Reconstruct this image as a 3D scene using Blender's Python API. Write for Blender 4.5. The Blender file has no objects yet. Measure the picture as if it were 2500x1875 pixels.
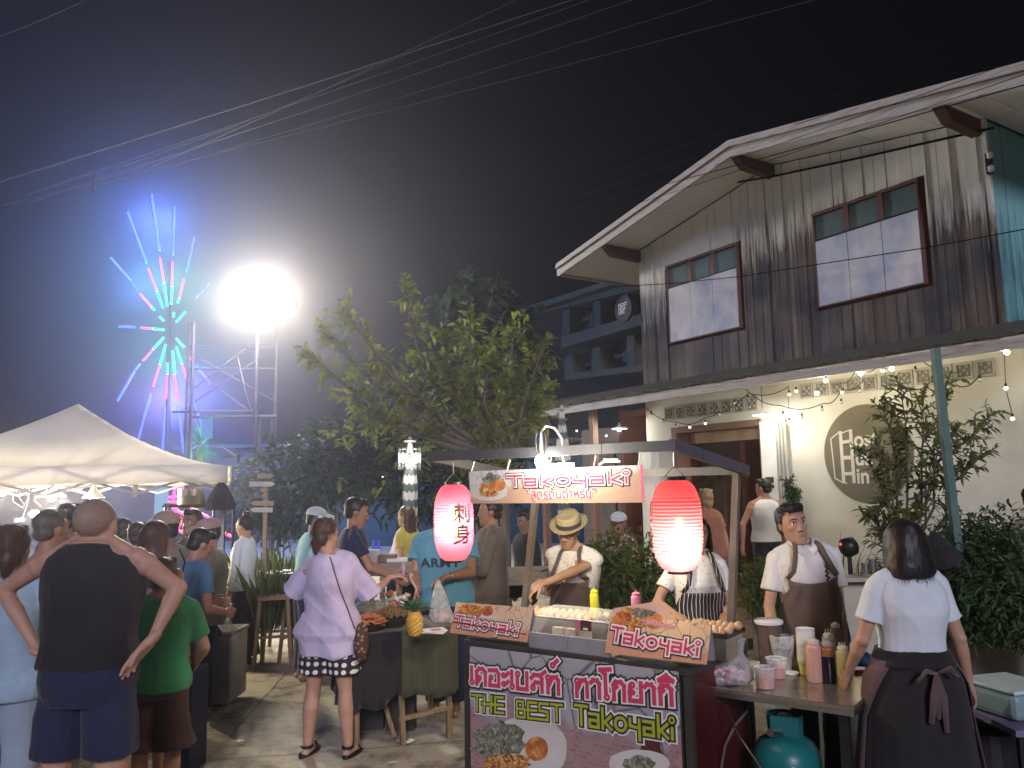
import bpy, bmesh, math, random
import numpy as np
from mathutils import Vector, Matrix, Euler
from mathutils.bvhtree import BVHTree
random.seed(7); rng = np.random.default_rng(7)
S = bpy.context.scene; C = S.collection
R_ = math.radians; PI = math.pi
# ---------------------------------------------------------------- camera
FPX, PITCH, ROLL, CZ = 1942.0, 0.1269, -0.0176, 1.85
CF = Vector((0, math.cos(PITCH), math.sin(PITCH)))
cu = Vector((0, -math.sin(PITCH), math.cos(PITCH))); cr = Vector((1, 0, 0))
CR = cr*math.cos(ROLL) + cu*math.sin(ROLL); CU = -cr*math.sin(ROLL) + cu*math.cos(ROLL)
cam = bpy.data.cameras.new('camera'); camo = bpy.data.objects.new('camera', cam); C.objects.link(camo)
camo.matrix_world = Matrix(((CR.x, CU.x, -CF.x, 0), (CR.y, CU.y, -CF.y, 0), (CR.z, CU.z, -CF.z, CZ), (0, 0, 0, 1)))
cam.sensor_width = 36; cam.lens = 36*FPX/2500; cam.clip_start = 0.05; cam.clip_end = 3000
S.camera = camo
# ---------------------------------------------------------------- world: night sky, a last trace of sky light
w = bpy.data.worlds.new('World'); S.world = w; w.use_nodes = True
nt = w.node_tree; nt.nodes.clear()
sky = nt.nodes.new('ShaderNodeTexSky'); sky.sky_type = 'NISHITA'; sky.sun_disc = False
sky.sun_elevation = R_(32); sky.sun_rotation = R_(205); sky.air_density = 1.0; sky.dust_density = 1.0
hs = nt.nodes.new('ShaderNodeMix'); hs.data_type = 'RGBA'; hs.inputs[0].default_value = 0.75
hs.inputs[7].default_value = (0.9, 1.0, 1.35, 1)
bg = nt.nodes.new('ShaderNodeBackground'); bg.inputs[1].default_value = 0.0005
wo = nt.nodes.new('ShaderNodeOutputWorld')
nt.links.new(sky.outputs[0], hs.inputs[6]); nt.links.new(hs.outputs[2], bg.inputs[0]); nt.links.new(bg.outputs[0], wo.inputs[0])
# ---------------------------------------------------------------- the street lighting behind the photographer
sd = bpy.data.lights.new('sun', 'SUN'); sd.energy = 1.45; sd.angle = R_(14); sd.color = (0.88, 0.84, 1.0)
so = bpy.data.objects.new('sun', sd); C.objects.link(so)
so.rotation_euler = Vector((-0.08, 0.90, -0.36)).to_track_quat('-Z', 'Y').to_euler()
S.view_settings.view_transform = 'Standard'; S.view_settings.look = 'None'
S.view_settings.exposure = 0.45; S.view_settings.gamma = 1.0; S.view_settings.use_curve_mapping = False
S.cycles.use_denoising = True
S.cycles.volume_bounces = 0; S.cycles.max_bounces = 6; S.cycles.diffuse_bounces = 3; S.cycles.transparent_max_bounces = 16
S.cycles.glossy_bounces = 3; S.cycles.transmission_bounces = 6
S.cycles.sample_clamp_indirect = 4.0; S.cycles.caustics_reflective = False; S.cycles.caustics_refractive = False

# ---------------------------------------------------------------- pixel (of the 2500x1875 photo) -> place
def ray(px, py): return CF + CR*((px-1250)/FPX) - CU*((py-937.5)/FPX)
def at(px, py, Y):
    d = ray(px, py); k = Y/d.y; return Vector((d.x*k, Y, CZ+d.z*k))
def onz(px, py, z):
    d = ray(px, py); k = (z-CZ)/d.z; return Vector((d.x*k, d.y*k, z))
def onp(px, py, p, n):
    d = ray(px, py); o = Vector((0, 0, CZ)); k = (p-o).dot(n)/d.dot(n); return o+d*k
# ---------------------------------------------------------------- mesh building
class MB:
    def __init__(s): s.v = []; s.f = []; s.m = []; s.uv = {}
    def add(s, vs, fs, mi=0):
        b = len(s.v); s.v += [tuple(v) for v in vs]; s.f += [tuple(i+b for i in f) for f in fs]; s.m += [mi]*len(fs); return s
    def box(s, c, d, rz=0, M=None, mi=0):
        x, y, z = d[0]/2, d[1]/2, d[2]/2
        vs = [Vector((a*x, b*y, e*z)) for a in (-1, 1) for b in (-1, 1) for e in (-1, 1)]
        T = M if M is not None else Matrix.Rotation(rz, 4, 'Z')
        vs = [T @ v + Vector(c) for v in vs]
        return s.add(vs, [(0, 1, 3, 2), (4, 6, 7, 5), (0, 4, 5, 1), (2, 3, 7, 6), (0, 2, 6, 4), (1, 5, 7, 3)], mi)
    def beam(s, a, b, wd, h=None, up=(0, 0, 1), mi=0):
        a = Vector(a); b = Vector(b); h = h or wd; d = (b-a); L = d.length; d.normalize(); up = Vector(up)
        if abs(d.dot(up)) > .98: up = Vector((0, 1, 0)) if abs(d.y) < .9 else Vector((1, 0, 0))
        x = d.cross(up).normalized(); u = x.cross(d)
        vs = [p+x*(i*wd/2)+u*(j*h/2) for p in (a, b) for i, j in ((-1, -1), (1, -1), (1, 1), (-1, 1))]
        return s.add(vs, [(3, 2, 1, 0), (4, 5, 6, 7), (0, 1, 5, 4), (1, 2, 6, 5), (2, 3, 7, 6), (3, 0, 4, 7)], mi)
    def tube(s, pts, r, n=8, cap=True, mi=0, sc=(1, 1), ref=None):
        pts = [Vector(p) for p in pts]; k = len(pts)
        rs = r if hasattr(r, '__len__') else [r]*k
        vs = []; px = None
        for i, p in enumerate(pts):
            d = (pts[min(i+1, k-1)]-pts[max(i-1, 0)])
            if d.length < 1e-9: d = Vector((0, 0, 1))
            d.normalize()
            if px is None:
                rf = Vector(ref) if ref is not None else (Vector((0, 0, 1)) if abs(d.z) < .9 else Vector((0, 1, 0)))
                px = (rf-d*rf.dot(d)).normalized()
            else:
                q = px-d*px.dot(d); px = q.normalized() if q.length > 1e-6 else px
            q = d.cross(px)
            vs += [p+(px*(math.cos(a)*sc[0])+q*(math.sin(a)*sc[1]))*rs[i] for a in (2*PI*j/n for j in range(n))]
        fs = [(i*n+j, i*n+(j+1) % n, (i+1)*n+(j+1) % n, (i+1)*n+j) for i in range(k-1) for j in range(n)]
        if cap: fs += [tuple(range(n-1, -1, -1)), tuple((k-1)*n+j for j in range(n))]
        return s.add(vs, fs, mi)
    def lathe(s, prof, n=20, c=(0, 0, 0), M=None, mi=0, cap=True):
        c = Vector(c); vs = []
        for r, z in prof:
            for j in range(n):
                v = Vector((r*math.cos(2*PI*j/n), r*math.sin(2*PI*j/n), z))
                vs.append((M @ v if M is not None else v)+c)
        k = len(prof)
        fs = [(i*n+j, i*n+(j+1) % n, (i+1)*n+(j+1) % n, (i+1)*n+j) for i in range(k-1) for j in range(n)]
        if cap: fs += [tuple(range(n-1, -1, -1)), tuple((k-1)*n+j for j in range(n))]
        return s.add(vs, fs, mi)
    def ball(s, c, r, n=12, m=8, M=None, mi=0):
        rr = r if hasattr(r, '__len__') else (r, r, r); c = Vector(c)
        vs = [(0, 0, 1)]+[(math.sin(PI*i/m)*math.cos(2*PI*j/n), math.sin(PI*i/m)*math.sin(2*PI*j/n), math.cos(PI*i/m)) for i in range(1, m) for j in range(n)]+[(0, 0, -1)]
        fs = [(0, 1+j, 1+(j+1) % n) for j in range(n)]
        fs += [(1+(i-1)*n+j, 1+i*n+j, 1+i*n+(j+1) % n, 1+(i-1)*n+(j+1) % n) for i in range(1, m-1) for j in range(n)]
        l = len(vs)-1; fs += [(l, 1+(m-2)*n+(j+1) % n, 1+(m-2)*n+j) for j in range(n)]
        o = []
        for v in vs:
            q = Vector((v[0]*rr[0], v[1]*rr[1], v[2]*rr[2])); o.append((M @ q if M is not None else q)+c)
        return s.add(o, fs, mi)
    def caps(s, a, b, r1, r2, n=10, sc=(1, 1), ref=None):       # tapered capsule
        a = Vector(a); b = Vector(b); d = (b-a)
        if d.length < 1e-6: return s.ball(a, r1)
        u = d.normalized(); pts = []; rs = []
        for t in (-.98, -.8, -.45, 0): pts.append(a+u*r1*t); rs.append(r1*math.sqrt(max(0, 1-t*t)))
        for t in (0, .45, .8, .98): pts.append(b+u*r2*t); rs.append(r2*math.sqrt(max(0, 1-t*t)))
        return s.tube(pts, rs, n, True, 0, sc, ref)
    def quad(s, a, b, c, d, mi=0): return s.add([a, b, c, d], [(0, 1, 2, 3)], mi)
    def plate(s, pts, n, th, mi=0):                          # flat outline with thickness along n
        n = Vector(n).normalized(); k = len(pts); p = [Vector(q) for q in pts]
        vs = [q+n*th for q in p]+p
        fs = [tuple(range(k)), tuple(range(2*k-1, k-1, -1))]+[(i, k+i, k+(i+1) % k, (i+1) % k) for i in range(k)]
        return s.add(vs, fs, mi)
    def rings(s, rg, cap=True, mi=0):                        # loft of equal-length rings
        n = len(rg[0]); vs = [v for r in rg for v in r]; k = len(rg)
        fs = [(i*n+j, i*n+(j+1) % n, (i+1)*n+(j+1) % n, (i+1)*n+j) for i in range(k-1) for j in range(n)]
        if cap: fs += [tuple(range(n-1, -1, -1)), tuple((k-1)*n+j for j in range(n))]
        return s.add(vs, fs, mi)
    def mesh(s, name, smooth=False):
        me = bpy.data.meshes.new(name); me.from_pydata([tuple(v) for v in s.v], [], s.f)
        if any(s.m): me.polygons.foreach_set('material_index', s.m)
        if smooth: me.polygons.foreach_set('use_smooth', [True]*len(me.polygons))
        me.update(); return me
def sub(o, parent):
    if parent is not None:
        o.parent = parent; o.matrix_parent_inverse = (Matrix.Translation(parent.location) @ parent.rotation_euler.to_matrix().to_4x4()).inverted()
def obj(name, mb, mats, parent=None, smooth=False, bevel=0, fix=True):
    me = mb.mesh(name, smooth) if isinstance(mb, MB) else mb
    if fix and isinstance(mb, MB):
        bm = bmesh.new(); bm.from_mesh(me); bmesh.ops.recalc_face_normals(bm, faces=bm.faces); bm.to_mesh(me); bm.free()
    if smooth and isinstance(mb, MB):
        try: me.set_sharp_from_angle(angle=R_(50))
        except Exception: pass
    for m in (mats if isinstance(mats, (list, tuple)) else [mats]): me.materials.append(m)
    o = bpy.data.objects.new(name, me); C.objects.link(o); sub(o, parent)
    if bevel:
        b = o.modifiers.new('b', 'BEVEL'); b.width = bevel; b.segments = 2; b.limit_method = 'ANGLE'
    return o
def tag(o, label=None, cat=None, group=None, kind=None):
    if label: o['label'] = label
    if cat: o['category'] = cat
    if group: o['group'] = group
    if kind: o['kind'] = kind
    return o
def thing(name, label, cat, loc=(0, 0, 0), rz=0, group=None):
    o = bpy.data.objects.new(name, None); C.objects.link(o); o.location = loc; o.rotation_euler = (0, 0, rz); o.empty_display_size = .1
    return tag(o, label, cat, group)
def one(name, mb, mats, label, cat, group=None, smooth=False, bevel=0):
    return tag(obj(name, mb, mats, None, smooth, bevel), label, cat, group)
def struct(name, mb, mats, smooth=False): return tag(obj(name, mb, mats, None, smooth), kind='structure')
def dup(root, loc, rz=None, label=None, group=None, scale=None):
    r = root.copy(); C.objects.link(r); r.location = loc
    if rz is not None: r.rotation_euler = (0, 0, rz)
    if scale: r.scale = scale if hasattr(scale, '__len__') else (scale,)*3
    if label: r['label'] = label
    if group: r['group'] = group
    for ch in list(root.children):
        c = ch.copy(); C.objects.link(c); c.parent = r
        for g in list(ch.children):
            d = g.copy(); C.objects.link(d); d.parent = c
    return r
def put(o, M):                                             # a copy of a part that shares its mesh
    c = o.copy(); C.objects.link(c); c.matrix_basis = M @ o.matrix_basis; return c
# ---------------------------------------------------------------- materials
def node(nt, t, **k):
    n = nt.nodes.new(t)
    for a, b in k.items(): setattr(n, a, b)
    return n
def setin(n, i, v): n.inputs[i].default_value = v
def col4(c): return (c[0], c[1], c[2], 1) if len(c) == 3 else c
MC = {}
def mat(name, c=(.5, .5, .5), c2=None, rough=.6, metal=0, scale=8, bump=.0, bscale=None, amt=.35, stretch=(1, 1, 1), spec=.4, trans=0, alpha=1, ior=1.45,
        transl=0, coat=0, emit=0, ecol=None, detail=5, coords='Object', sub_=0, contrast=(.3, .7), sheen=0):
    if name in MC: return MC[name]
    m = bpy.data.materials.new(name); MC[name] = m; m.use_nodes = True; nt = m.node_tree; L = nt.links
    b = nt.nodes['Principled BSDF']; out = nt.nodes['Material Output']
    if c2 is None: c2 = tuple(x*(1-amt) for x in c)
    tc = node(nt, 'ShaderNodeTexCoord'); mp = node(nt, 'ShaderNodeMapping'); setin(mp, 3, stretch)
    L.new(tc.outputs[coords], mp.inputs[0])
    nz = node(nt, 'ShaderNodeTexNoise'); setin(nz, 2, scale); setin(nz, 3, detail); setin(nz, 4, .6); L.new(mp.outputs[0], nz.inputs[0])
    mr = node(nt, 'ShaderNodeMapRange'); setin(mr, 1, contrast[0]); setin(mr, 2, contrast[1]); L.new(nz.outputs[0], mr.inputs[0])
    mx = node(nt, 'ShaderNodeMix', data_type='RGBA'); setin(mx, 6, col4(c)); setin(mx, 7, col4(c2)); L.new(mr.outputs[0], mx.inputs[0])
    L.new(mx.outputs[2], b.inputs['Base Color'])
    rr = node(nt, 'ShaderNodeMapRange'); setin(rr, 3, max(0, rough-.08)); setin(rr, 4, min(1, rough+.1)); L.new(nz.outputs[0], rr.inputs[0]); L.new(rr.outputs[0], b.inputs['Roughness'])
    setin(b, 'Metallic', metal); setin(b, 'Specular IOR Level', spec); setin(b, 'Transmission Weight', trans); setin(b, 'Alpha', alpha); setin(b, 'IOR', ior)
    setin(b, 'Coat Weight', coat); setin(b, 'Sheen Weight', sheen)
    if sub_: setin(b, 'Subsurface Weight', sub_); setin(b, 'Subsurface Radius', (.02, .008, .004)); setin(b, 'Subsurface Scale', 1.0)
    if bump:
        n2 = node(nt, 'ShaderNodeTexNoise'); setin(n2, 2, bscale or scale*4); setin(n2, 3, 6); L.new(mp.outputs[0], n2.inputs[0])
        bp = node(nt, 'ShaderNodeBump'); setin(bp, 0, bump); setin(bp, 1, .02); L.new(n2.outputs[0], bp.inputs[2]); L.new(bp.outputs[0], b.inputs['Normal'])
    if emit: setin(b, 'Emission Color', col4(ecol or c)); setin(b, 'Emission Strength', emit)
    if transl:
        t = node(nt, 'ShaderNodeBsdfTranslucent'); L.new(mx.outputs[2], t.inputs[0]); ms = node(nt, 'ShaderNodeMixShader'); setin(ms, 0, transl)
        L.new(b.outputs[0], ms.inputs[1]); L.new(t.outputs[0], ms.inputs[2]); L.new(ms.outputs[0], out.inputs[0])
    return m
def film(name, c=(.8, .85, .85), op=.25, rough=.12):         # thin clear plastic: mostly see-through with glints
    if name in MC: return MC[name]
    m = bpy.data.materials.new(name); MC[name] = m; m.use_nodes = True; nt = m.node_tree; L = nt.links
    b = nt.nodes['Principled BSDF']; out = nt.nodes['Material Output']; setin(b, 'Base Color', col4(c)); setin(b, 'Roughness', rough); setin(b, 'Specular IOR Level', .8)
    t = node(nt, 'ShaderNodeBsdfTransparent'); ms = node(nt, 'ShaderNodeMixShader')
    tc = node(nt, 'ShaderNodeTexCoord'); nz = node(nt, 'ShaderNodeTexNoise'); setin(nz, 2, 22); setin(nz, 3, 4); L.new(tc.outputs['Object'], nz.inputs[0])
    lw = node(nt, 'ShaderNodeLayerWeight'); setin(lw, 0, .35); ad = node(nt, 'ShaderNodeMath', operation='MULTIPLY_ADD', use_clamp=True)
    L.new(lw.outputs[1], ad.inputs[0]); setin(ad, 1, .5); mr = node(nt, 'ShaderNodeMapRange'); setin(mr, 1, .3); setin(mr, 2, .75); setin(mr, 3, op*.4); setin(mr, 4, op*1.6)
    L.new(nz.outputs[0], mr.inputs[0]); L.new(mr.outputs[0], ad.inputs[2])
    bp = node(nt, 'ShaderNodeBump'); setin(bp, 0, .5); setin(bp, 1, .02); L.new(nz.outputs[0], bp.inputs[2]); L.new(bp.outputs[0], b.inputs['Normal'])
    L.new(ad.outputs[0], ms.inputs[0]); L.new(t.outputs[0], ms.inputs[1]); L.new(b.outputs[0], ms.inputs[2]); L.new(ms.outputs[0], out.inputs[0])
    return m
def glow(name, c, e):
    if name in MC: return MC[name]
    m = bpy.data.materials.new(name); MC[name] = m; m.use_nodes = True; nt = m.node_tree
    b = nt.nodes['Principled BSDF']; setin(b, 'Base Color', (.02, .02, .02, 1)); setin(b, 'Emission Color', col4(c)); setin(b, 'Emission Strength', e); return m
def lamp(loc, power, c=(1, .9, .75), r=.05, name='bulb_light', spot=None, to=None, parent=None):
    l = bpy.data.lights.new(name, 'SPOT' if spot else 'POINT'); l.energy = power; l.color = c; l.shadow_soft_size = r
    if spot: l.spot_size = R_(spot); l.spot_blend = .4
    o = bpy.data.objects.new(name, l); C.objects.link(o); o.location = loc
    if to is not None: o.rotation_euler = (Vector(to)-Vector(loc)).to_track_quat('-Z', 'Y').to_euler()
    if parent is not None: sub(o, parent)
    return o
# shared materials
M_steel = mat('steel', (.55, .56, .57), rough=.3, metal=1, scale=30, bump=.05, stretch=(1, 1, 12))
M_darkmetal = mat('dark_metal', (.045, .045, .05), rough=.45, metal=.7, scale=20, bump=.1)
M_black = mat('black_plastic', (.012, .012, .014), rough=.4)
M_wood = mat('raw_wood', (.30, .20, .11), (.14, .09, .05), rough=.7, scale=6, bump=.3, stretch=(14, 14, 1.2))
M_woodl = mat('pale_wood', (.42, .34, .24), (.25, .19, .13), rough=.7, scale=6, bump=.3, stretch=(1.2, 14, 14))
M_white = mat('white_paint', (.78, .78, .75), rough=.5, scale=5, amt=.15, bump=.05)
M_whitep = mat('white_plastic', (.8, .8, .78), rough=.35, scale=3, amt=.08)
M_clear = film('clear_plastic')
M_cable = mat('cable', (.02, .02, .022), rough=.5)
# ================================================================ ground
def ground_mat():
    m = bpy.data.materials.new('ground_concrete'); m.use_nodes = True; nt = m.node_tree; L = nt.links; b = nt.nodes['Principled BSDF']
    tc = node(nt, 'ShaderNodeTexCoord')
    n1 = node(nt, 'ShaderNodeTexNoise'); setin(n1, 2, .5); setin(n1, 3, 6); n2 = node(nt, 'ShaderNodeTexNoise'); setin(n2, 2, 90); setin(n2, 3, 3)
    n3 = node(nt, 'ShaderNodeTexNoise'); setin(n3, 2, 3.5); setin(n3, 3, 8); setin(n3, 4, .7)
    v = node(nt, 'ShaderNodeTexVoronoi', feature='F1'); setin(v, 2, 160)
    for n in (n1, n2, n3, v): L.new(tc.outputs['Object'], n.inputs[0])
    c1 = node(nt, 'ShaderNodeMix', data_type='RGBA'); setin(c1, 6, (.28, .25, .20, 1)); setin(c1, 7, (.42, .375, .30, 1)); L.new(n1.outputs[0], c1.inputs[0])
    mr = node(nt, 'ShaderNodeMapRange'); setin(mr, 1, .47); setin(mr, 2, .64); L.new(n3.outputs[0], mr.inputs[0])
    c2 = node(nt, 'ShaderNodeMix', data_type='RGBA'); L.new(mr.outputs[0], c2.inputs[0]); L.new(c1.outputs[2], c2.inputs[6]); setin(c2, 7, (.13, .115, .09, 1))
    c3 = node(nt, 'ShaderNodeMix', data_type='RGBA', blend_type='MULTIPLY'); setin(c3, 0, .7); L.new(c2.outputs[2], c3.inputs[6]); L.new(n2.outputs[0], c3.inputs[7])
    m2 = node(nt, 'ShaderNodeVectorMath', operation='SCALE'); setin(m2, 3, 1.85); L.new(c3.outputs[2], m2.inputs[0]); L.new(m2.outputs[0], b.inputs['Base Color'])
    setin(b, 'Roughness', .72)
    bp = node(nt, 'ShaderNodeBump'); setin(bp, 0, .5); setin(bp, 1, .01); L.new(v.outputs[0], bp.inputs[2]); L.new(bp.outputs[0], b.inputs['Normal'])
    return m
M_ground = ground_mat()
g = MB(); n = 60
xs = [-150+300*i/n for i in range(n+1)]; ys = [-60+300*i/n for i in range(n+1)]
g.add([(x, y, 0) for y in ys for x in xs], [(j*(n+1)+i, j*(n+1)+i+1, (j+1)*(n+1)+i+1, (j+1)*(n+1)+i) for j in range(n) for i in range(n)])
struct('ground', g, M_ground)
# ================================================================ the house frame: t along the front, z up, n out of the front
HA = R_(57.7); HO = Vector((3.34, 10.3, 0)); HT = Vector((math.cos(HA), -math.sin(HA), 0)); HN = Vector((-math.sin(HA), -math.cos(HA), 0)); ZV = Vector((0, 0, 1))
def H(t, z, n=0): return HO+HT*t+ZV*z+HN*n
HM = Matrix(((HT.x, HN.x, 0), (HT.y, HN.y, 0), (0, 0, 1))).to_4x4()
def hbox(mb, t0, t1, z0, z1, n0, n1, mi=0): return mb.box(H((t0+t1)/2, (z0+z1)/2, (n0+n1)/2), (t1-t0, n1-n0, z1-z0), M=HM, mi=mi)
def hpix(px, py, n=0):
    p = onp(px, py, H(0, 0, n), HN); return (p-HO).dot(HT), p.z
def plank_mat(name, paint, bare, bare2, top):
    # weathered boards: uv.x = metres along the front, uv.y = metres below the eaves
    m = bpy.data.materials.new(name); m.use_nodes = True; nt = m.node_tree; L = nt.links; b = nt.nodes['Principled BSDF']
    uv = node(nt, 'ShaderNodeUVMap'); uv.uv_map = 'UVMap'; oi = node(nt, 'ShaderNodeObjectInfo')
    mp = node(nt, 'ShaderNodeMapping'); setin(mp, 3, (28, 1.3, 1)); L.new(uv.outputs[0], mp.inputs[0])
    ad = node(nt, 'ShaderNodeVectorMath', operation='ADD'); L.new(mp.outputs[0], ad.inputs[0]); L.new(oi.outputs['Random'], ad.inputs[1])
    st = node(nt, 'ShaderNodeTexNoise'); setin(st, 2, 1.0); setin(st, 3, 6); setin(st, 4, .65); L.new(ad.outputs[0], st.inputs[0])
    mp2 = node(nt, 'ShaderNodeMapping'); setin(mp2, 3, (1.1, .9, 1)); L.new(uv.outputs[0], mp2.inputs[0])
    bl = node(nt, 'ShaderNodeTexNoise'); setin(bl, 2, 1.3); setin(bl, 3, 3); L.new(mp2.outputs[0], bl.inputs[0])
    sp = node(nt, 'ShaderNodeSeparateXYZ'); L.new(uv.outputs[0], sp.inputs[0])
    # how much paint is left: falls with the distance below the eaves, broken up by the streaks
    a = node(nt, 'ShaderNodeMath', operation='MULTIPLY_ADD'); L.new(st.outputs[0], a.inputs[0]); setin(a, 1, -1.6); L.new(sp.outputs[1], a.inputs[2])
    a2 = node(nt, 'ShaderNodeMath', operation='MULTIPLY_ADD'); L.new(bl.outputs[0], a2.inputs[0]); setin(a2, 1, -.9); L.new(a.outputs[0], a2.inputs[2])
    mr = node(nt, 'ShaderNodeMapRange'); setin(mr, 1, top-.95-.28); setin(mr, 2, top-.95+.28); setin(mr, 3, 1); setin(mr, 4, 0); L.new(a2.outputs[0], mr.inputs[0])
    c1 = node(nt, 'ShaderNodeMix', data_type='RGBA'); setin(c1, 6, col4(bare)); setin(c1, 7, col4(bare2)); m3 = node(nt, 'ShaderNodeMapRange'); setin(m3, 1, .42); setin(m3, 2, .58); L.new(bl.outputs[0], m3.inputs[0]); L.new(m3.outputs[0], c1.inputs[0])
    m4 = node(nt, 'ShaderNodeMapRange'); setin(m4, 1, .3); setin(m4, 2, .75); setin(m4, 3, .45); setin(m4, 4, 1.7); L.new(st.outputs[0], m4.inputs[0])
    c2 = node(nt, 'ShaderNodeVectorMath', operation='SCALE'); L.new(c1.outputs[2], c2.inputs[0]); L.new(m4.outputs[0], c2.inputs[3])
    m5 = node(nt, 'ShaderNodeMapRange'); setin(m5, 3, .75); setin(m5, 4, 1.25); L.new(oi.outputs['Random'], m5.inputs[0])
    c25 = node(nt, 'ShaderNodeVectorMath', operation='SCALE'); L.new(c2.outputs[0], c25.inputs[0]); L.new(m5.outputs[0], c25.inputs[3])
    c3 = node(nt, 'ShaderNodeMix', data_type='RGBA'); L.new(mr.outputs[0], c3.inputs[0]); L.new(c25.outputs[0], c3.inputs[6]); setin(c3, 7, col4(paint))
    L.new(c3.outputs[2], b.inputs['Base Color']); setin(b, 'Roughness', .75)
    bp = node(nt, 'ShaderNodeBump'); setin(bp, 0, .4); setin(bp, 1, .01); L.new(st.outputs[0], bp.inputs[2]); L.new(bp.outputs[0], b.inputs['Normal'])
    return m
M_plank = plank_mat('weathered_boards', (.66, .67, .64), (.115, .092, .078), (.042, .043, .055), .58)
M_teal = plank_mat('teal_boards', (.19, .42, .42), (.13, .32, .34), (.06, .17, .19), .9)
M_soffit = mat('soffit_board', (.80, .78, .72), rough=.7, scale=2, amt=.15)
M_beam = mat('red_brown_beam', (.16, .06, .045), (.06, .05, .04), rough=.7, scale=7, bump=.2)
M_fascia = mat('peeling_fascia', (.48, .46, .44), (.26, .16, .14), rough=.7, scale=9, stretch=(.4, .4, 7), contrast=(.48, .75), bump=.2)
M_redframe = mat('red_frame', (.17, .055, .055), (.10, .075, .07), rough=.6, scale=12)
M_pane = mat('pane_reflections', (.70, .70, .70), (.34, .41, .58), rough=.2, scale=2.2, stretch=(1, 1, .8), contrast=(.38, .7), bump=.03)  # bluish blotches put reflections into the panel colour
M_transom = mat('transom_glass', (.17, .21, .20), (.10, .16, .19), rough=.2, scale=2)
M_plaster = mat('plaster', (.66, .655, .61), (.54, .53, .48), rough=.8, scale=1.6, bump=.15, bscale=30)
M_tile = mat('roof_tile', (.10, .085, .07), (.05, .06, .05), rough=.85, scale=12, bump=.3)
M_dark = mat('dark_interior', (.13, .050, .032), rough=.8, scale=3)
M_innerfr = mat('inner_frame_wood', (.50, .36, .26), rough=.6, scale=5, stretch=(1, 1, .2))
M_doorwood = mat('door_wood', (.20, .11, .075), rough=.6, scale=6, stretch=(8, 8, .6))
house = thing('wooden_house', 'weathered two-storey wooden house with white gable soffit and plastered ground floor', 'house', H(0, 0, 0))
TL, TR, TM, ZR, SL = -2.38, 2.93, .28, 5.97, .175
def ztop(t): return ZR-SL*abs(t-TM)
ZB = 3.30
wins = [(-1.72, -.38, 3.93, 5.07), (.88, 2.21, 3.95, 5.09)]
def uvplank(mb, name, m, t, nrm, parent, ztopf=ztop):
    o = obj(name, mb, m, parent); me = o.data; uv = me.uv_layers.new(name='UVMap')
    for lp in me.loops:
        v = me.vertices[lp.vertex_index].co; tt = (v-HO).dot(HT); nn = (v-HO).dot(HN)
        uv.data[lp.index].uv = ((tt if nrm == 0 else nn*-1+3), ztopf(tt)-v.z)
    return o
t = TL; i = 0
while t < TR-.02:
    wd = random.uniform(.125, .165); t2 = min(t+wd, TR); pr = random.choice((0, .004, .008, .012))
    cuts = [(ZB-random.uniform(0, .03), None)]
    segs = []
    w_ = [q for q in wins if q[0]-.06 < (t+t2)/2 < q[1]+.06]
    a, b = t+.003, t2-.003
    def piece(a, b, z0, z1a, z1b):
        mb = MB(); p = [H(a, z0, 0), H(b, z0, 0), H(b, z1b, 0), H(a, z1a, 0)]; mb.plate(p, HN, .02+pr); uvplank(mb, 'plank', M_plank, t, 0, house)
    if w_:
        piece(a, b, ZB-random.uniform(0, .03), w_[0][2]-.05, w_[0][2]-.05); piece(a, b, w_[0][3]+.05, ztop(a), ztop(b))
    else: piece(a, b, ZB-random.uniform(0, .03), ztop(a), ztop(b))
    # cover strip on some joints
    if i % 2 == 0 and not w_ and t > TL+.05:
        mb = MB(); mb.plate([H(t-.012, ZB, .02), H(t+.012, ZB, .02), H(t+.012, ztop(t)-.01, .02), H(t-.012, ztop(t)-.01, .02)], HN, .018)
        uvplank(mb, 'batten', M_plank, t, 0, house)
    t = t2; i += 1
core = MB()   # the boards stand on a frame wall behind them
k = [H(TL, 2.9, -.10), H(TR, 2.9, -.10), H(TR, ztop(TR), -.10), H(TM, ZR, -.10), H(TL, ztop(TL), -.10)]
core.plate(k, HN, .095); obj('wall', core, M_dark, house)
# windows
for wi, (a, b, z0, z1) in enumerate(wins):
    fr = MB(); zt = z0+.82
    for (x0, x1, y0, y1) in ((a-.025, b+.025, z1, z1+.035), (a-.016, a, z0-.016, z1), (b, b+.016, z0-.016, z1), (a, b, z0-.014, z0)): hbox(fr, x0, x1, y0, y1, -.004, .055)
    wd = (b-a)/3
    for j in (1, 2): hbox(fr, a+wd*j-.035, a+wd*j+.035, zt+.02, z1, .0, .045)
    wf = obj('window', fr, M_redframe, house)
    for j in range(3):
        p = MB(); hbox(p, a+wd*j+.006, a+wd*(j+1)-.006, z0+.004, zt-.006, .008, .05+.004*j); obj('shutter_panel', p, M_pane, wf)
        p = MB(); hbox(p, a+wd*j+.012, a+wd*(j+1)-.012, zt+.02, z1-.006, .012, .022); obj('pane', p, M_transom, wf)
    rl = MB(); hbox(rl, a, b, zt-.004, zt+.018, .008, .05); obj('rail', rl, M_darkmetal, wf)
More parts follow.
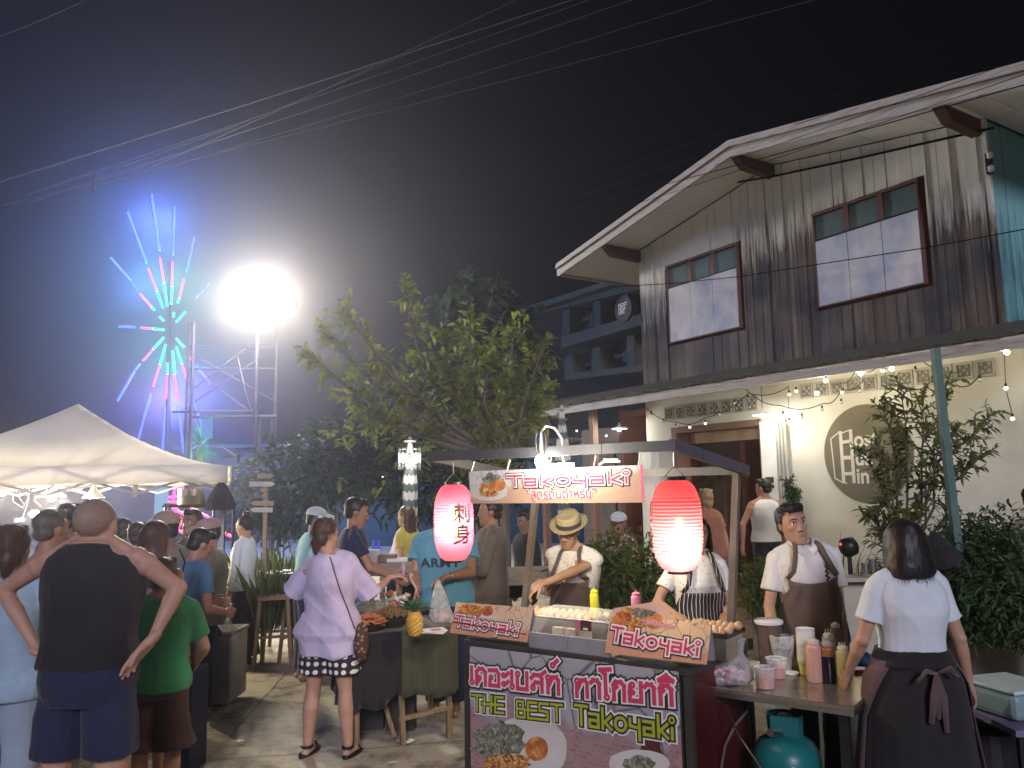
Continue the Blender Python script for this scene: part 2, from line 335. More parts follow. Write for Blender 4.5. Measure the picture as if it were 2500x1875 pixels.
# the teal side wall that runs back from the corner
def hs(n, z, out=0): return H(TR+out, z, n)
sw = MB(); sw.plate([hs(-.02, 2.9), hs(-5, 2.9), hs(-5, 5.6), hs(-.02, 5.52)], HT, -.08); obj('side_wall', sw, M_dark, house)
nn = -.01; 
while nn > -4.2:
    wd = random.uniform(.13, .165); mb = MB(); z1 = ztop(TR)
    p = [hs(nn-.003, ZB-.02), hs(nn-wd+.003, ZB-.02), hs(nn-wd+.003, z1), hs(nn-.003, z1)]; mb.plate(p, HT, .02+random.choice((0, .005, .01)))
    uvplank(mb, 'plank', M_teal, 0, 1, house); nn -= wd
cp = MB(); hbox(cp, TR, TR+.04, ZB-.02, ztop(TR), -.012, .04); uvplank(cp, 'corner_board', M_plank, 0, 0, house)
sd_ = MB(); hbox(sd_, TR+.02, TR+.07, 4.05, 5.0, -1.15, -1.05); obj('side_window_frame', sd_, M_redframe, house)
sd_ = MB(); hbox(sd_, TR+.02, TR+.05, 4.08, 4.97, -2.1, -1.15); obj('side_window', sd_, M_transom, house)
# roof: two slopes, soffit boards, fascia, beams
OH, EV = .80, 1.12
for sgn, te in ((-1, TL-EV), (1, TR+EV)):
    rf = MB(); z0 = ztop(te); zr = ZR
    pr_ = [H(te, z0+.10, OH), H(TM, zr+.10, OH), H(TM, zr+.16, OH), H(te, z0+.16, OH)]
    rf.plate(pr_, HN, -6.2); obj('roof', rf, M_tile, house)
    # soffit panels between beams, each its own sheet
    ts = [te+(TM-te)*q/5 for q in range(6)] if sgn < 0 else [TM+(te-TM)*q/5 for q in range(6)]
    for q in range(5):
        a, b = ts[q]+.004, ts[q+1]-.004
        for n0, n1 in ((.04, OH-.05),):
            sp_ = MB(); sp_.plate([H(a, ztop(a)+.01, n0), H(b, ztop(b)+.01, n0), H(b, ztop(b)+.01, n1), H(a, ztop(a)+.01, n1)], ZV, .012); obj('soffit_panel', sp_, M_soffit, house)
    sp_ = MB(); a, b = (te, TL-.03) if sgn < 0 else (TR+.05, te)
    sp_.plate([H(a, ztop(a)+.01, -4.6), H(b, ztop(b)+.01, -4.6), H(b, ztop(b)+.01, .03), H(a, ztop(a)+.01, .03)], ZV, .012); obj('soffit_panel', sp_, M_soffit, house)
    fa = MB(); lo, hi = -.035, .085
    fa.plate([H(te, z0+lo, OH-.03), H(TM, zr+lo, OH-.03), H(TM, zr+hi, OH-.03), H(te, z0+hi, OH-.03)], HN, .03); obj('fascia_board', fa, M_fascia, house)
    fa = MB(); fa.plate([H(te-.03*sgn*-1, z0+.09, OH), H(TM, zr+.09, OH), H(TM, zr+.17, OH), H(te, z0+.17, OH)], HN, .035); obj('barge_board', fa, M_fascia, house)
    fe = MB(); fe.plate([H(te, z0-.03, -4.6), H(te, z0-.03, OH), H(te, z0+.15, OH), H(te, z0+.15, -4.6)], HT, .03*sgn); obj('eaves_board', fe, M_fascia, house)
M_cover = mat('cover_strip', (.10, .09, .075), rough=.8)
for tb in (TL+.0, TM, TR-.05):
    bm_ = MB(); zt = ztop(tb)
    bm_.plate([H(tb-.055, zt-.005, .0), H(tb-.055, zt-.17, .0), H(tb-.055, zt-.15, OH-.22), H(tb-.055, zt-.005, OH-.05)], HT, .11); obj('roof_beam', bm_, M_beam, house)
# canopy between the floors: a strip of tiles with a fascia; runs past the house on the left
C0, C1, CN = -4.9, 3.75, .68
cn = MB(); cn.plate([H(C0, 3.34, .02), H(C0, 3.12, CN), H(C0, 3.10, CN), H(C0, 3.29, .02)], HT, C1-C0); obj('canopy_slab', cn, M_soffit, house)
ti = MB(); ti.caps((0, 0, 0), (0, 1, 0), .05, .05, 6, sc=(1, .55))
tb = None; nt_ = int((C1-C0)/.115)
for q in range(nt_):
    tt = C0+.06+q*.115; m_ = MB(); n8 = 6
    ra = [H(tt+.056*math.cos(PI*j/5), 3.345+.03*math.sin(PI*j/5), .03) for j in range(6)]; rb = [H(tt+.058*math.cos(PI*j/5), 3.125+.034*math.sin(PI*j/5)+random.uniform(-.004, .004), CN+.02+random.uniform(-.01, .01)) for j in range(6)]
    m_.rings([ra, rb]); obj('roof_tile', m_, M_tile, house)
fc = MB(); hbox(fc, C0, C1, 3.00, 3.095, CN-.025, CN+.005); obj('canopy_fascia', fc, M_fascia, house)
for q in range(9):
    b_ = MB(); tt = C0+.4+q*1.0; b_.beam(H(tt, 3.20, .03), H(tt, 3.05, CN-.03), .05, .07); obj('rafter', b_, M_beam, house)
# ground floor: plastered wall with the wide doorway
D0, D1, DZ = -1.82, -.15, 2.66
gw = MB(); hbox(gw, D1, 6.5, .0, 3.29, -.25, 0); hbox(gw, TL, D0, 0, 3.29, -.25, 0); hbox(gw, D0, D1, DZ, 3.29, -.25, 0); obj('plaster_wall', gw, M_plaster, house)
M_block = mat('vent_block', (.42, .41, .37), rough=.8, scale=6)
M_blockd = mat('vent_hole_shade', (.20, .19, .17), rough=.9, scale=6)  # shade of the vent openings, put into a flat panel's colour
def ventblock(t0, z0, s=.19):
    f_ = MB(); 
    for (a, b, c, d) in ((0, s, 0, .022), (0, s, s-.03, s), (0, .02, .022, s-.03), (s-.02, s, .022, s-.03)): hbox(f_, t0+a, t0+b, z0+c, z0+d, .002, .018)
    for u, v in ((.3, .3), (.7, .3), (.5, .5), (.3, .7), (.7, .7)): f_.ball(H(t0+s*u, z0+s*v, .006), (.02, .02, .02), 6, 4)
    o = obj('vent_block', f_, M_block, house); p_ = MB(); hbox(p_, t0+.02, t0+s-.02, z0+.022, z0+s-.03, .001, .004); obj('recess_shade', p_, M_blockd, o)
for q in range(8): ventblock(-1.95+q*.225, 2.78)
for q in range(11): ventblock(.5+q*.215, 2.86, .18)
# door frame, room behind
df = MB(); hbox(df, D0, D0+.10, 0, DZ, -.25, .015); hbox(df, D1-.04, D1, 0, DZ, -.27, .01); hbox(df, D0+.1, D1-.04, DZ-.09, DZ, -.25, .015); obj('door_frame', df, M_doorwood, house)
df = MB(); hbox(df, D1-.22, D1-.04, .12, DZ-.09, -.34, -.27); hbox(df, D0+.1, D1-.22, DZ-.24, DZ-.09, -.34, -.27); obj('inner_frame', df, M_innerfr, house)
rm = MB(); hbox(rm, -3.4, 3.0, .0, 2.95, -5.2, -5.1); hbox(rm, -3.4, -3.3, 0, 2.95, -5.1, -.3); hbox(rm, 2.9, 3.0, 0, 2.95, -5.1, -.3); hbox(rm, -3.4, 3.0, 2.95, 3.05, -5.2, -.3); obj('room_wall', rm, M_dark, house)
M_roomframe = mat('room_timber', (.22, .15, .11), rough=.6, scale=5)
for (t0, t1, z0, z1, n_) in ((-1.2, -1.1, .1, 2.7, -2.6), (-.55, -.42, .1, 2.9, -1.4), (-.38, -.33, .1, 2.9, -1.3), (-2.6, .6, 2.3, 2.42, -3.2), (-1.8, -.9, 1.95, 2.02, -3.0)):
    p_ = MB(); hbox(p_, t0, t1, z0, z1, n_, n_+.1); obj('room_post' if z1-z0 > 1 else 'room_beam', p_, M_roomframe, house)
wl = MB(); a_ = onp(1683, 1128, H(0, 0, -2.2), HN); b_ = onp(1738, 1176, H(0, 0, -2.2), HN); ta, tb_ = (a_-HO).dot(HT), (b_-HO).dot(HT)
for q in range(2):
    p_ = MB(); s_ = (tb_-ta)/2; hbox(p_, ta+s_*q+.01, ta+s_*(q+1)-.01, b_.z, a_.z, -2.2, -2.18); obj('lit_window_pane', p_, glow('lit_pane', (.42, .60, .52), .8), house)
p_ = MB(); hbox(p_, ta-.05, tb_+.05, b_.z-.05, a_.z+.04, -2.26, -2.21); obj('room_window_frame', p_, M_roomframe, house)
# corner column and pipes right of the door, box and pier left of it
pc = MB(); hbox(pc, D1+.02, D1+.27, 0, 2.62, .002, .06); obj('door_pier', pc, M_white, house)
for q in range(3): 
    p_ = MB(); p_.tube([H(.16+q*.055, .1, .06), H(.16+q*.055, 2.62, .06)], .024, 10); obj('drain_pipe', p_, mat('pvc_pipe', (.42, .41, .38), rough=.4, scale=4), house, smooth=True)
lt = MB(); hbox(lt, D1+.07, D1+.20, 1.76, 1.80, .06, .10); hbox(lt, D1+.09, D1+.2, 1.83, 1.90, .06, .085); obj('door_latch', lt, M_darkmetal, house)
pl_ = MB(); hbox(pl_, TL-.02, TL+.26, 0, 2.0, .0, .12); obj('pier', pl_, M_plaster, house); pl_ = MB(); hbox(pl_, TL-.02, TL+.26, 2.02, 2.42, .0, .16); obj('meter_box', pl_, mat('box_white', (.74, .73, .66), rough=.5, scale=12, stretch=(6, 6, .3)), house)
# timber porch frame left of the wall (dark side passage)
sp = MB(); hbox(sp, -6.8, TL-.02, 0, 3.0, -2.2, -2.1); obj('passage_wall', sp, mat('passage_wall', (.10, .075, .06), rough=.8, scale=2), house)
for tt in (-3.05, -4.4):
    p_ = MB(); hbox(p_, tt, tt+.1, 0, 3.02, .5, .6); obj('porch_post', p_, M_doorwood, house)
# the painted round sign on the plaster
sg = thing('painted_wall_sign', 'round brown painted sign with white Host Hua Hin lettering on the plaster wall', 'sign', H(1.36, 2.14, 0))
dc, dr = (1.345, 2.145), .565
p_ = MB(); p_.add([H(dc[0]+dr*math.cos(a), dc[1]+dr*math.sin(a), .005) for a in (2*PI*j/64 for j in range(64))], [tuple(range(64))]); obj('disc', p_, mat('sign_brown', (.17, .15, .11), rough=.75, scale=3, amt=.12), sg)
M_sgw = mat('sign_white', (.72, .71, .64), rough=.75, scale=3, amt=.1)
def text_mesh(s, size, off=0, extr=0, align='LEFT', spacing=1.0):
    c = bpy.data.curves.new('lettering', 'FONT'); c.body = s; c.size = size; c.offset = off; c.extrude = extr; c.align_x = align; c.space_character = spacing; c.resolution_u = 3
    o = bpy.data.objects.new('tmp', c); C.objects.link(o); dg = bpy.context.evaluated_depsgraph_get(); me = bpy.data.meshes.new_from_object(o.evaluated_get(dg)); bpy.data.objects.remove(o); bpy.data.curves.remove(c); return me
def lettering(name, s, size, frame, m, parent, off=0, extr=0, align='LEFT', sx=1, spacing=1.0):
    me = text_mesh(s, size, off, extr, align, spacing)
    for v in me.vertices: v.co = frame(v.co.x*sx, v.co.y, v.co.z)
    o = obj(name, me, m, parent); return o
def hline(mb, pts, wd, n=.008):
    for j in range(len(pts)-1):
        a = H(pts[j][0], pts[j][1], n+j*.0003); b = H(pts[j+1][0], pts[j+1][1], n+j*.0003); mb.beam(a, b, wd, .002, up=HN)
def S_(x, y): return (dc[0]-.565+x*1.13, dc[1]+.565-y*1.13)      # sign-local 0..1 coordinates
hm = MB()
# book-shaped double H in line work: a slanted left cover and a solid right face
hline(hm, [S_(.20, .265), S_(.095, .33), S_(.115, .745), S_(.20, .79)], .014)
for (x0, y0, x1, y1, wd) in ((.215, .255, .215, .80, .042), (.335, .245, .335, .80, .042), (.215, .375, .335, .365, .04), (.215, .535, .335, .535, .045), (.215, .70, .335, .70, .04)):
    hline(hm, [S_(x0, y0), S_(x1, y1)], wd)
hline(hm, [S_(.235, .275), S_(.335, .25)], .014); hline(hm, [S_(.20, .79), S_(.255, .80)], .014)
obj('emblem', hm, M_sgw, sg)
for s, x, y, sz in (('ost', .365, .425, .25), ('ua', .365, .615, .25), ('in', .365, .80, .25)):
    lettering('lettering', s, sz, lambda X, Y, Z, x=x, y=y: H(*S_(x, y), .009)+HT*X+ZV*Y, M_sgw, sg, off=.006, sx=.95)
# step in front of the door
st = MB(); hbox(st, -3.2, .6, 0, .12, -.02, 1.3); hbox(st, -3.2, 2.9, 0, .12, -5.1, -.02); struct('door_step', st, mat('step_concrete', (.30, .24, .17), rough=.8, scale=4, bump=.2))
# ================================================================ concrete block behind, dim
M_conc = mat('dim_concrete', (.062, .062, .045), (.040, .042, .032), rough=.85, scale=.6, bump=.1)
M_concd = mat('gallery_shade', (.018, .02, .018), rough=.9)  # shade inside the open galleries, put into the back wall's colour
cb = thing('concrete_building', 'dim concrete apartment block with open galleries behind the tree', 'building', at(1400, 1180, 30))
P0 = at(1225, 960, 40); 
A = Vector((-.55, 40, 0)); B = Vector((4.6, 26, 0)); e = (B-A).normalized(); nrm = Vector((-e.y, e.x, 0)); nrm = -nrm if nrm.y > 0 else nrm
def cbp(px, py, off=0): return onp(px, py, A+nrm*off, nrm)
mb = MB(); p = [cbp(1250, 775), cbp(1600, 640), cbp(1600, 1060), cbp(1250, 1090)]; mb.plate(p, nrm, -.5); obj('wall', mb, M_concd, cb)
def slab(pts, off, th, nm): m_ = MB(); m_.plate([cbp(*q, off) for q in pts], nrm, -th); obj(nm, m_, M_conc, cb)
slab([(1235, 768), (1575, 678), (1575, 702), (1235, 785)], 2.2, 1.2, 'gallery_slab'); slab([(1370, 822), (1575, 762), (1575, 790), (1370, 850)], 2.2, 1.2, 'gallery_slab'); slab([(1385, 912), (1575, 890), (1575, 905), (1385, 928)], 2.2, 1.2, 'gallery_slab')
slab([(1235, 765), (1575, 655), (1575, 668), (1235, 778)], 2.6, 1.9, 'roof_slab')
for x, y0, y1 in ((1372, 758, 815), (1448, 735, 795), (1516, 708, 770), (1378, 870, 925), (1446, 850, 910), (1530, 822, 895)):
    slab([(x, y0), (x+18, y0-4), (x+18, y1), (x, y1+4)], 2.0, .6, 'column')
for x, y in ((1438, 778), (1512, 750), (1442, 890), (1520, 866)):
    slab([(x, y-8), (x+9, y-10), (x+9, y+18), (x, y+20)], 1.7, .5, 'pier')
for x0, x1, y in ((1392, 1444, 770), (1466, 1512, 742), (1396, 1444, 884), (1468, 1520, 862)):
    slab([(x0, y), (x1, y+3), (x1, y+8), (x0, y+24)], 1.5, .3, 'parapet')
# far building and hills are lost in the dark; a fence of dark sheds behind the tent
M_shed = mat('shed_wall', (.05, .06, .09), rough=.7, scale=.8)
sh = thing('far_shed', 'dark blue low shed wall beyond the tent and the sculpture', 'shed', (-9, 30, 0))
mb = MB().box((-9, 30, 1.7), (26, .4, 3.4)); obj('wall', mb, M_shed, sh); mb = MB().box((-9, 29.7, 3.45), (26.6, 1.4, .12)); obj('roof', mb, M_shed, sh)
sh = thing('blue_haze_shed', 'low shed lit blue behind the white cap and the signpost', 'shed', (-2.2, 26, 0))
mb = MB().box((-2.0, 26, 1.6), (9, .4, 3.2)); obj('wall', mb, mat('haze_blue', (.022, .07, .10), (.012, .03, .06), rough=.7, scale=.7), sh); mb = MB().box((-2.0, 25.8, 3.26), (9.4, 1.2, .1)); obj('roof', mb, M_shed, sh)  # added shape, the blue haze is put into its colour
for x, z, fl_ in ((-4.2, 2.2, 'tiny white lamp on the blue shed near the signpost'), (-2.1, 2.3, 'tiny white lamp on the blue shed above the white cap'), (-.5, 2.5, 'tiny white lamp on the blue shed near the umbrella')): mb = MB().ball((x, 25.5, z), .045, 8, 6); tag(obj('far_lamp', mb, glow('far_white', (.8, .95, 1), 6)), fl_, 'lamp', 'tiny lamps on the blue shed')
# ================================================================ planter in front of the house, kerb of soil
M_planter = mat('planter_render', (.46, .44, .37), (.34, .32, .27), rough=.8, scale=2, bump=.1)
PA, PB = Vector((2.52, 8.75, 0)), Vector((5.6, 6.0, 0)); pe = (PB-PA).normalized(); pn = Vector((pe.y, -pe.x, 0))
pt = thing('garden_planter', 'long rendered garden planter wall in front of the house', 'planter', PA)
mb = MB(); mb.plate([PA, PB, PB+pn*.12*-1, PA-pn*.12], ZV, .56); obj('wall', mb, M_planter, pt); mb = MB(); mb.plate([PA-pn*.121, PB-pn*.121, PB-pn*1.2, PA-pn*1.2], ZV, .47); obj('soil', mb, mat('soil', (.05, .038, .026), rough=.95, scale=30, bump=.6), pt)
mb = MB(); mb.plate([PA+pn*.012-ZV*0+pe*-.01+ZV*.56, PB+pn*.012+ZV*.56, PB-pn*.14+ZV*.56, PA-pn*.14-pe*.01+ZV*.56], ZV, .03); obj('coping', mb, M_planter, pt)
bn = Vector((pe.y, -pe.x, 0))
for q in range(5):                                          # wooden bench boards against the planter
    mb = MB(); a = PA+pe*.72+pn*.02; b = PA+pe*1.5+pn*.02; mb.plate([a+ZV*(.06+q*.098), b+ZV*(.06+q*.098), b+ZV*(.15+q*.098), a+ZV*(.15+q*.098)], pn, .022); obj('facing_board', mb, mat('cream_board', (.55, .47, .28), rough=.6, scale=4, stretch=(1, 1, 9)), pt)
# ================================================================ floodlight mast (scaffold tower)
M_tower = mat('painted_tube', (.05, .045, .085), rough=.45, metal=.3, scale=5)
YT = 19.0
tw = thing('scaffold_tower', 'tall scaffold tower of thin tubes carrying the floodlights', 'tower', Vector((at(620, 1200, YT).x, YT, 0)))
def tb_(a, b, r=.035): m_ = MB(); m_.tube([a, b], r, 6); return m_
def twp(px, py, dy=0): return at(px, py, YT+dy)
for (x0, y0, x1, y1, dy) in ((628, 830, 622, 1195, 0), (676, 820, 668, 1195, .6), (472, 845, 470, 1195, 0), (461, 845, 452, 1195, .6)):
    a = twp(x0, y0, dy); b = twp(x1, y1, dy); b.z = .0; b.x = a.x; a2 = Vector((a.x, a.y, a.z+.6)); obj('upright', tb_(a2, b, .04), M_tower, tw)
for (x0, y0, x1, y1) in ((633, 1014, 632, 1140), (664, 1022, 662, 1145)): obj('upright', tb_(twp(x0, y0, .3), twp(x1, y1, .3), .045), M_tower, tw)
for (x0, y0, x1, y1, r) in ((420, 1005, 628, 1004, .05), (470, 1018, 676, 1016, .05), (480, 870, 676, 982, .02), (476, 980, 640, 870, .02), (450, 1005, 476, 980, .02), (628, 1150, 540, 1090, .02), (676, 1190, 720, 1395, .02), (655, 1150, 600, 960, .02), (600, 960, 580, 870, .015), (470, 950, 600, 850, .018), (620, 1010, 460, 900, .015)):
    obj('brace', tb_(twp(x0, y0, .1), twp(x1, y1, .3), r*.7), M_tower, tw)
for (x0, x1, y) in ((461, 676, 845), (461, 676, 900)): obj('ledger', tb_(twp(x0, y, .6), twp(x1, y, .6), .03), M_tower, tw)
# the floodlight heads
fl0 = None
M_flood = glow('floodlight_face', (1.0, .95, .80), 60)
for q, (px, py) in enumerate(((585, 745), (640, 752), (690, 735), (612, 712), (662, 698))):
    c = at(px, py, YT-.3); f = thing('floodlight', ('floodlight head at the left end of the mast', 'floodlight head in the middle of the glare', 'floodlight head at the right end of the mast', 'upper floodlight head left of the glare centre', 'topmost floodlight head of the mast')[q], 'floodlight', c, group='floodlights on the scaffold tower')
    mb = MB(); mb.lathe([(.06, .22), (.12, .12), (.27, .0), (.27, -.03)], 14, c, M=Matrix.Rotation(R_(-78), 4, 'X')); h_ = obj('housing', mb, M_darkmetal, f, smooth=True)
    mb = MB(); mb.lathe([(.001, -.035), (.17, -.03), (.17, -.02), (.001, -.02)], 14, c, M=Matrix.Rotation(R_(-78), 4, 'X'), cap=False); obj('lens', mb, M_flood, f, smooth=True)
    mb = MB(); mb.tube([c+Vector((-.3, .1, 0)), c+Vector((-.3, .15, -.3)), c+Vector((.3, .15, -.3)), c+Vector((.3, .1, 0))], .02, 6); obj('yoke', mb, M_darkmetal, f); lamp(c+Vector((0, -.12, -.02)), (450, 800, 590, 600, 710)[q], (1, .89, .68), .11, 'floodlight_beam')
b_ = MB(); b_.beam(at(560, 770, YT), at(720, 760, YT), .07); obj('crossbar', b_, M_darkmetal, tw)
# ================================================================ light sculpture: rays of coloured tubes
YS = 21.0
M_lb = glow('tube_blue', (.012, .030, 1.0), 6); M_lr = glow('tube_pink', (1.0, .03, .09), 2.4); M_lg = glow('tube_green', (.0, .85, .28), 2.0)
sc = thing('light_sculpture', 'tall star of glowing blue, red and green tubes on a mast', 'sculpture', Vector((at(405, 1150, YS).x, YS, 0)))
def cp(x, y): return (200+x/3.16, 420+y/3.16)
RAYS = [('b', 222, 662, 380, 842), ('b', 390, 862, 428, 908), ('b', 355, 312, 498, 700), ('b', 538, 172, 600, 604), ('b', 714, 268, 704, 640), ('b', 870, 508, 806, 768), ('b', 982, 862, 880, 974),
 ('r', 512, 742, 580, 920), ('r', 602, 660, 634, 860), ('r', 700, 690, 694, 885), ('r', 786, 826, 752, 972), ('r', 450, 940, 540, 1046), ('r', 458, 1202, 548, 1210), ('b', 285, 1194, 362, 1190), ('b', 366, 1196, 410, 1198),
 ('g', 580, 920, 625, 1046), ('g', 634, 860, 658, 1036), ('g', 694, 885, 688, 1020), ('g', 752, 972, 738, 1010), ('g', 540, 1046, 562, 1066), ('g', 548, 1210, 634, 1218), ('g', 600, 1116, 632, 1148), ('g', 710, 1085, 706, 1118), ('g', 728, 1158, 798, 1078),
 ('g', 632, 1276, 548, 1368), ('r', 548, 1368, 470, 1454), ('b', 448, 1480, 412, 1524), ('b', 405, 1536, 275, 1676+90), ('g', 648, 1330, 602, 1486), ('r', 602, 1486, 548, 1655), ('g', 700, 1380, 712, 1500), ('r', 712, 1560, 736, 1755), ('g', 660, 1470, 660, 1560), ('r', 657, 1560, 648, 1750), ('g', 712, 1500, 716, 1560),
 ('g', 728, 1350, 772, 1480), ('r', 772, 1480, 822, 1640), ('g', 728, 1284, 788, 1352), ('r', 830, 1430, 858, 1456), ('b', 876, 1486, 938, 1560), ('b', 940, 1564, 990, 1636),
 ('b', 532, 1708, 432, 2068), ('b', 640, 1812, 624, 2140), ('b', 740, 1810, 752, 1870), ('b', 752, 1880, 764, 2000), ('b', 766, 2002, 784, 2172), ('b', 832, 1680, 846, 1724), ('b', 862, 1762, 890, 1850), ('b', 892, 1858, 928, 1966)]
sig = {'b': (M_lb, .030), 'r': (M_lr, .026), 'g': (M_lg, .032)}
for c_, x0, y0, x1, y1 in RAYS:
    m_, r_ = sig[c_]; a, b = at(*cp(x0, y0), YS), at(*cp(x1, y1), YS)
    mb = MB(); mb.tube([a, b], r_, 8); o = obj('light_tube', mb, m_, sc, smooth=True)
mb = MB(); mb.tube([Vector((at(412, 1150, YS).x, YS+.15, 0)), at(412, 640, YS+.15)], [.09, .05], 8); obj('mast', mb, M_darkmetal, sc, smooth=True)
for px, py, pw, c_ in ((385, 540, 420, (.10, .22, 1)), (345, 700, 160, (.10, .22, 1)), (425, 990, 420, (.12, .22, 1)), (410, 690, 120, (.05, 1, .45)), (418, 890, 110, (.05, 1, .45)), (415, 965, 90, (1, .1, .3)), (495, 960, 120, (.15, .2, 1))):
    lamp(at(px, py, YS+1.2), pw*2.9, c_, .5, 'tube_light')
# pink lit lattice at the foot of the sculpture
pk = thing('pink_lattice', 'pink glowing lattice tower behind the steel pot', 'sculpture', Vector((at(425, 1250, 17).x, 17, 0)))
M_pk = glow('pink_tube', (1, .03, .16), 4.5); rr = random.Random(4)
for (x0, y0, x1, y1) in ((428, 1180, 424, 1220), (445, 1180, 447, 1215), (465, 1180, 463, 1212), (402, 1215, 440, 1212), (402, 1224, 436, 1226), (405, 1260, 425, 1305), (440, 1262, 412, 1290), (446, 1300, 424, 1288), (455, 1258, 432, 1292), (420, 1240, 460, 1262), (398, 1228, 402, 1280), (412, 1250, 412, 1300), (466, 1240, 508, 1262), (508, 1262, 545, 1300), (545, 1300, 570, 1312), (432, 1240, 422, 1270), (460, 1262, 448, 1298), (404, 1236, 396, 1228)):
    mb = MB(); mb.tube([at(x0, y0, 17), at(x1, y1, 17)], .028, 6); obj('light_tube', mb, M_pk, pk)
lamp(at(430, 1250, 16.8), 18, (1, .05, .2), .3, 'pink_light')
# small fan palm lit green, blue panel beside it
fp = thing('fan_palm', 'small fan palm lit green beside the tower foot', 'palm', Vector((at(490, 1200, 20).x, 20, 0)))
M_palm = mat('palm_leaf', (.05, .30, .13), rough=.5, transl=.4, scale=5); c = at(488, 1085, 20)
mb = MB(); mb.tube([Vector((c.x, 20, 0)), c], .08, 6); obj('trunk', mb, M_wood, fp)
for q in range(34):
    a = rr.uniform(0, 2*PI); e_ = rr.uniform(-.9, 1.3); L_ = rr.uniform(.45, .75); d = Vector((math.cos(a)*math.cos(e_)*.6, math.sin(a)*math.cos(e_), math.sin(e_))); s_ = d.cross(ZV).normalized()*.03
    mb = MB(); mb.add([c+d*.1-s_, c+d*.1+s_, c+d*L_*.7+s_*1.3, c+d*L_+Vector((0, 0, -.06)), c+d*L_*.7-s_*1.3], [(0, 1, 2, 3, 4)]); obj('leaf', mb, M_palm, fp)
lamp(at(505, 1110, 19.3), 25, (.1, 1, .5), .2, 'green_spot')
one('blue_screen', MB().box(at(506, 1045, 19.6), (.26, .08, .5)), glow('blue_panel', (.04, .22, .6), .5), 'upright blue lit panel above the small green palm', 'panel')
one('blue_banner', MB().plate([at(378, 1190, 16), at(410, 1190, 16), at(408, 1258, 16), at(376, 1255, 16)], (0, 1, 0), .04), glow('blue_banner', (.16, .38, .62), .7), 'pale blue lit banner left of the pink lattice', 'banner')
# ================================================================ white market tent
YF = 8.9; YB = YF+3.2; TTH = R_(20)
M_tent = mat('tent_cloth', (.84, .83, .82), rough=.75, scale=2.5, amt=.1, transl=.45, bump=.05)
M_tframe = mat('tent_frame', (.32, .32, .36), rough=.5, metal=.3)
tr = at(557, 1130, YF); xr, ze = tr.x, 2.13; xl = xr-3.6; vz = .19
pkp = Vector((xr-1.76, 0, 2.95))
tent = thing('market_tent', 'white peaked market tent over a lit stall', 'tent', Vector(((xl+xr)/2, (YF+YB)/2, 0)))
ng = 26; mb = MB(); cx, cy = pkp.x, (YF+YB)/2
def canopy(u, v):      # u,v in -1..1
    r_ = max(abs(u), abs(v)); x = cx+(u*(xr-cx) if u > 0 else u*(cx-xl)); y = cy+v*(YB-YF)/2
    hgt = (pkp.z-ze)*(1-r_)**1.55
    if r_ > 1e-6:
        other = min(abs(u), abs(v))/r_; hgt += -.06*math.sin(PI*r_)*(1-other)
    return Vector((x, y, ze+hgt))
mb.add([canopy(-1+2*i/ng, -1+2*j/ng) for j in range(ng+1) for i in range(ng+1)], [(j*(ng+1)+i, j*(ng+1)+i+1, (j+1)*(ng+1)+i+1, (j+1)*(ng+1)+i) for j in range(ng) for i in range(ng)])
o = obj('canopy', mb, M_tent, tent, smooth=True); sm = o.modifiers.new('s', 'SOLIDIFY'); sm.thickness = .008
for (a, b) in (((xl, YF), (xr, YF)), ((xr, YF), (xr, YB)), ((xr, YB), (xl, YB)), ((xl, YB), (xl, YF))):
    mb = MB(); k_ = 14; a3, b3 = Vector((*a, ze)), Vector((*b, ze)); d = (b3-a3).normalized(); o_ = Vector((d.y, -d.x, 0))*.02
    pts = [a3+(b3-a3)*(i/k_)+o_*(1+.8*math.sin(i*2.1)) for i in range(k_+1)]
    mb.add([p for p in pts]+[p+Vector((0, 0, -vz+.012*math.sin(i*1.7))) for i, p in enumerate(pts)], [(i, i+1, k_+2+i, k_+1+i) for i in range(k_)])
    o = obj('valance', mb, M_tent, tent, smooth=True); sm = o.modifiers.new('s', 'SOLIDIFY'); sm.thickness = .006
for x, y in ((xr-.05, YF+.05), (xr-.05, YB-.05), (xl+.05, YB-.05), (xl+.05, YF+.05)):
    mb = MB(); mb.box((x, y, ze/2), (.05, .05, ze)); obj('leg', mb, M_tframe, tent)
def scissor(a, b, n_, z0, z1):
    for i in range(n_):
        p, q = a+(b-a)*(i/n_), a+(b-a)*((i+1)/n_)
        for s0, s1 in ((z0, z1), (z1, z0)): mb = MB(); mb.beam(p+ZV*s0, q+ZV*s1, .014, .028); obj('truss_bar', mb, M_tframe, tent)
V3 = Vector
scissor(V3((xl+.05, YF+.07, 0)), V3((xr-.05, YF+.07, 0)), 4, ze-.30, ze-.02); scissor(V3((xr-.07, YF+.07, 0)), V3((xr-.07, YB-.07, 0)), 3, ze-.30, ze-.02); scissor(V3((xl+.05, YB-.07, 0)), V3((xr-.05, YB-.07, 0)), 4, ze-.30, ze-.02)
scissor(V3((cx, YF+.07, 0)), V3((cx, YB-.07, 0)), 3, ze-.24, ze-.02); scissor(V3((xl+.05, cy, 0)), V3((xr-.05, cy, 0)), 4, ze-.24, ze-.03)
for x in (cx-.9, cx+.75, cx+1.35): mb = MB(); mb.box((x, YF+.9, ze-.24), (.05, .05, .2)); obj('truss_joint', mb, M_tframe, tent)
q_ = Vector((xr, YF, 0)); tent.location = q_+Matrix.Rotation(TTH, 3, 'Z') @ (tent.location-q_); tent.rotation_euler = (0, 0, TTH)
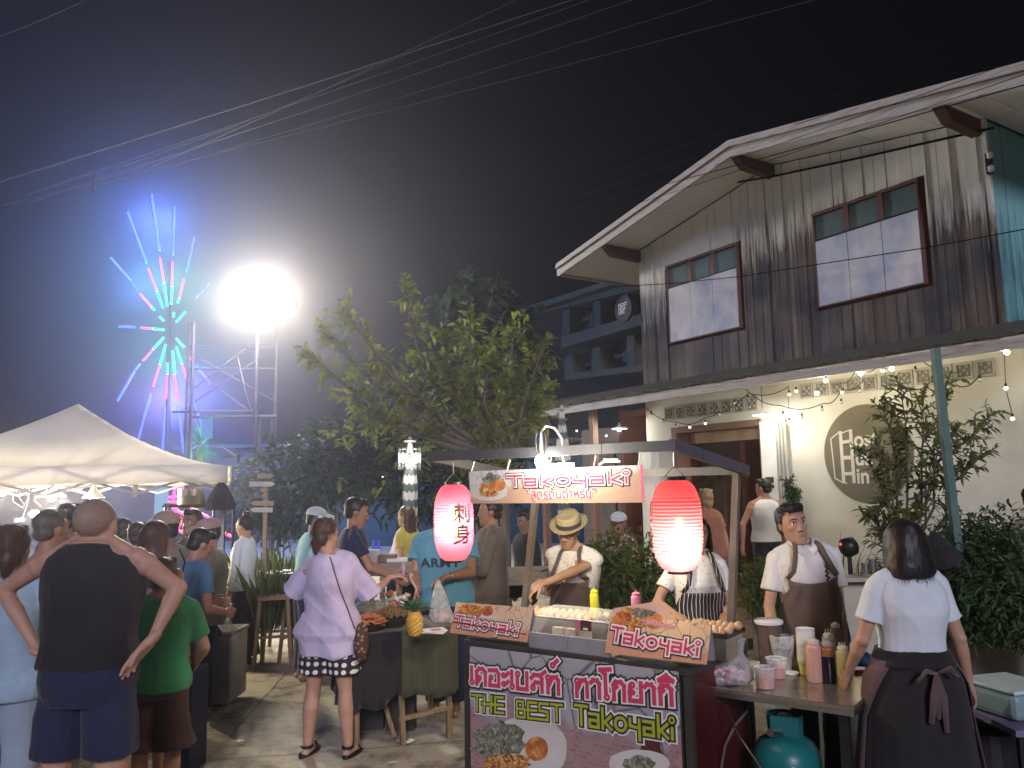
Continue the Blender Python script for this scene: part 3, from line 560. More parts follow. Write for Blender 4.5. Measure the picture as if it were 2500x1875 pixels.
# bell lamps under the tent and their cables
def bell_lamp(px, py, Y, label, power, colr, rs=.13):
    c = at(px, py, Y); f = thing('hanging_lamp', label, 'lamp', c, group='lamps hanging under the tent')
    mb = MB(); mb.lathe([(.015, .22), (.03, .12), (.045, .09), (rs*.6, .05), (rs, 0)], 18, c, cap=False); o = obj('lamp_shade', mb, M_whitep, f, smooth=True); sm = o.modifiers.new('s', 'SOLIDIFY'); sm.thickness = .003
    mb = MB(); mb.ball(c+V3((0, 0, -.01)), .05, 12, 8); obj('bulb', mb, glow('bulb_warm', (1, .86, .6), 12), f, smooth=True)
    mb = MB(); mb.tube([c+V3((0, 0, .2)), c+V3((.01, 0, .24)), V3((c.x, c.y, c.z+.3))], .008, 6); obj('cord', mb, M_cable, f)
    if power: lamp(c+V3((0, 0, -.10)), power, colr, .05, 'bulb_light')
    return f
bell_lamp(229, 1215, 10.0, 'white bell lamp right of the bald man in black', 60, (1, .9, .7))
bell_lamp(127, 1212, 9.8, 'brightest lamp of the tent with a warm yellow glow', 300, (1, .82, .52), .16)
bell_lamp(6, 1198, 9.4, 'lamp at the left edge of the tent', 200, (1, .85, .6), .15)
for q, pts in enumerate((((30, 1190), (32, 1225), (55, 1240), (70, 1215), (62, 1188)), ((72, 1188), (68, 1225), (52, 1272)), ((84, 1186), (86, 1225), (100, 1236)), ((50, 1190), (46, 1215), (60, 1232), (74, 1200)))):
    mb = MB(); mb.tube([at(x, y, 10.5+.03*q) for x, y in pts], .006, 6); one('loose_cable', mb, mat('grey_cable', (.12, .12, .12), rough=.7), ('white cable looping widest under the tent lamps', 'white cable hanging straight with a plug at its end', 'short white cable beside the bright tent lamp', 'white cable making a small loop under the tent')[q], 'cable', 'loose cables under the tent')
mb = MB(); mb.box(at(48, 1270, 9.6), (.09, .03, .03)); one('power_strip', mb, M_whitep, 'small white plug strip at the end of the hanging cable', 'plug')
f = thing('blue_lamp', 'small cyan led lamp under the tent at the far left', 'lamp', at(84, 1254, 9.9)); mb = MB(); mb.ball(at(84, 1254, 9.9), (.07, .03, .045), 12, 6); obj('led', mb, glow('led_cyan', (.3, .85, 1), 14), f, smooth=True); mb = MB(); mb.box(at(84, 1262, 9.92), (.16, .03, .03)); obj('housing', mb, M_darkmetal, f)
lamp(at(84, 1256, 9.7), 8, (.4, .8, 1), .05, 'led_light')
# counter of the tent stall
ts = thing('tent_counter', 'long dim serving counter under the white tent', 'counter', V3((cx, 10.6, 0)))
mb = MB(); mb.box((cx, 10.6, .86), (3.3, .7, .04)); obj('counter_top', mb, M_woodl, ts); mb = MB(); mb.box((cx, 10.35, .42), (3.2, .03, .83)); obj('front_cloth', mb, mat('dull_cloth', (.10, .09, .10), rough=.9), ts)
# ================================================================ overhead lines
M_line = mat('overhead_line', (.055, .055, .06), rough=.8, spec=.1); M_blackline = mat('black_line', (.014, .014, .015), rough=1, spec=0)
LN = [((560, 215+110), (1250, 0), 16), ((0, 445), (1290, 30), 15), ((340, 385), (1300, 45), 14), ((390, 392), (1500, 10), 14.5), ((380, 380), (720, 245), 15), ((460, 395), (1600, 40), 13.5), ((0, 505), (1320, 170), 13), ((0, 90), (180, 10), 15)]
R2 = [((1100, 500), (2500, 40), 6.2, .0025), ((1100, 540), (2500, 78), 6.0, .0035), ((1150, 560), (2500, 120), 5.9, .0035), ((1250, 590), (2500, 180), 5.8, .003), ((1500, 480), (2500, 140), 5.6, .003), ((1300, 530), (2500, 205), 5.5, .0045), ((1250, 515), (2500, 25), 6.3, .0035)]
ln_lab = ['overhead line crossing the upper left, topmost of the bundle', 'long overhead line running from the left edge to the top', 'overhead line second from the top of the bundle', 'overhead line third from the top of the bundle', 'short bright overhead line above the light sculpture', 'overhead line lowest of the bright bundle', 'lowest overhead line crossing above the floodlights', 'overhead line in the upper left corner']
for q, (a, b, Y) in enumerate(LN):
    dx, dy = b[0]-a[0], b[1]-a[1]; k0, k1 = -.3, 1.9
    p, r_ = at(a[0]+dx*k0, a[1]+dy*k0, Y+6), at(a[0]+dx*k1, a[1]+dy*k1, Y-6); pts = []
    a3, b3 = at(*a, Y+.4), at(*b, Y-.4); d = b3-a3; pts = [a3+d*(k0+(k1-k0)*i/14)+V3((0, 0, -.10*math.sin(PI*i/14)+.06)) for i in range(15)]
    mb = MB(); mb.tube(pts, (.008, .014, .007, .008, .006, .007, .008, .006)[q], 5); one('overhead_line', mb, M_line, ln_lab[q], 'power line', 'overhead lines across the sky', smooth=True)
r_lab = ['overhead line highest over the wooden house roof', 'second overhead line above the house roof', 'third overhead line close above the roof', 'overhead line just above the gable of the house', 'overhead line touching the roof ridge at the right', 'thick black line passing in front of the gable boards', 'faint overhead line above the roof lines']
for q, (a, b, Y, r_) in enumerate(R2):
    a3, b3 = at(*a, (60, 60, 60, 14, 14, 14, 60)[q]), at(*b, Y-.5); d = b3-a3; pts = [a3+d*(1.05*i/40)+V3((0, 0, -.04*math.sin(PI*i/40))) for i in range(41)]
    mb = MB(); mb.tube(pts, r_, 5); one('overhead_line', mb, M_blackline, r_lab[q], 'power line', 'overhead lines across the sky', smooth=True)
def facwire(pts, label, n_=.25, r=.008, sag=0):
    mb = MB(); P = [onp(x, y, H(0, 0, n_), HN) for x, y in pts]; mb.tube(P, r, 5); return one('house_cable', mb, M_blackline, label, 'cable', 'cables on the house front', smooth=True)
facwire(((1550, 490), (1700, 462), (1900, 428), (2100, 385), (2300, 340), (2426, 312)), 'thick twisted cable running across the gable boards to its bracket', .12, .014)
facwire(((1500, 700), (1640, 692), (1800, 676), (2000, 645), (2260, 605), (2500, 560)), 'thin cable crossing both upstairs windows', .2, .006)
ib = thing('cable_bracket', 'black insulator bracket at the corner of the teal wall', 'bracket', H(TR, 4.98, .1))
mb = MB(); hbox(mb, TR+.03, TR+.08, 4.9, 5.12, .03, .08); obj('plate', mb, M_darkmetal, ib)
for z in (4.93, 5.07): mb = MB(); mb.lathe([(.02, -.03), (.035, -.015), (.02, 0), (.035, .015), (.02, .03)], 10, H(TR+.1, z, .12)); obj('insulator', mb, M_whitep, ib, smooth=True); mb = MB(); mb.tube([H(TR+.06, z, .08), H(TR+.1, z, .12)], .012, 6); obj('arm', mb, M_darkmetal, ib)
mb = MB(); mb.tube([at(232, 420, 14.6), at(229, 455, 14.6), at(230, 468, 14.6)], .02, 6); mb.tube([at(222, 424, 14.6), at(240, 420, 14.6)], .012, 5); one('line_clamp', mb, M_line, 'small clamp hanging on the overhead line at the upper left', 'clamp')
# wall-mounted round sign bracket left of the gable
rs = thing('hanging_round_sign', 'dark round sign with pale lettering hung from the left corner of the upper storey', 'sign', H(TL, 4.6, .1))
c_ = H(TL-.28, 4.62, .12)
mb = MB(); mb.lathe([(.21, -.025), (.21, .025)], 26, c_, M=HM @ Matrix.Rotation(R_(90), 4, 'X')); obj('disc', mb, M_black, rs, smooth=True)
mb = MB(); mb.tube([c_+ZV*.13+HT*.1, H(TL+.01, 4.76, .1)], .012, 6); mb2 = MB(); mb2.tube([c_-ZV*.13+HT*.1, H(TL+.01, 4.47, .1)], .012, 6); obj('arm', mb, M_darkmetal, rs); obj('arm', mb2, M_darkmetal, rs)
for z in (.06, -.0, -.06): lettering('lettering', ('HOST', 'HUA', 'HIN')[int((.06-z)/.06+.5)], .085, lambda X, Y, Z, z=z: c_+HN*.030+HT*(X-.11)+ZV*(Y+z-.02), M_whitep, rs, off=.004)
# ================================================================ warm string bulbs and pendants on the house front
def facp(px, py, n_): return onp(px, py, H(0, 0, n_), HN)
def bulb(px, py, n_, lit, i, s=1.0, drop=None, lab=None):
    p = facp(px, py, n_); f = thing('string_bulb', lab or '', 'bulb', p, group='string bulbs on the house front')
    mb = MB(); mb.ball(p, .024*s, 12, 8); obj('glass', mb, glow('bulb_lit', (1, .80, .38), 22) if lit == 2 else (glow('bulb_dim', (1, .86, .55), 2.2) if lit else mat('bulb_off', (.6, .6, .52), rough=.15, scale=4)), f, smooth=True)
    mb = MB(); mb.tube([p+ZV*.02*s, p+ZV*.06*s], [.016*s, .014*s], 8); obj('socket', mb, M_black, f)
    if drop: mb = MB(); mb.tube([p+ZV*.06*s, facp(*drop, n_)], .004, 5); obj('cord', mb, M_cable, f)
    if lit == 2: lamp(p+HN*.05, 5.0, (1, .88, .62), .03, 'bulb_light')
    return f
BL = [(1994, 960, .5, 2, 'lowest of the cluster of bright string bulbs'), (2016, 929, .5, 2, 'bright bulb second from the left under the eaves'), (2101, 912, .5, 2, 'bright bulb third from the left under the eaves'), (2155, 905, .5, 1, 'small bulb touching the bright one on its left'), (2177, 900, .5, 2, 'brightest string bulb left of the green post'),
      (2235, 905, .5, 0, 'large unlit bulb close to the green post'), (1927, 963, .45, 1, 'small bulb above the drain pipes, lower of a pair'), (1944, 955, .45, 1, 'small bulb above the drain pipes, upper of a pair'), (2056, 958, .45, 1, 'dim bulb on a cable loop above the round sign'), (2165, 955, .5, 1, 'dim bulb hanging below the brightest one'),
      (1927, 1032, .3, 2, 'glowing bulb hanging beside the drain pipes'), (1958, 1018, .3, 0, 'unlit bulb right of the glowing one by the pipes'), (2007, 1000, .3, 0, 'unlit bulb above the left edge of the round sign'), (2054, 983, .3, 0, 'unlit bulb above the middle of the round sign'), (2099, 955, .3, 0, 'unlit bulb above the right edge of the round sign'), (2201, 947, .3, 0, 'unlit bulb above the climbing tree'), (2257, 965, .3, 0, 'unlit bulb just left of the green post'),
      (2393, 928, .35, 0, 'unlit bulb on the wall between post and corner lamp'), (2324, 965, .35, 0, 'unlit bulb among leaves right of the green post'), (2458, 860, .5, 2, 'bright bulb at the upper right corner'), (2456, 948, .4, 1, 'bulb on the vertical cord below the corner lamp'), (2472, 1022, .35, 1, 'lowest bulb of the vertical cord at the right'),
      (1912, 1013, .3, 0, 'unlit bulb right above the drain pipes'), (1590, 1010, .35, 0, 'unlit bulb at the left corner of the plaster wall'), (1620, 1030, .35, 0, 'unlit bulb left of the doorway'), (1650, 1042, .35, 0, 'unlit bulb above the left door post'), (1684, 1043, .35, 1, 'white-tipped bulb above the doorway'), (1722, 1034, .35, 1, 'bulb in front of the vent blocks'), (1756, 1012, .35, 0, 'bulb above the middle of the doorway'), (1793, 984, .3, 0, 'unlit bulb above the vent blocks'), (1827, 973, .3, 0, 'unlit bulb highest above the doorway'),
      (1455, 1060, .3, 1, 'small lit bulb left of the porch pendant'), (1480, 1064, .3, 1, 'small bulb just left of the porch pendant'), (1408, 1052, .3, 1, 'small bulb beside the striped umbrella')]
for q, (x, y, n_, lit, lab) in enumerate(BL): bulb(x, y, n_, lit, q, 1.0 if lit == 2 else .8, {19: (2457, 835), 20: (2452, 865), 21: (2457, 955), 9: (2160, 880), 8: (2053, 935), 10: (1925, 940)}.get(q), lab)
def facstring(pts, label, n_=.35): 
    P = [facp(x, y, n_) for x, y in pts]; mb = MB(); Q = []
    for a, b in zip(P, P[1:]):
        for i in range(6): s_ = i/6; Q.append(a.lerp(b, s_)-ZV*.06*math.sin(PI*s_))
    Q.append(P[-1]); mb.tube(Q, .006, 5); return one('bulb_cable', mb, M_cable, label, 'cable', 'cables of the string bulbs', smooth=True)
facstring(((1577, 995), (1650, 1030), (1722, 1020), (1827, 960), (1925, 945)), 'sagging bulb cable across the doorway')
facstring(((1820, 950), (1905, 990), (2010, 985), (2056, 950), (2110, 925)), 'sagging bulb cable above the round sign')
facstring(((1960, 905), (2010, 915), (2053, 935), (2090, 900), (2150, 890), (2180, 885), (2240, 865), (2290, 890)), 'tangled bulb cable along the fascia', .5)
facstring(((2190, 930), (2260, 945), (2330, 940), (2393, 915)), 'bulb cable dipping behind the green post')
def pendant(p, label, power, rs=.12):
    f = thing('pendant_lamp', label, 'lamp', p, group='white shade pendants')
    mb = MB(); mb.lathe([(.012, .09), (.022, .05), (.035, .035), (rs, 0), (rs+.004, -.006)], 22, p, cap=False); o = obj('lamp_shade', mb, M_whitep, f, smooth=True); sm = o.modifiers.new('s', 'SOLIDIFY'); sm.thickness = .003
    mb = MB(); mb.ball(p-ZV*.01, .035, 12, 8); obj('bulb', mb, glow('bulb_white', (1, .95, .82), 22), f, smooth=True)
    mb = MB(); mb.tube([p+ZV*.09, p+ZV*.42], .005, 5); obj('cord', mb, M_cable, f); lamp(p-ZV*.07, power, (1, .93, .78), .04, 'bulb_light'); return f
pendant(facp(1862, 1012, .42), 'white shade pendant glowing above the doorway pier', 13)
pendant(facp(1512, 1046, .3), 'white shade pendant in the dark porch left of the house', 16)
# ================================================================ people: one continuous skin per body, clothes and hair as children
def remesh(mb, vox, it=3, name='m', wr=0, wk=9.0, seed=0):
    me = mb.mesh('tmp'); o = bpy.data.objects.new('tmp', me); C.objects.link(o)
    m = o.modifiers.new('r', 'REMESH'); m.mode = 'VOXEL'; m.voxel_size = vox
    if it: s = o.modifiers.new('s', 'SMOOTH'); s.factor = .5; s.iterations = it
    dg = bpy.context.evaluated_depsgraph_get(); r = bpy.data.meshes.new_from_object(o.evaluated_get(dg)); r.name = name
    bpy.data.objects.remove(o); bpy.data.meshes.remove(me)
    r.polygons.foreach_set('use_smooth', [True]*len(r.polygons))
    if wr:
        n = len(r.vertices); co = np.empty(n*3); r.vertices.foreach_get('co', co); co = co.reshape(-1, 3); no = np.empty(n*3); r.vertices.foreach_get('normal', no); no = no.reshape(-1, 3)
        x, y, z = co.T; k = wk; s = seed*1.7
        d = np.sin(k*(x*2.1+z*.9)+2.2*np.sin(k*.55*z+s)+s)+.7*np.sin(k*(z*2.3-x*1.1+y)+1.8*np.sin(k*.7*x-s))+.5*np.sin(k*3.1*(x+.4*z)+2*np.sin(k*1.3*z+s))+.4*np.sin(k*4.3*(y+.5*z)+s)
        d2 = np.abs(np.sin(k*1.2*(x*1.3+z*.8+.3*y)+1.6*np.sin(k*.8*z+s)))**.6; co = co+no*(d*wr+(.5-d2)*wr*1.2+(.0045 if wr > .0018 else 0))[:, None]; r.vertices.foreach_set('co', co.ravel()); r.update()
    return r
def ring(z, hw, hd, y0=0, n=22, e=2.4, x0=0, front=1.0):
    o = []
    for j in range(n):
        a = 2*PI*j/n; c, s = math.cos(a), math.sin(a)
        x = math.copysign(abs(c)**(2/e), c)*hw; y = math.copysign(abs(s)**(2/e), s)*hd*(front if s > 0 else 1); o.append(Vector((x0+x, y0+y, z)))
    return o
TM_ = [(.475, .080, .062, 0), (.515, .098, .070, 0), (.56, .094, .064, 0), (.61, .087, .060, 0), (.66, .091, .062, 0), (.72, .100, .066, 0), (.77, .104, .066, 0), (.80, .098, .058, -.003), (.822, .076, .046, -.006), (.842, .046, .036, -.006)]
TF_ = [(.475, .086, .064, 0), (.515, .103, .072, 0), (.56, .094, .064, 0), (.61, .076, .054, 0), (.66, .080, .056, 0), (.72, .088, .070, .006), (.77, .089, .062, .002), (.80, .084, .050, -.003), (.821, .064, .040, -.006), (.838, .036, .030, -.006)]
def interp(tab, z):
    if z <= tab[0][0]: return tab[0][1:]
    for a, b in zip(tab, tab[1:]):
        if z <= b[0]: t = (z-a[0])/(b[0]-a[0]); return tuple(a[i]+(b[i]-a[i])*t for i in (1, 2, 3))
    return tab[-1][1:]
def skin(name, c): return mat(name, c, (c[0]*.78, c[1]*.68, c[2]*.66), rough=.50, scale=7, detail=8, sub_=.10, spec=.4, bump=.05, bscale=120)
SK = {'pale': skin('skin_pale', (.50, .31, .23)), 'tan': skin('skin_tan', (.40, .225, .145)), 'asia': skin('skin_light_tan', (.47, .30, .20)), 'brown': skin('skin_brown', (.27, .15, .10))}
def hairm(name, c): return mat(name, c, tuple(x*.45 for x in c), rough=.5, scale=26, stretch=(3, 3, .25), bump=.35, bscale=60, spec=.5)
HR = {'black': hairm('hair_black', (.016, .013, .013)), 'brown': hairm('hair_brown', (.085, .04, .024)), 'dark': hairm('hair_dark_brown', (.035, .022, .018)), 'grey': hairm('hair_grey', (.12, .10, .09)), 'blonde': hairm('hair_blonde', (.30, .20, .10)), 'stubble': mat('hair_stubble', (.32, .22, .18), (.24, .165, .135), rough=.6, scale=60, bump=.2)}
M_eyew = mat('eye_white', (.75, .73, .70), rough=.2, scale=4, amt=.05); M_iris = mat('iris', (.02, .012, .008), rough=.15); M_lip = mat('lip', (.36, .165, .13), rough=.4, scale=20, amt=.2)
def fabric(name, c, amt=.25, scale=5, **k): return mat(name, c, rough=.85, scale=scale, amt=min(.5, amt*1.3), bump=1.0, bscale=7.5, detail=8, sheen=.15, **k)
def ik(s, h, l1, l2, hint):
    d = h-s; L = d.length
    if L > (l1+l2)*.995: h = s+d*((l1+l2)*.995/L); d = h-s; L = d.length
    if L < abs(l1-l2)+.02: L = abs(l1-l2)+.02
    a = (l1*l1-l2*l2+L*L)/(2*L); r = math.sqrt(max(l1*l1-a*a, 0)); u = d.normalized(); q = hint-u*hint.dot(u); q.normalize(); return s+u*a+q*r, h
def hand_prims(mb, w, d, n, th, curl=.5, sc=1.0, pinch=False):
    d = d.normalized(); n = (n-d*n.dot(d)).normalized(); s = d.cross(n)*th
    mb.caps(w-d*.02*sc, w+d*.03*sc, .024*sc, .026*sc, 10, sc=(1.15, .7), ref=s)
    for i, (o, L) in enumerate(((.030, .070), (.010, .078), (-.010, .073), (-.029, .058))):
        L *= sc; k = w+d*(.088-.004*abs(i-1))*sc+s*o*sc
        mb.caps(w+d*.02*sc+s*o*.6*sc, k, .0165*sc, .0125*sc, 8)
        c0 = curl*(.6+.12*i); p = k; dd = d; r0 = .0098*sc
        for j, f in enumerate((.45, .32, .27)):
            a = c0*(.7+.55*j); dd = (dd*math.cos(a)+n*math.sin(a)).normalized(); dd = (dd+s*(.10*(1.3-i))*(.5 if j == 0 else 0)*(1-curl)).normalized(); q = p+dd*L*f; mb.caps(p, q, r0, r0*.9, 7); p = q; r0 *= .93
    p0 = w+d*.022*sc+s*.026*sc; p1 = p0+(d*.6+s*.75+n*.25).normalized()*.038*sc; p2 = p1+(d*.9+s*.25+n*(.2+.5*curl)).normalized()*.032*sc; p3 = p2+(d*.9-s*.05+n*(.25+.6*curl)).normalized()*.025*sc
    mb.caps(w+s*.012*sc, p0, .02*sc, .016*sc, 8); mb.caps(p0, p1, .016*sc, .0125*sc, 8); mb.caps(p1, p2, .012*sc, .0105*sc, 8); mb.caps(p2, p3, .0105*sc, .009*sc, 8)
def head_prims(mb, X, female=False, nose=1.0):
    t = MB(); j = .93 if female else 1.0
    t.ball((0, -.014, .034), (.074, .094, .082), 20, 14)
    rg = [ring(z, w, hd, y, 18, 2.3) for z, w, hd, y in ((-.112, .018*j, .016, .064), (-.104, .034*j, .032, .052), (-.086, .048*j, .050, .038), (-.06, .058*j, .062, .026), (-.03, .064, .072, .016), (.0, .068, .077, .012), (.03, .070, .080, .010), (.06, .064, .076, .008))]
    t.rings(rg)
    for s in (-1, 1):
        t.caps((s*.014, .083, .030), (s*.046, .072, .031), .009, .008, 8)            # brow
        t.ball((s*.040, .062, -.014), (.020, .020, .018), 10, 8)                   # cheek
        t.ball((s*.0125, .092, -.030), (.0085, .010, .0075), 8, 6)                 # nostril
        t.ball((s*.074, -.004, .002), (.009, .020, .031), 10, 8, M=Matrix.Rotation(R_(-18*s), 4, 'Z'))
    t.caps((0, .083, .024), (0, .098, -.016), .0075, .0100, 8); t.ball((0, .099, -.024), (.0125*nose, .0125*nose, .011), 10, 8)
    t.caps((-.014, .080, -.058), (.014, .080, -.058), .011, .011, 8); t.ball((0, .074, -.098), (.020*j, .014, .013), 10, 8)
    for v in t.v: pass
    mb.add([X(Vector(v)) for v in t.v], t.f)
PEOPLE = {}
def person(label, px, py_sh, Y, top=None, yaw=0, H=None, sex='m', g=1.0, sk='tan', hair=('short', 'black'), lean=0, side=0, twist=0, head=(0, 0, 0), arms=(None, None), curl=.35, clothes=(), hat=None,
           vox=.009, face=False, stance=.08, sit=False, z0=0, group=None, stepf=0, neckf=0, cat='person', glasses=False, hoff=(0, 0), headtop_off=0):
    b = at(px, py_sh, Y); loc = Vector((b.x, Y, z0))
    if H is None: H = (at(px, top, Y).z-z0)
    H += headtop_off
    W = Matrix.Translation(loc) @ Matrix.Rotation(R_(yaw), 4, 'Z'); Wi = W.inverted()
    tab = TM_ if sex == 'm' else TF_; shx = (.098 if sex == 'm' else .086)*H*(1+(g-1)*.5); zh = .50*H; drop = 0
    if sit: drop = zh-.50
    la, sa, ta = R_(lean), R_(side), R_(twist)
    def B(p):
        p = Vector(p); f = min(1, max(0, (p.z-.50*H)/(.16*H))); f = f*f*(3-2*f); q = p-Vector((0, 0, .52*H))
        q = (Matrix.Rotation(sa*f, 3, 'Y') @ Matrix.Rotation(-la*f, 3, 'X') @ Matrix.Rotation(ta*f, 3, 'Z')) @ q
        return q+Vector((0, 0, .52*H-drop))
    def tl(p): return Wi @ Vector(p)
    body = MB()
    zs = [t_[0] for t_ in tab]
    def torso(scw, scd, z0_, z1_, n=22, wmod=None, top_in=None, add=0, e=2.4):
        rg = []; k = max(5, int((z1_-z0_)/.028))
        for i in range(k+1):
            z = z0_+(z1_-z0_)*i/k; hw, hd, y0 = interp(tab, z); hw = hw*(1+(g-1)*.8); hd = hd*(1+(g-1)*1.3)
            if z < .475: hw *= 1.0; hd *= 1.0
            if wmod: hw *= wmod(z)
            rg.append([B(p) for p in ring(z*H, hw*H*scw+add, hd*H*scd+add, y0*H+(g-1)*.02, n, e)])
        return rg
    body.rings(torso(.93, .93, .475, .842))
    hd_ = headtop_off; nb = B((0, -.008*H, .822*H))
    Rh = Matrix.Rotation(R_(head[0]), 3, 'Z') @ Matrix.Rotation(R_(-head[1]), 3, 'X') @ Matrix.Rotation(R_(head[2]), 3, 'Y')
    hs_ = (H-headtop_off)/1.72*(1.05 if sex == 'm' else 1.02)
    if H < 1.55: hs_ = .95
    Rb = Matrix.Rotation(sa*.6, 3, 'Y') @ Matrix.Rotation(-la*.75, 3, 'X')
    hc = nb+Rb @ Vector((hoff[0], .018+neckf, (1-.822)*H-.122*hs_+hoff[1]-.012-headtop_off))
    def X(v): return hc+Rh @ (v*hs_)
    head_prims(body, X, sex == 'f')
    body.caps(nb+Vector((0, -.004, -.03)), X(Vector((0, -.012, -.05))), .054*hs_*(1+(g-1)*.5), .050*hs_*(1+(g-1)*.4), 14)
    # arms
    A = []
    for i, sgn in enumerate((-1, 1)):
        sh = B((sgn*shx, -.004, .799*H)); spec = arms[i]
        l1, l2 = .168*H, .150*H
        if spec is None: spec = dict(h=(sgn*(shx+.05*g), .02, .48*H-drop), out=.2)
        hh = spec['h']; hh = tl(hh) if isinstance(hh, Vector) else Vector(hh)
        hint = Vector(spec.get('hint', (sgn*.6, -1, -.25)))
        el, hh = ik(sh, hh, l1, l2, hint)
        if 'e' in spec: e2 = spec['e']; el = tl(e2) if isinstance(e2, Vector) else Vector(e2)
        A.append((sh, el, hh, sgn)); ag = 1+(g-1)*.7; k = .88 if sex == 'f' else 1.0
        body.caps(sh, sh.lerp(el, .45), .046*k*ag, .041*k*ag, 12); body.caps(sh.lerp(el, .4), el, .041*k*ag, .034*k*ag, 12); body.caps(el, el.lerp(hh, .35), .034*k*ag, .036*k*ag, 12); body.caps(el.lerp(hh, .3), hh, .035*k*ag, .0225*k, 12); ea_ = ((el-sh).normalized()-(hh-el).normalized()); body.ball(el+(ea_.normalized()*.012 if ea_.length > .1 else Vector((0, -.01, 0))), .030*k*ag, 10, 8); body.ball(sh.lerp(el, .22), .050*k*ag, 10, 8)
        body.caps(B((sgn*shx*.45, -.006, .808*H)), sh, .036*ag, .044*k*ag, 10); body.caps(B((sgn*.020*H, -.012, .850*H)), B((sgn*shx*.80, -.010, .815*H)), .030*ag, .028*ag, 10)
        d = Vector(spec.get('d', (hh-el).normalized())) if not isinstance(spec.get('d'), Vector) else (Wi.to_3x3() @ spec['d'])
        nn = Vector(spec.get('n', (-sgn, 0, 0))); nn = nn if not spec.get('nw') else Wi.to_3x3() @ nn
        th = 1 if spec.get('thumb', None) is None else spec['thumb']
        # thumb side: for a hanging arm the thumb points forward
        dd = d.normalized(); s_ = dd.cross((nn-dd*nn.dot(dd)).normalized()); th = spec.get('thumb', 1 if s_.dot(Vector((0, 1, 0))) > 0 else -1)
        hand_prims(body, hh, d, nn, th, spec.get('curl', curl), sc=(.92 if sex == 'f' else 1.03)*H/1.72)
    # legs
    Lg = []
    for sgn in (-1, 1):
        hp = Vector((sgn*.050*H, 0, .495*H-drop)); lg = 1+(g-1)*.5
        if sit: kn = hp+Vector((sgn*.05, .24*H, .0)); an = Vector((kn.x, kn.y+.02, .06)); kn.z = max(kn.z, .46)
        else:
            an = Vector((sgn*(.5*stance+.045), sgn*stepf-.01, .045*H)); kn = hp.lerp(an, .50)+Vector((sgn*.006, .012, 0))
        Lg.append((hp, kn, an)); f_ = 1.08 if sex == 'f' else 1
        body.caps(hp, hp.lerp(kn, .5), .078*H/1.72*lg*f_, .066*H/1.72*lg*f_, 14); body.caps(hp.lerp(kn, .45), kn, .067*H/1.72*lg, .050*H/1.72*lg, 14)
        cf = kn.lerp(an, .33)+Vector((0, -.012, 0)); body.caps(kn, cf, .049*H/1.72*lg, .053*H/1.72*lg, 14); body.caps(cf, an, .053*H/1.72*lg, .034*H/1.72, 14)
        body.caps(an+Vector((0, -.03, -.035*H+.012)), an+Vector((sgn*.012, .14*H/1.72, -.045*H+.028)), .030, .026, 10, sc=(1, 1))
        for t_ in range(4): body.caps(an+Vector((sgn*(.012+.0)+(t_-1.5)*.017, .13, -.045*H+.02)), an+Vector((sgn*.012+(t_-1.5)*.019, .175-.01*abs(t_-1.5*sgn), -.045*H+.014)), .011, .009, 7)
    me = remesh(body, vox, 2, 'person')
    me.materials.append(SK[sk]); root = bpy.data.objects.new('person', me); C.objects.link(root); root.matrix_world = W; root.location = loc; root.rotation_euler = (0, 0, R_(yaw)); tag(root, label, cat, group)
    def kid(name, m_, mt, smooth=True):
        if isinstance(m_, MB):
            me_ = m_.mesh(name, smooth); bm = bmesh.new(); bm.from_mesh(me_); bmesh.ops.recalc_face_normals(bm, faces=bm.faces); bm.to_mesh(me_); bm.free()
        else: me_ = m_
        for q in (mt if isinstance(mt, (list, tuple)) else [mt]): me_.materials.append(q)
        o = bpy.data.objects.new(name, me_); C.objects.link(o); o.parent = root; return o
    info = dict(root=root, W=W, H=H, B=B, X=X, A=A, Lg=Lg, kid=kid, torso=torso, tab=tab, parts={})
    sd_ = len(PEOPLE)+1; hem_ = min([.60]+[c_[2].get('hem', .50)+.035 for c_ in clothes if c_[0] == 'top' and len(c_) > 2]+[.54 for c_ in clothes if c_[0] == 'top' and len(c_) < 3])
    for c_ in clothes:
        kind = c_[0]; mt = c_[1]; p = c_[2] if len(c_) > 2 else {}
        if kind == 'top':
            m_ = MB(); hem = p.get('hem', .50); lo = p.get('loose', .03); slv = p.get('sleeve', .5); fl = p.get('flare', .0)
            wm = (lambda z: 1+fl*max(0, (.72-z)/.25)) 
            if slv <= 0: wm2 = lambda z: wm(z)*(1.0 if z < .72 else max(.50, 1.0-(z-.72)*p.get('strap', 3.0)))
            else: wm2 = wm
            m_.rings(torso(1.03+lo, 1.06+lo*1.3, hem, .838 if slv > 0 else .834, wmod=wm2, e=2.3))
            if slv > 0:
                for (sh, el, hh, sgn) in A:
                    k = .88 if sex == 'f' else 1.0; ag = 1+(g-1)*.7; sw_ = p.get('swide', 1.25)
                    m_.caps(B((sgn*shx*.3, -.006, .808*H)), sh, .040*ag, .052*k*ag, 12); m_.caps(B((sgn*.034*H, -.010, .836*H)), B((sgn*shx*.85, -.010, .814*H)), .038*ag, .043*ag, 10)
                    if slv <= 1: 
                        e_ = sh.lerp(el, slv); r1, r2 = .053*k*ag, .047*k*ag*sw_; pts = [sh+(e_-sh)*t_ for t_ in (0, .35, .7, 1.0)]; m_.tube(pts, [r1, r1*1.02, (r1+r2)/2, r2], 14)
                    else:
                        e_ = el.lerp(hh, slv-1); m_.caps(sh, el, .053*k*ag, .044*k*ag*sw_*.9, 14); m_.tube([el, el.lerp(e_, .5), e_], [.043*k*ag*sw_*.92, .038*k*ag*sw_*.95, .030*k*sw_], 14)
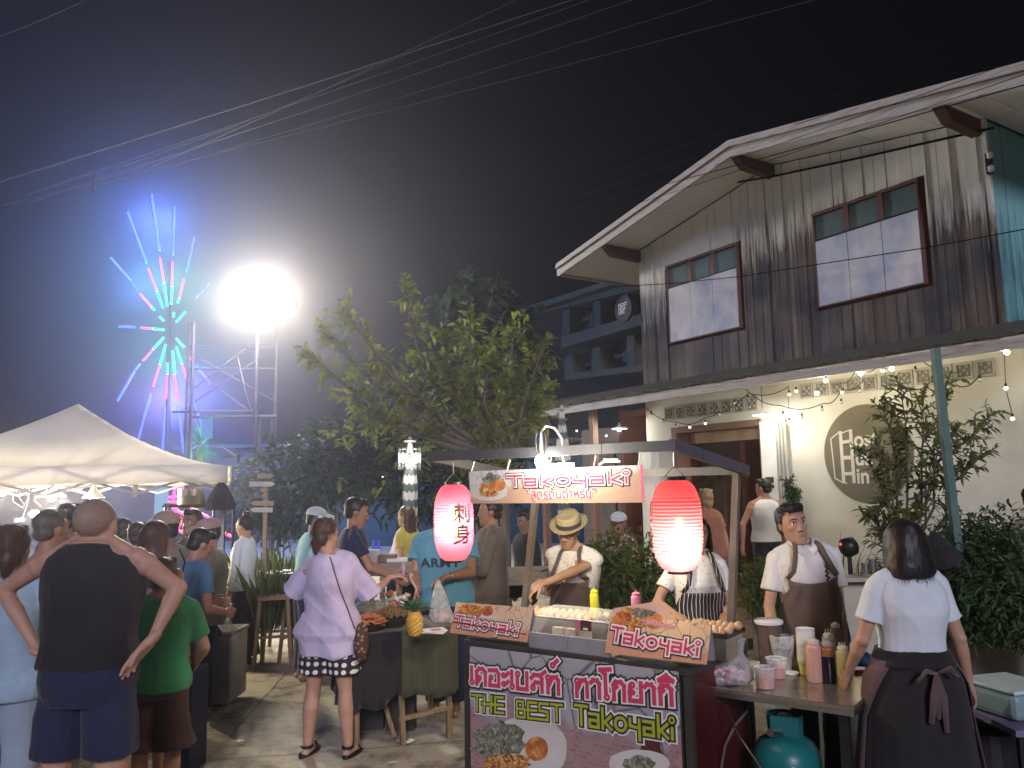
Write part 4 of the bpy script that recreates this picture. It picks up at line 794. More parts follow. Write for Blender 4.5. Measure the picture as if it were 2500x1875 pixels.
            r_ = remesh(m_, p.get('vox', vox), 4, 'top', p.get('wr', .0028), p.get('wk', 9), sd_); info['parts']['top'] = kid(p.get('name', 'shirt'), r_, mt)
        elif kind in ('pants', 'shorts'):
            m_ = MB(); lo = p.get('loose', .03); wz = p.get('waist', hem_); k = p.get('len', .97 if kind == 'pants' else .38); m_.rings(torso(1.0+lo*.3, 1.01+lo*.3, .475, wz))
            for hp, kn, an in Lg:
                lg = 1+(g-1)*.5; rr_ = [(0, .092), (.18, .088), (.35, .080), (.5, .066+lo*.3), (.68, .064+lo*.3), (.85, .055+lo*.5), (1.0, .050+lo*.6)]
                pts, rs = [], []
                for i in range(9):
                    t_ = k*i/8; P = hp.lerp(kn, t_/.5) if t_ < .5 else kn.lerp(an, (t_-.5)/.5)
                    for a_, b_ in zip(rr_, rr_[1:]):
                        if t_ <= b_[0]: r0 = a_[1]+(b_[1]-a_[1])*(t_-a_[0])/(b_[0]-a_[0]); break
                    pts.append(P); rs.append((r0+p.get('wide', 0)*t_)*H/1.72*lg)
                m_.tube(pts, rs, 16)
            r_ = remesh(m_, p.get('vox', vox), 4, kind, p.get('wr', .0025), 10, sd_+3); info['parts'][kind] = kid('trousers' if kind == 'pants' else 'shorts', r_, mt)
        elif kind == 'skirt':
            m_ = MB(); z1_ = p.get('waist', .61); z0_ = p.get('hem', .38); rg = []
            for i in range(12):
                z = z1_+(z0_-z1_)*i/11; hw, hd, y0 = interp(tab, max(z, .515)); t_ = i/11; ww = (hw*(1+(g-1)*.8)*1.08+p.get('flare', .03)*t_)*H; dd = (hd*(1+(g-1)*1.3)*1.12+p.get('flare', .03)*t_)*H
                q = ring(z*H, ww, dd, 0, 40, 2.1); q = [Vector((v.x*(1+p.get('pleat', .02)*t_*math.sin(j*2.3)), v.y*(1+p.get('pleat', .02)*t_*math.sin(j*2.3+1)), v.z)) for j, v in enumerate(q)]
                rg.append([B(v) for v in q])
            m_.rings(rg); r_ = remesh(m_, p.get('vox', vox), 2, 'skirt', p.get('wr', .002), 8, sd_); info['parts']['skirt'] = kid('skirt', r_, mt)
        elif kind == 'apron':
            m_ = MB(); z1_ = p.get('bib', .765); z0_ = p.get('hem', .40); rg = []; n_ = 19; k = 20
            for i in range(k+1):
                z = z1_+(z0_-z1_)*i/k; hw, hd, y0 = interp(tab, max(z, .50)); hw = hw*(1+(g-1)*.8)*H*1.12+.012; hd = hd*(1+(g-1)*1.3)*H*1.16+.016+p.get('off', .0)
                if z < .5: hd += (.5-z)*.10; hw += (.5-z)*.1
                amax = R_(p.get('bw', 40)) if z > .70 else R_(p.get('bw', 40)+(p.get('ww', 88)-p.get('bw', 40))*min(1, (.70-z)/.07)); row = []
                scoop = p.get('scoop', .0)
                for j in range(n_):
                    u = -1+2*j/(n_-1); a = PI/2-u*amax; c0, s0 = math.cos(a), math.sin(a); zz = z*H-(scoop*(1-u*u) if i == 0 else (scoop*(1-u*u)*.5 if i == 1 else 0))
                    fold = .006*math.sin(u*13+z*9)*(1 if z < .7 else .3)
                    row.append(B(Vector((math.copysign(abs(c0)**.85, c0)*hw, abs(s0)**.85*hd+fold, zz))))
                rg.append(row)
            vs = [v for r0 in rg for v in r0]; m_.add(vs, [(i*n_+j, i*n_+j+1, (i+1)*n_+j+1, (i+1)*n_+j) for i in range(k) for j in range(n_-1)])
            o = kid('apron', m_, mt); s_ = o.modifiers.new('s', 'SOLIDIFY'); s_.thickness = .004; info['parts']['apron'] = o
            for sg_ in (-1, 1):
                j = 0 if sg_ == -1 else n_-1; a = rg[0][j]; q = B(Vector((sg_*-1*.050*H*0+(-1 if rg[0][j].x < 0 else 1)*.036*H, -.010, .842*H))); md = a.lerp(q, .55)+Vector((0, .035, .012))
                tb = MB(); sx_ = -1 if rg[0][j].x < B(Vector((0, 0, z1_*H))).x else 1; x0_ = abs(interp(tab, z1_)[0])*H*(1+(g-1)*.8)*1.12*math.cos(PI/2-R_(p.get('bw', 40))); P = [a]
                for t_ in (.25, .5, .72, .88, 1.0): z_ = z1_+(.838-z1_)*t_; hd2 = interp(tab, z_)[1]*(1+(g-1)*1.3)*H*1.22+.016; P.append(B(Vector((sx_*(x0_*(1-t_)+.040*H*t_), hd2-(.010 if t_ > .9 else 0), z_*H+(.014 if t_ > .8 else 0)))))
                P.append(B(Vector((sx_*.034*H, -.02, .858*H)))); tb.tube(P, .0135, 8, sc=(.38, 1.1), ref=(0, 1, 0)); kid('apron_strap', tb, p.get('strapm', mt))
            if p.get('waistband', True):
                rg2 = torso(1.14, 1.19, .595, .606, add=.004); m2 = MB(); m2.rings(rg2); kid('apron_tie', m2, p.get('strapm', mt))
    # hair
    st_, hcn = hair; hm = HR[hcn]
    if st_ not in ('none',):
        t = MB()
        def cap(rw=.081, rd=.101, rh=.089, cz=.036, cy=-.020, back=True):
            t.ball((0, cy, cz), (rw, rd, rh), 20, 14)
        if st_ == 'buzz': t.ball((0, -.018, .038), (.0775, .0945, .084), 20, 14)
        elif st_ in ('short', 'tidy'):
            t.ball((0, -.022, .044), (.0805, .094, .084), 20, 14); t.ball((0, -.050, -.012), (.068, .058, .060), 16, 10)
            for q in range(16): a = q*PI/15-.0; t.ball((.055*math.cos(a)*1.0, .015+.045*math.sin(a), .095+.012*math.sin(q*2.3)), (.024, .022, .022), 8, 6)
            for s in (-1, 1): t.ball((s*.072, .006, .030), (.012, .022, .034), 8, 6)
        elif st_ == 'bald': t.ball((0, -.018, .036), (.0762, .0935, .083), 20, 14)
        elif st_ in ('long', 'bob', 'pony', 'bun', 'mess'):
            t.ball((0, -.018, .040), (.086, .102, .090), 20, 14)
            if st_ == 'long': zz = -.42; t.rings([ring(z, w, d, y, 18, 2.2) for z, w, d, y in ((.05, .086, .07, -.04), (-.05, .092, .060, -.050), (-.15, .095, .052, -.068), (-.27, .088, .042, -.082), (-.38, .072, .030, -.088), (zz, .050, .018, -.088))])
            if st_ == 'bob':
                t.rings([ring(z, w, d, y, 24, 2.3) for z, w, d, y in ((.10, .066, .08, -.02), (.05, .092, .100, -.018), (-.0, .104, .106, -.022), (-.06, .114, .108, -.028), (-.11, .120, .104, -.034), (-.150, .116, .096, -.036), (-.168, .104, .084, -.036), (-.174, .080, .060, -.036))])
            if st_ == 'pony': t.ball((0, -.105, .030), (.030, .032, .030), 10, 8); t.rings([ring(z, w, w*.8, y, 12) for z, w, y in ((.04, .028, -.125), (-.03, .036, -.140), (-.11, .030, -.142), (-.20, .016, -.135))]); t.ball((0, -.05, -.03), (.070, .055, .05), 12, 8)
            if st_ == 'bun': t.ball((0, -.055, .135), (.042, .042, .036), 14, 10); t.ball((0, -.055, -.02), (.068, .052, .055), 12, 8)
            if st_ == 'mess':
                t.ball((.0, -.035, .085), (.070, .070, .060), 12, 8); t.ball((0, -.05, -.02), (.078, .062, .070), 12, 8); t.caps((0, -.07, -.05), (.0, -.075, -.12), .05, .02, 10)
                for q in range(14): a = q*2.4; t.ball((.062*math.cos(a), -.03+.06*math.sin(a), .10+.02*math.sin(q*1.7)), .022, 8, 6)
        # hairline: drop what would cover the face
        cut = {'buzz': .066, 'bald': .066, 'short': .070, 'tidy': .074}.get(st_, .068)
        bx = MB(); bx.add([X(Vector(v)) for v in t.v], t.f); me_ = remesh(bx, min(vox, .0075), 2, 'hair', .0006 if st_ in ('buzz', 'bald') else .0012, 30, sd_)
        bm = bmesh.new(); bm.from_mesh(me_); Rt = Rh.transposed(); kill = []
        for v in bm.verts:
            q = (Rt @ (v.co-hc))/hs_
            if st_ in ('bob', 'long'): 
                if q.y > .018 and q.z < cut and abs(q.x) < .075: kill.append(v)
            elif q.y > -.012 and q.z < (lambda y: cut if y > .062 else (cut+.012 if y > .045 else (-.004+(cut+.010)*max(0, min(1, (y-.016)/.028)))))(q.y): kill.append(v)
            elif q.z < -.058 and st_ not in ('long', 'bob', 'pony', 'mess'): kill.append(v)
        if st_ in ('short', 'tidy', 'buzz', 'bald', 'pony', 'bun', 'mess'):
            for v in bm.verts:
                q = (Rt @ (v.co-hc))/hs_
                if q.y > -.03:
                    hl = cut if q.y > .062 else (cut+.012 if q.y > .045 else (-.004+(cut+.010)*max(0, min(1, (q.y-.016)/.028)))); m = q.z-hl
                    if 0 <= m < .024: f = 1-.085*(1-m/.024); q0 = Vector((0, -.014, .034)); v.co = hc+Rh @ ((q0+(q-q0)*f)*hs_)
        if hat:
            ks = set(kill); kill += [v for v in bm.verts if v not in ks and ((Rt @ (v.co-hc))/hs_).z > (.070 if hat[0] == 'fedora' else .055)]
        bmesh.ops.delete(bm, geom=kill, context='VERTS')
        if vox < .009 and st_ != 'bald' and not hat:
            bm.normal_update(); hsd = MB(); rh_ = random.Random(sd_); vs_ = [v for v in bm.verts]
            for q_ in range(650 if st_ in ('bob', 'mess', 'long') else 380):
                v = rh_.choice(vs_); n_ = v.normal; dn = Rh @ Vector((rh_.gauss(0, .25), .35 if st_ in ('short', 'tidy', 'buzz') and (Rt @ (v.co-hc)).z > .07*hs_ else 0, -1)); t_ = (dn-n_*dn.dot(n_)); 
                if t_.length < .2: continue
                t_ = t_.normalized(); L_ = rh_.uniform(.02, .045) if st_ in ('short', 'tidy', 'buzz') else rh_.uniform(.04, .08); s_ = n_.cross(t_)*rh_.uniform(.0006, .0013); a_ = v.co+n_*.001; b_ = a_+t_*L_*.5+n_*rh_.uniform(.001, .004)+s_*rh_.uniform(-3, 3); c_ = a_+t_*L_+n_*rh_.uniform(-.002, .006); hsd.add([a_-s_, a_+s_, b_+s_, c_, b_-s_], [(0, 1, 2, 3, 4)])
            o_ = kid('hair_strands', hsd, hm, False); o_['kind'] = 'stuff'
        bm.to_mesh(me_); bm.free(); info['parts']['hair'] = kid('hair', me_, HR['stubble'] if st_ == 'bald' else hm)
    if face:
        for s in (-1, 1):
            e_ = MB(); e_.ball(X(Vector((s*.031, .0745, .012))), Vector((.0135, .0135, .0088))*hs_, 14, 10, M=Rh.to_4x4()); o = kid('eye', e_, M_eyew)
            i_ = MB(); i_.ball(X(Vector((s*.031+face[0] if isinstance(face, tuple) else s*.031, .0842, .0122))), Vector((.0062, .0045, .0062))*hs_, 10, 8, M=Rh.to_4x4()); j_ = kid('iris', i_, M_iris); 
            l_ = MB(); l_.tube([X(Vector(q)) for q in ((s*.016, .0862, .0150), (s*.024, .0885, .0205), (s*.034, .0870, .0215), (s*.045, .0800, .0165))], [.0012, .0024, .0026, .0012], 6); kid('eyelash', l_, HR['black'])
            w_ = MB(); w_.tube([X(Vector(q)) for q in ((s*.013, .0905, .031), (s*.026, .0905, .0365), (s*.040, .0835, .0375), (s*.052, .0730, .032))], [.0030, .0042, .0036, .0014], 8, sc=(1.0, .6)); kid('eyebrow', w_, HR['black'])
            n_ = MB(); n_.ball(X(Vector((s*.0085, .0965, -.0345))), .0032*hs_, 8, 6); kid('nostril', n_, HR['dark'])
        m_ = MB(); m_.tube([X(Vector(q)) for q in ((-.023, .0800, -.0570), (-.012, .0880, -.0540), (0, .0900, -.0552), (.012, .0880, -.0540), (.023, .0800, -.0570))], [.0012, .0030, .0030, .0030, .0012], 8); kid('upper_lip', m_, M_lip)
        m_ = MB(); m_.tube([X(Vector(q)) for q in ((-.021, .0810, -.0600), (-.010, .0885, -.0635), (.010, .0885, -.0635), (.021, .0810, -.0600))], [.0012, .0038, .0038, .0012], 8); kid('lower_lip', m_, M_lip)
    if glasses:
        gl = MB()
        for s in (-1, 1): gl.tube([X(Vector((s*.032+.0215*math.cos(a), .0955, .008+.018*math.sin(a)))) for a in (2*PI*q/16 for q in range(17))], .0016, 6)
        gl.tube([X(Vector((-.0105, .0965, .010))), X(Vector((0, .0985, .012))), X(Vector((.0105, .0965, .010)))], .0016, 6)
        for s in (-1, 1): gl.tube([X(Vector((s*.053, .094, .012))), X(Vector((s*.073, .06, .012))), X(Vector((s*.079, .0, .010)))], .0016, 6)
        kid('glasses', gl, M_darkmetal)
    if hat:
        hk, hmat = hat[0], hat[1]; t = MB()
        if hk == 'cap':
            t.ball((0, -.014, .062), (.090, .106, .072), 20, 12); br = MB()
            rg = []
            for i, y in enumerate((.06, .10, .14, .165)):
                w = (.074, .074, .062, .034)[i]; rg.append([Vector((w*math.cos(a), y, .060-.004*i+.010*math.sin(a)*(1-abs(math.cos(a)))*2+.006*math.sin(a)-.012*abs(math.cos(a)))) for a in (2*PI*q/16 for q in range(16))])
            br.rings([[X(v) for v in r0] for r0 in rg]); kid('cap_brim', br, hmat)
            c2 = MB(); c2.add([X(Vector(v)) for v in t.v if True], t.f); me_ = c2.mesh('cap', True); bm = bmesh.new(); bm.from_mesh(me_); Rt = Rh.transposed()
            bmesh.ops.delete(bm, geom=[v for v in bm.verts if ((Rt @ (v.co-hc))/hs_).z < .040], context='VERTS'); bm.to_mesh(me_); bm.free(); kid('cap', me_, hmat)
        elif hk == 'fedora':
            prof = [(.150, .036, .062), (.148, .034, .058), (.128, .038, .048), (.098, .110-.07, .046)]
            def el(rx, ry, z, y0=-.010, n=32, tilt=0, dent=0): return [Vector((rx*math.cos(a), y0+ry*math.sin(a), z+tilt*math.sin(a)-dent*max(0, math.sin(a)))) for a in (2*PI*q/n for q in range(n))]
            crown = [el(.088, .106, .056), el(.087, .105, .078), el(.084, .100, .102), el(.080, .094, .122, tilt=-.006), el(.066, .080, .136, tilt=-.010), el(.040, .055, .130, tilt=-.010), el(.012, .03, .126, tilt=-.006)]
            c2 = MB(); c2.rings([[X(v) for v in r0] for r0 in crown]); kid('hat_crown', c2, hmat)
            c3 = MB(); c3.rings([[X(v) for v in r0] for r0 in (el(.0895, .1075, .050), el(.0895, .1075, .052), el(.0880, .1060, .080), el(.0865, .1045, .081))], cap=False); kid('hat_band', c3, hat[2])
            def brim(r, z0): return [Vector(((.088+r)*math.cos(a), -.010+(.106+r)*math.sin(a), z0+(r*.55)*max(0, abs(math.cos(a))-.3)+(r*.5 if math.sin(a) < -.3 else 0)*min(1, (-math.sin(a)-.3)*2)-.12*r*max(0, math.sin(a)))) for a in (2*PI*q/32 for q in range(32))]
            c4 = MB(); rr4 = [brim(-.012, .048), brim(.0, .046), brim(.028, .046), brim(.050, .048), brim(.050, .052), brim(.028, .050), brim(.0, .050), brim(-.012, .050)]; c4.rings([[X(v) for v in r0] for r0 in rr4], cap=False); kid('hat_brim', c4, hmat)
    PEOPLE[label] = info; return info
def shoes(info, mt, sandal=False):
    for (hp, kn, an), sgn in zip(info['Lg'], (-1, 1)):
        m_ = MB(); z = an.z
        if sandal:
            m_.rings([[Vector((an.x+sgn*.012+w*math.cos(a), an.y+.055+l*math.sin(a), zz)) for a in (2*PI*q/20 for q in range(20))] for w, l, zz in ((.046, .135, .0), (.048, .138, .006), (.046, .135, .02))]); info['kid']('sandal_sole', m_, mt)
            s_ = MB(); s_.tube([Vector((an.x+sgn*.012-.048, an.y+.09, .015)), Vector((an.x+sgn*.012-.02, an.y+.10, .062)), Vector((an.x+sgn*.012+.02, an.y+.10, .062)), Vector((an.x+sgn*.012+.048, an.y+.09, .015))], .016, 8, sc=(1, .3), ref=(0, 1, 0)); info['kid']('sandal_strap', s_, mt)
            s_ = MB(); s_.tube([an+Vector((.034*math.cos(a), -.005+.040*math.sin(a), -.01)) for a in (2*PI*q/16 for q in range(17))], .010, 8); info['kid']('ankle_strap', s_, mt)
        else:
            m_.caps(an+Vector((0, -.035, -z+.035)), an+Vector((sgn*.012, .15, -z+.032)), .042, .036, 12); m_.caps(an+Vector((0, -.01, -z+.04)), an+Vector((0, -.005, .0)), .043, .038, 12)
            me = remesh(m_, .008, 2, 'shoe'); info['kid']('shoe', me, mt)
def decal(info, part, name, me, frame, mt, dirn):
    # lay a flat piece of lettering on the cloth: every point is dropped along dirn onto the shirt
    o = info['parts'][part]; W = info['W']; bv = BVHTree.FromPolygons([W @ v.co for v in o.data.vertices], [tuple(p.vertices) for p in o.data.polygons]); Wi = W.inverted()
    bm = bmesh.new(); bm.from_mesh(me)
    for _ in range(2): bmesh.ops.subdivide_edges(bm, edges=[e for e in bm.edges if e.calc_length() > .02], cuts=1)
    bmesh.ops.triangulate(bm, faces=bm.faces); bm.to_mesh(me); bm.free(); dirn = Vector(dirn).normalized()
    for v in me.vertices:
        p = frame(v.co); h = bv.ray_cast(p-dirn*.6, dirn, 1.2); q = (h[0]-dirn*.004) if h[0] is not None else p; v.co = Wi @ q
    return info['kid'](name, me, mt, False)
# ---------------------------------------------------------------- who stands where
F_blk = fabric('cloth_black', (.018, .017, .020)); F_navy = fabric('cloth_navy', (.018, .024, .065)); F_green = fabric('cloth_green', (.035, .27, .11)); F_dkbr = fabric('cloth_dark_brown', (.055, .025, .022))
F_lblue = fabric('cloth_light_blue', (.33, .47, .62)); F_jean = fabric('cloth_pale_denim', (.30, .38, .50), scale=3); F_mauve = fabric('cloth_mauve', (.30, .20, .20)); F_blue = fabric('cloth_blue', (.085, .22, .40)); F_khaki = fabric('cloth_khaki', (.27, .24, .18))
F_lav = fabric('cloth_lavender', (.58, .52, .74), amt=.18); F_sky = fabric('cloth_sky', (.12, .38, .54), amt=.12); F_white = fabric('cloth_white', (.72, .71, .68), amt=.1); F_apron = fabric('cloth_apron_brown', (.135, .10, .082)); F_plum = fabric('cloth_plum', (.12, .075, .085)); F_yel = fabric('cloth_yellow', (.50, .43, .08)); F_lime = fabric('cloth_lime', (.60, .66, .12)); F_brn = fabric('cloth_grey_brown', (.19, .16, .125)); F_olive = fabric('cloth_olive', (.085, .085, .05)); F_aqua = fabric('cloth_aqua', (.30, .58, .62)); F_tanj = fabric('cloth_tan', (.42, .38, .30), amt=.6, scale=14); F_rust = fabric('cloth_rust', (.24, .09, .06)); F_cyanw = fabric('cloth_cool_white', (.66, .74, .80), amt=.1)
def dots_mat(name, base, dot, scale, r=.33, rand=.15):
    m = bpy.data.materials.new(name); m.use_nodes = True; nt = m.node_tree; L = nt.links; b = nt.nodes['Principled BSDF']; tc = node(nt, 'ShaderNodeTexCoord'); v = node(nt, 'ShaderNodeTexVoronoi', voronoi_dimensions='2D'); setin(v, 2, scale); setin(v, 'Randomness', rand)
    sp = node(nt, 'ShaderNodeSeparateXYZ'); cb_ = node(nt, 'ShaderNodeCombineXYZ'); L.new(tc.outputs['Object'], sp.inputs[0]); L.new(sp.outputs[0], cb_.inputs[0]); L.new(sp.outputs[2], cb_.inputs[1]); L.new(cb_.outputs[0], v.inputs[0])
    lt_ = node(nt, 'ShaderNodeMath', operation='LESS_THAN'); L.new(v.outputs['Distance'], lt_.inputs[0]); setin(lt_, 1, r); mx = node(nt, 'ShaderNodeMix', data_type='RGBA'); setin(mx, 6, col4(base)); setin(mx, 7, col4(dot)); L.new(lt_.outputs[0], mx.inputs[0]); L.new(mx.outputs[2], b.inputs['Base Color']); setin(b, 'Roughness', .85); return m
def stripe_mat(name, base, line, freq, duty=.16):
    m = bpy.data.materials.new(name); m.use_nodes = True; nt = m.node_tree; L = nt.links; b = nt.nodes['Principled BSDF']; tc = node(nt, 'ShaderNodeTexCoord'); sp = node(nt, 'ShaderNodeSeparateXYZ'); L.new(tc.outputs['Object'], sp.inputs[0])
    nz = node(nt, 'ShaderNodeTexNoise'); setin(nz, 2, 6); L.new(tc.outputs['Object'], nz.inputs[0]); a = node(nt, 'ShaderNodeMath', operation='MULTIPLY_ADD'); L.new(nz.outputs[0], a.inputs[0]); setin(a, 1, .03); L.new(sp.outputs[0], a.inputs[2])
    f = node(nt, 'ShaderNodeMath', operation='MULTIPLY'); L.new(a.outputs[0], f.inputs[0]); setin(f, 1, freq); g_ = node(nt, 'ShaderNodeMath', operation='FRACT'); L.new(f.outputs[0], g_.inputs[0]); l = node(nt, 'ShaderNodeMath', operation='LESS_THAN'); L.new(g_.outputs[0], l.inputs[0]); setin(l, 1, duty)
    mx = node(nt, 'ShaderNodeMix', data_type='RGBA'); setin(mx, 6, col4(base)); setin(mx, 7, col4(line)); L.new(l.outputs[0], mx.inputs[0]); L.new(mx.outputs[2], b.inputs['Base Color']); setin(b, 'Roughness', .85); return m
M_polka = dots_mat('polka_dots', (.018, .017, .022), (.70, .68, .66), 19, .30, .12); M_fleck = dots_mat('flecked_shirt', (.74, .73, .69), (.10, .09, .08), 24, .075, .8); M_flow = dots_mat('flower_shirt', (.30, .12, .13), (.55, .42, .40), 30, .32, .9)
M_stripe = stripe_mat('striped_apron', (.022, .020, .026), (.62, .60, .56), 44, .15)
M_straw = mat('straw', (.42, .36, .20), (.32, .27, .14), rough=.75, scale=40, bump=.4, bscale=120); M_band = mat('hat_band_grey', (.055, .055, .055), rough=.8); M_capw = fabric('cap_white', (.62, .66, .70)); M_capp = fabric('cap_pink', (.42, .28, .27)); M_capt = fabric('cap_tan', (.38, .26, .20))
# 1 bald man in black, hands on hips
P1 = person('bald man from behind in black sleeveless top and navy shorts, hands on hips', 230, 1360, 3.75, top=1208, yaw=0, g=1.12, headtop_off=.10, sk='pale', hair=('bald', 'grey'), vox=.0065, stance=.20, curl=.3,
  arms=(dict(h=at(96, 1592, 3.72), e=at(10, 1440, 3.8), d=Vector((.75, .1, -.3)), n=(0, 0, -1), curl=.25), dict(h=at(372, 1562, 3.7), e=at(434, 1436, 3.8), d=Vector((-.55, -.1, -.62)), n=(0, -.2, -1), thumb=1, curl=.2)),
  clothes=(('top', F_blk, dict(sleeve=0, hem=.555, loose=.05, strap=1.3, name='tank_top', flare=.0, wr=.0042)), ('shorts', F_navy, dict(loose=.07, len=.31, wide=.05, waist=.60))))
# 2 woman at the left edge
P2 = person('woman at the left edge with bushy brown hair, pale blue top and capri trousers', 28, 1400, 4.35, top=1283, yaw=8, sex='f', g=1.12, sk='tan', hair=('mess', 'brown'), vox=.0085, arms=(None, dict(h=(.22, .16, .95), hint=(1, -1, 0))),
  clothes=(('top', F_lblue, dict(sleeve=.35, hem=.47, flare=.1)), ('pants', F_jean, dict(len=.76, loose=.04))))
person('thin man with wet dark hair and mauve vest behind the bald man\'s left shoulder', 120, 1380, 5.2, top=1240, yaw=-25, sk='tan', hair=('short', 'grey'), vox=.0095, clothes=(('top', F_mauve, dict(sleeve=0)), ('shorts', F_jean, {})))  # dark hair drawn in the grey tone
person('black haired person seen just left of the bald head', 163, 1330, 6.6, top=1226, yaw=10, sk='brown', hair=('short', 'black'), vox=.012, clothes=(('top', F_navy, {}), ('pants', F_blk, {})))
person('woman with long straight reddish brown hair seen from behind', 378, 1400, 5.0, top=1268, yaw=-6, sex='f', sk='tan', hair=('long', 'brown'), vox=.0085, arms=(None, dict(h=(.21, .05, .78))), clothes=(('top', F_mauve, dict(sleeve=0)), ('shorts', F_jean, {})))
P6 = person('child in green t-shirt and dark brown shorts beside the bald man', 396, 1440, 4.7, top=1357, yaw=12, sex='m', g=1.1, sk='tan', hair=('short', 'brown'), vox=.008, arms=(dict(h=(-.12, .22, .95)), dict(h=(.17, .22, .84), hint=(.6, -1, 0))),
  clothes=(('top', F_green, dict(hem=.50, sleeve=.75, loose=.08, swide=1.3, wr=.004)), ('shorts', F_dkbr, dict(len=.46, loose=.14, wide=.08))))
person('man in tan cap facing left behind the long haired woman', 402, 1330, 6.0, top=1246, yaw=60, sk='tan', hair=('short', 'black'), hat=('cap', M_capt), vox=.011, clothes=(('top', F_khaki, {}), ('pants', F_navy, {})))
person('short haired person in aqua shirt under the tent edge', 334, 1345, 6.8, top=1272, yaw=20, sk='brown', hair=('short', 'black'), vox=.012, clothes=(('top', F_aqua, {}), ('pants', F_navy, {})))
person('person in lime yellow shirt just right of the bald head', 293, 1320, 7.4, top=1262, yaw=70, sk='brown', hair=('short', 'black'), vox=.012, clothes=(('top', F_lime, {}), ('pants', F_blk, {})))
P9 = person('person in blue shirt with a shoulder strap bending forward over the stall', 436, 1365, 5.9, H=1.60, yaw=-38, lean=16, head=(-10, 25, 0), sk='tan', hair=('short', 'black'), vox=.009, arms=(dict(h=(-.10, .32, 1.0)), dict(h=(.16, .30, .96))), clothes=(('top', F_blue, dict(sleeve=.6, loose=.06)), ('pants', F_navy, {})))
person('person in pinkish cap and loose khaki shirt looking left', 508, 1350, 6.9, top=1264, yaw=110, g=1.22, head=(10, 8, 0), sk='asia', hair=('short', 'dark'), hat=('cap', M_capp), vox=.009, face=True, arms=(dict(h=(-.12, .30, 1.0)), dict(h=(.15, .30, 1.0))), clothes=(('top', F_khaki, dict(sleeve=.7, loose=.12, hem=.46)), ('pants', F_navy, {})))
person('small dark haired child face behind the khaki shirt', 468, 1300, 7.5, top=1240, yaw=165, sk='brown', hair=('short', 'black'), vox=.012, face=True, clothes=(('top', F_olive, {}), ('pants', F_blk, {})))
P12 = person('woman with hair bun in pale blue top and black trousers, facing left', 596, 1360, 8.75, H=1.585, yaw=78, sex='f', head=(0, 14, 0), sk='asia', hair=('bun', 'black'), vox=.0095, face=True, arms=(dict(h=(-.22, .05, .74)), dict(h=(.22, .02, .74))), clothes=(('top', F_cyanw, dict(sleeve=1.75, hem=.50, loose=.05)), ('pants', F_blk, dict(loose=.08, wide=.05, waist=.64))))
shoes(P12, M_black)
# 13 lavender woman pointing
P13 = person('woman in loose lavender blouse and polka dot shorts pointing right at the fruit stall', 806, 1440, 5.85, top=1264, yaw=-14, sex='f', g=1.22, sk='pale', hair=('mess', 'brown'), lean=4, hoff=(-.065, 0), head=(-30, 5, 0), vox=.0068, stance=.20, stepf=.02, curl=.6,
  arms=(dict(h=(-.16, .24, 1.08), hint=(-1, -.3, -.6)), dict(h=at(955, 1408, 6.1), hint=(.2, 0, -1), n=(0, 0, -1), curl=.75, d=Vector((1, .25, .02)))),
  clothes=(('top', F_lav, dict(sleeve=.98, swide=2.0, hem=.42, loose=.12, flare=.12, wr=.0075, wk=10, name='blouse')), ('shorts', M_polka, dict(len=.34, loose=.09, wide=.10))))
shoes(P13, M_black, sandal=True)
# 14 navy man, 15 white cap
P14 = person('young man in dark navy shirt with thick black hair, in profile facing right', 850, 1330, 7.3, top=1212, yaw=-78, sk='tan', hair=('short', 'black'), head=(0, 14, 0), lean=6, vox=.008, face=True, arms=(dict(h=(-.15, .42, 1.05)), dict(h=(.15, .42, 1.05))), clothes=(('top', F_navy, dict(sleeve=.6, loose=.07)), ('pants', F_blk, {})))
P15 = person('person in white cap and pale blue shirt behind the lavender blouse', 745, 1330, 8.1, H=1.68, yaw=-62, lean=10, sk='brown', hair=('short', 'black'), hat=('cap', M_capw), vox=.010, head=(0, 12, 0), clothes=(('top', F_aqua, dict(sleeve=.6, loose=.08)), ('pants', F_navy, {})))
person('person in yellow top with dark reddish hair sitting behind the vendor', 1006, 1340, 9.0, H=1.66, yaw=60, sex='f', sk='asia', sit=False, hair=('long', 'brown'), vox=.011, lean=8, clothes=(('top', F_yel, {}), ('pants', F_blk, {})))
person('pale person in lavender grey shirt leaning at the far wooden table', 962, 1330, 10.2, H=1.62, yaw=-70, lean=20, sk='pale', hair=('short', 'grey'), vox=.012, clothes=(('top', F_lav, {}), ('pants', F_navy, {})))
# 17 vendor
P17 = person('fruit vendor in sky blue t-shirt holding a plastic bag, face behind the left lantern', 1086, 1330, 6.85, top=1216, yaw=176, g=1.38, sk='tan', hair=('buzz', 'dark'), head=(14, 14, 0), vox=.0075, face=True,
  arms=(dict(h=at(1090, 1408, 6.5), n=(0, .2, -1), curl=.9, hint=(-1, -.6, -.6), d=Vector((-.9, -.3, -.25))), dict(h=at(1022, 1440, 6.52), n=(-1, 0, 0), curl=.7, d=Vector((-.2, -.5, -.7)))),
  clothes=(('top', F_sky, dict(sleeve=.62, hem=.50, loose=.08, swide=1.35)), ('pants', F_navy, {})))
P17x = text_mesh('ARMY', .112, .004, 0, 'CENTER', 1.12); ctr = at(1086, 1378, 6.85)
decal(P17, 'top', 'lettering', P17x, lambda c: Vector((ctr.x+c.x*1.02-.02, ctr.y-.3, ctr.z+c.y*.9)), fabric('print_navy', (.04, .05, .10)), (0, 1, 0))
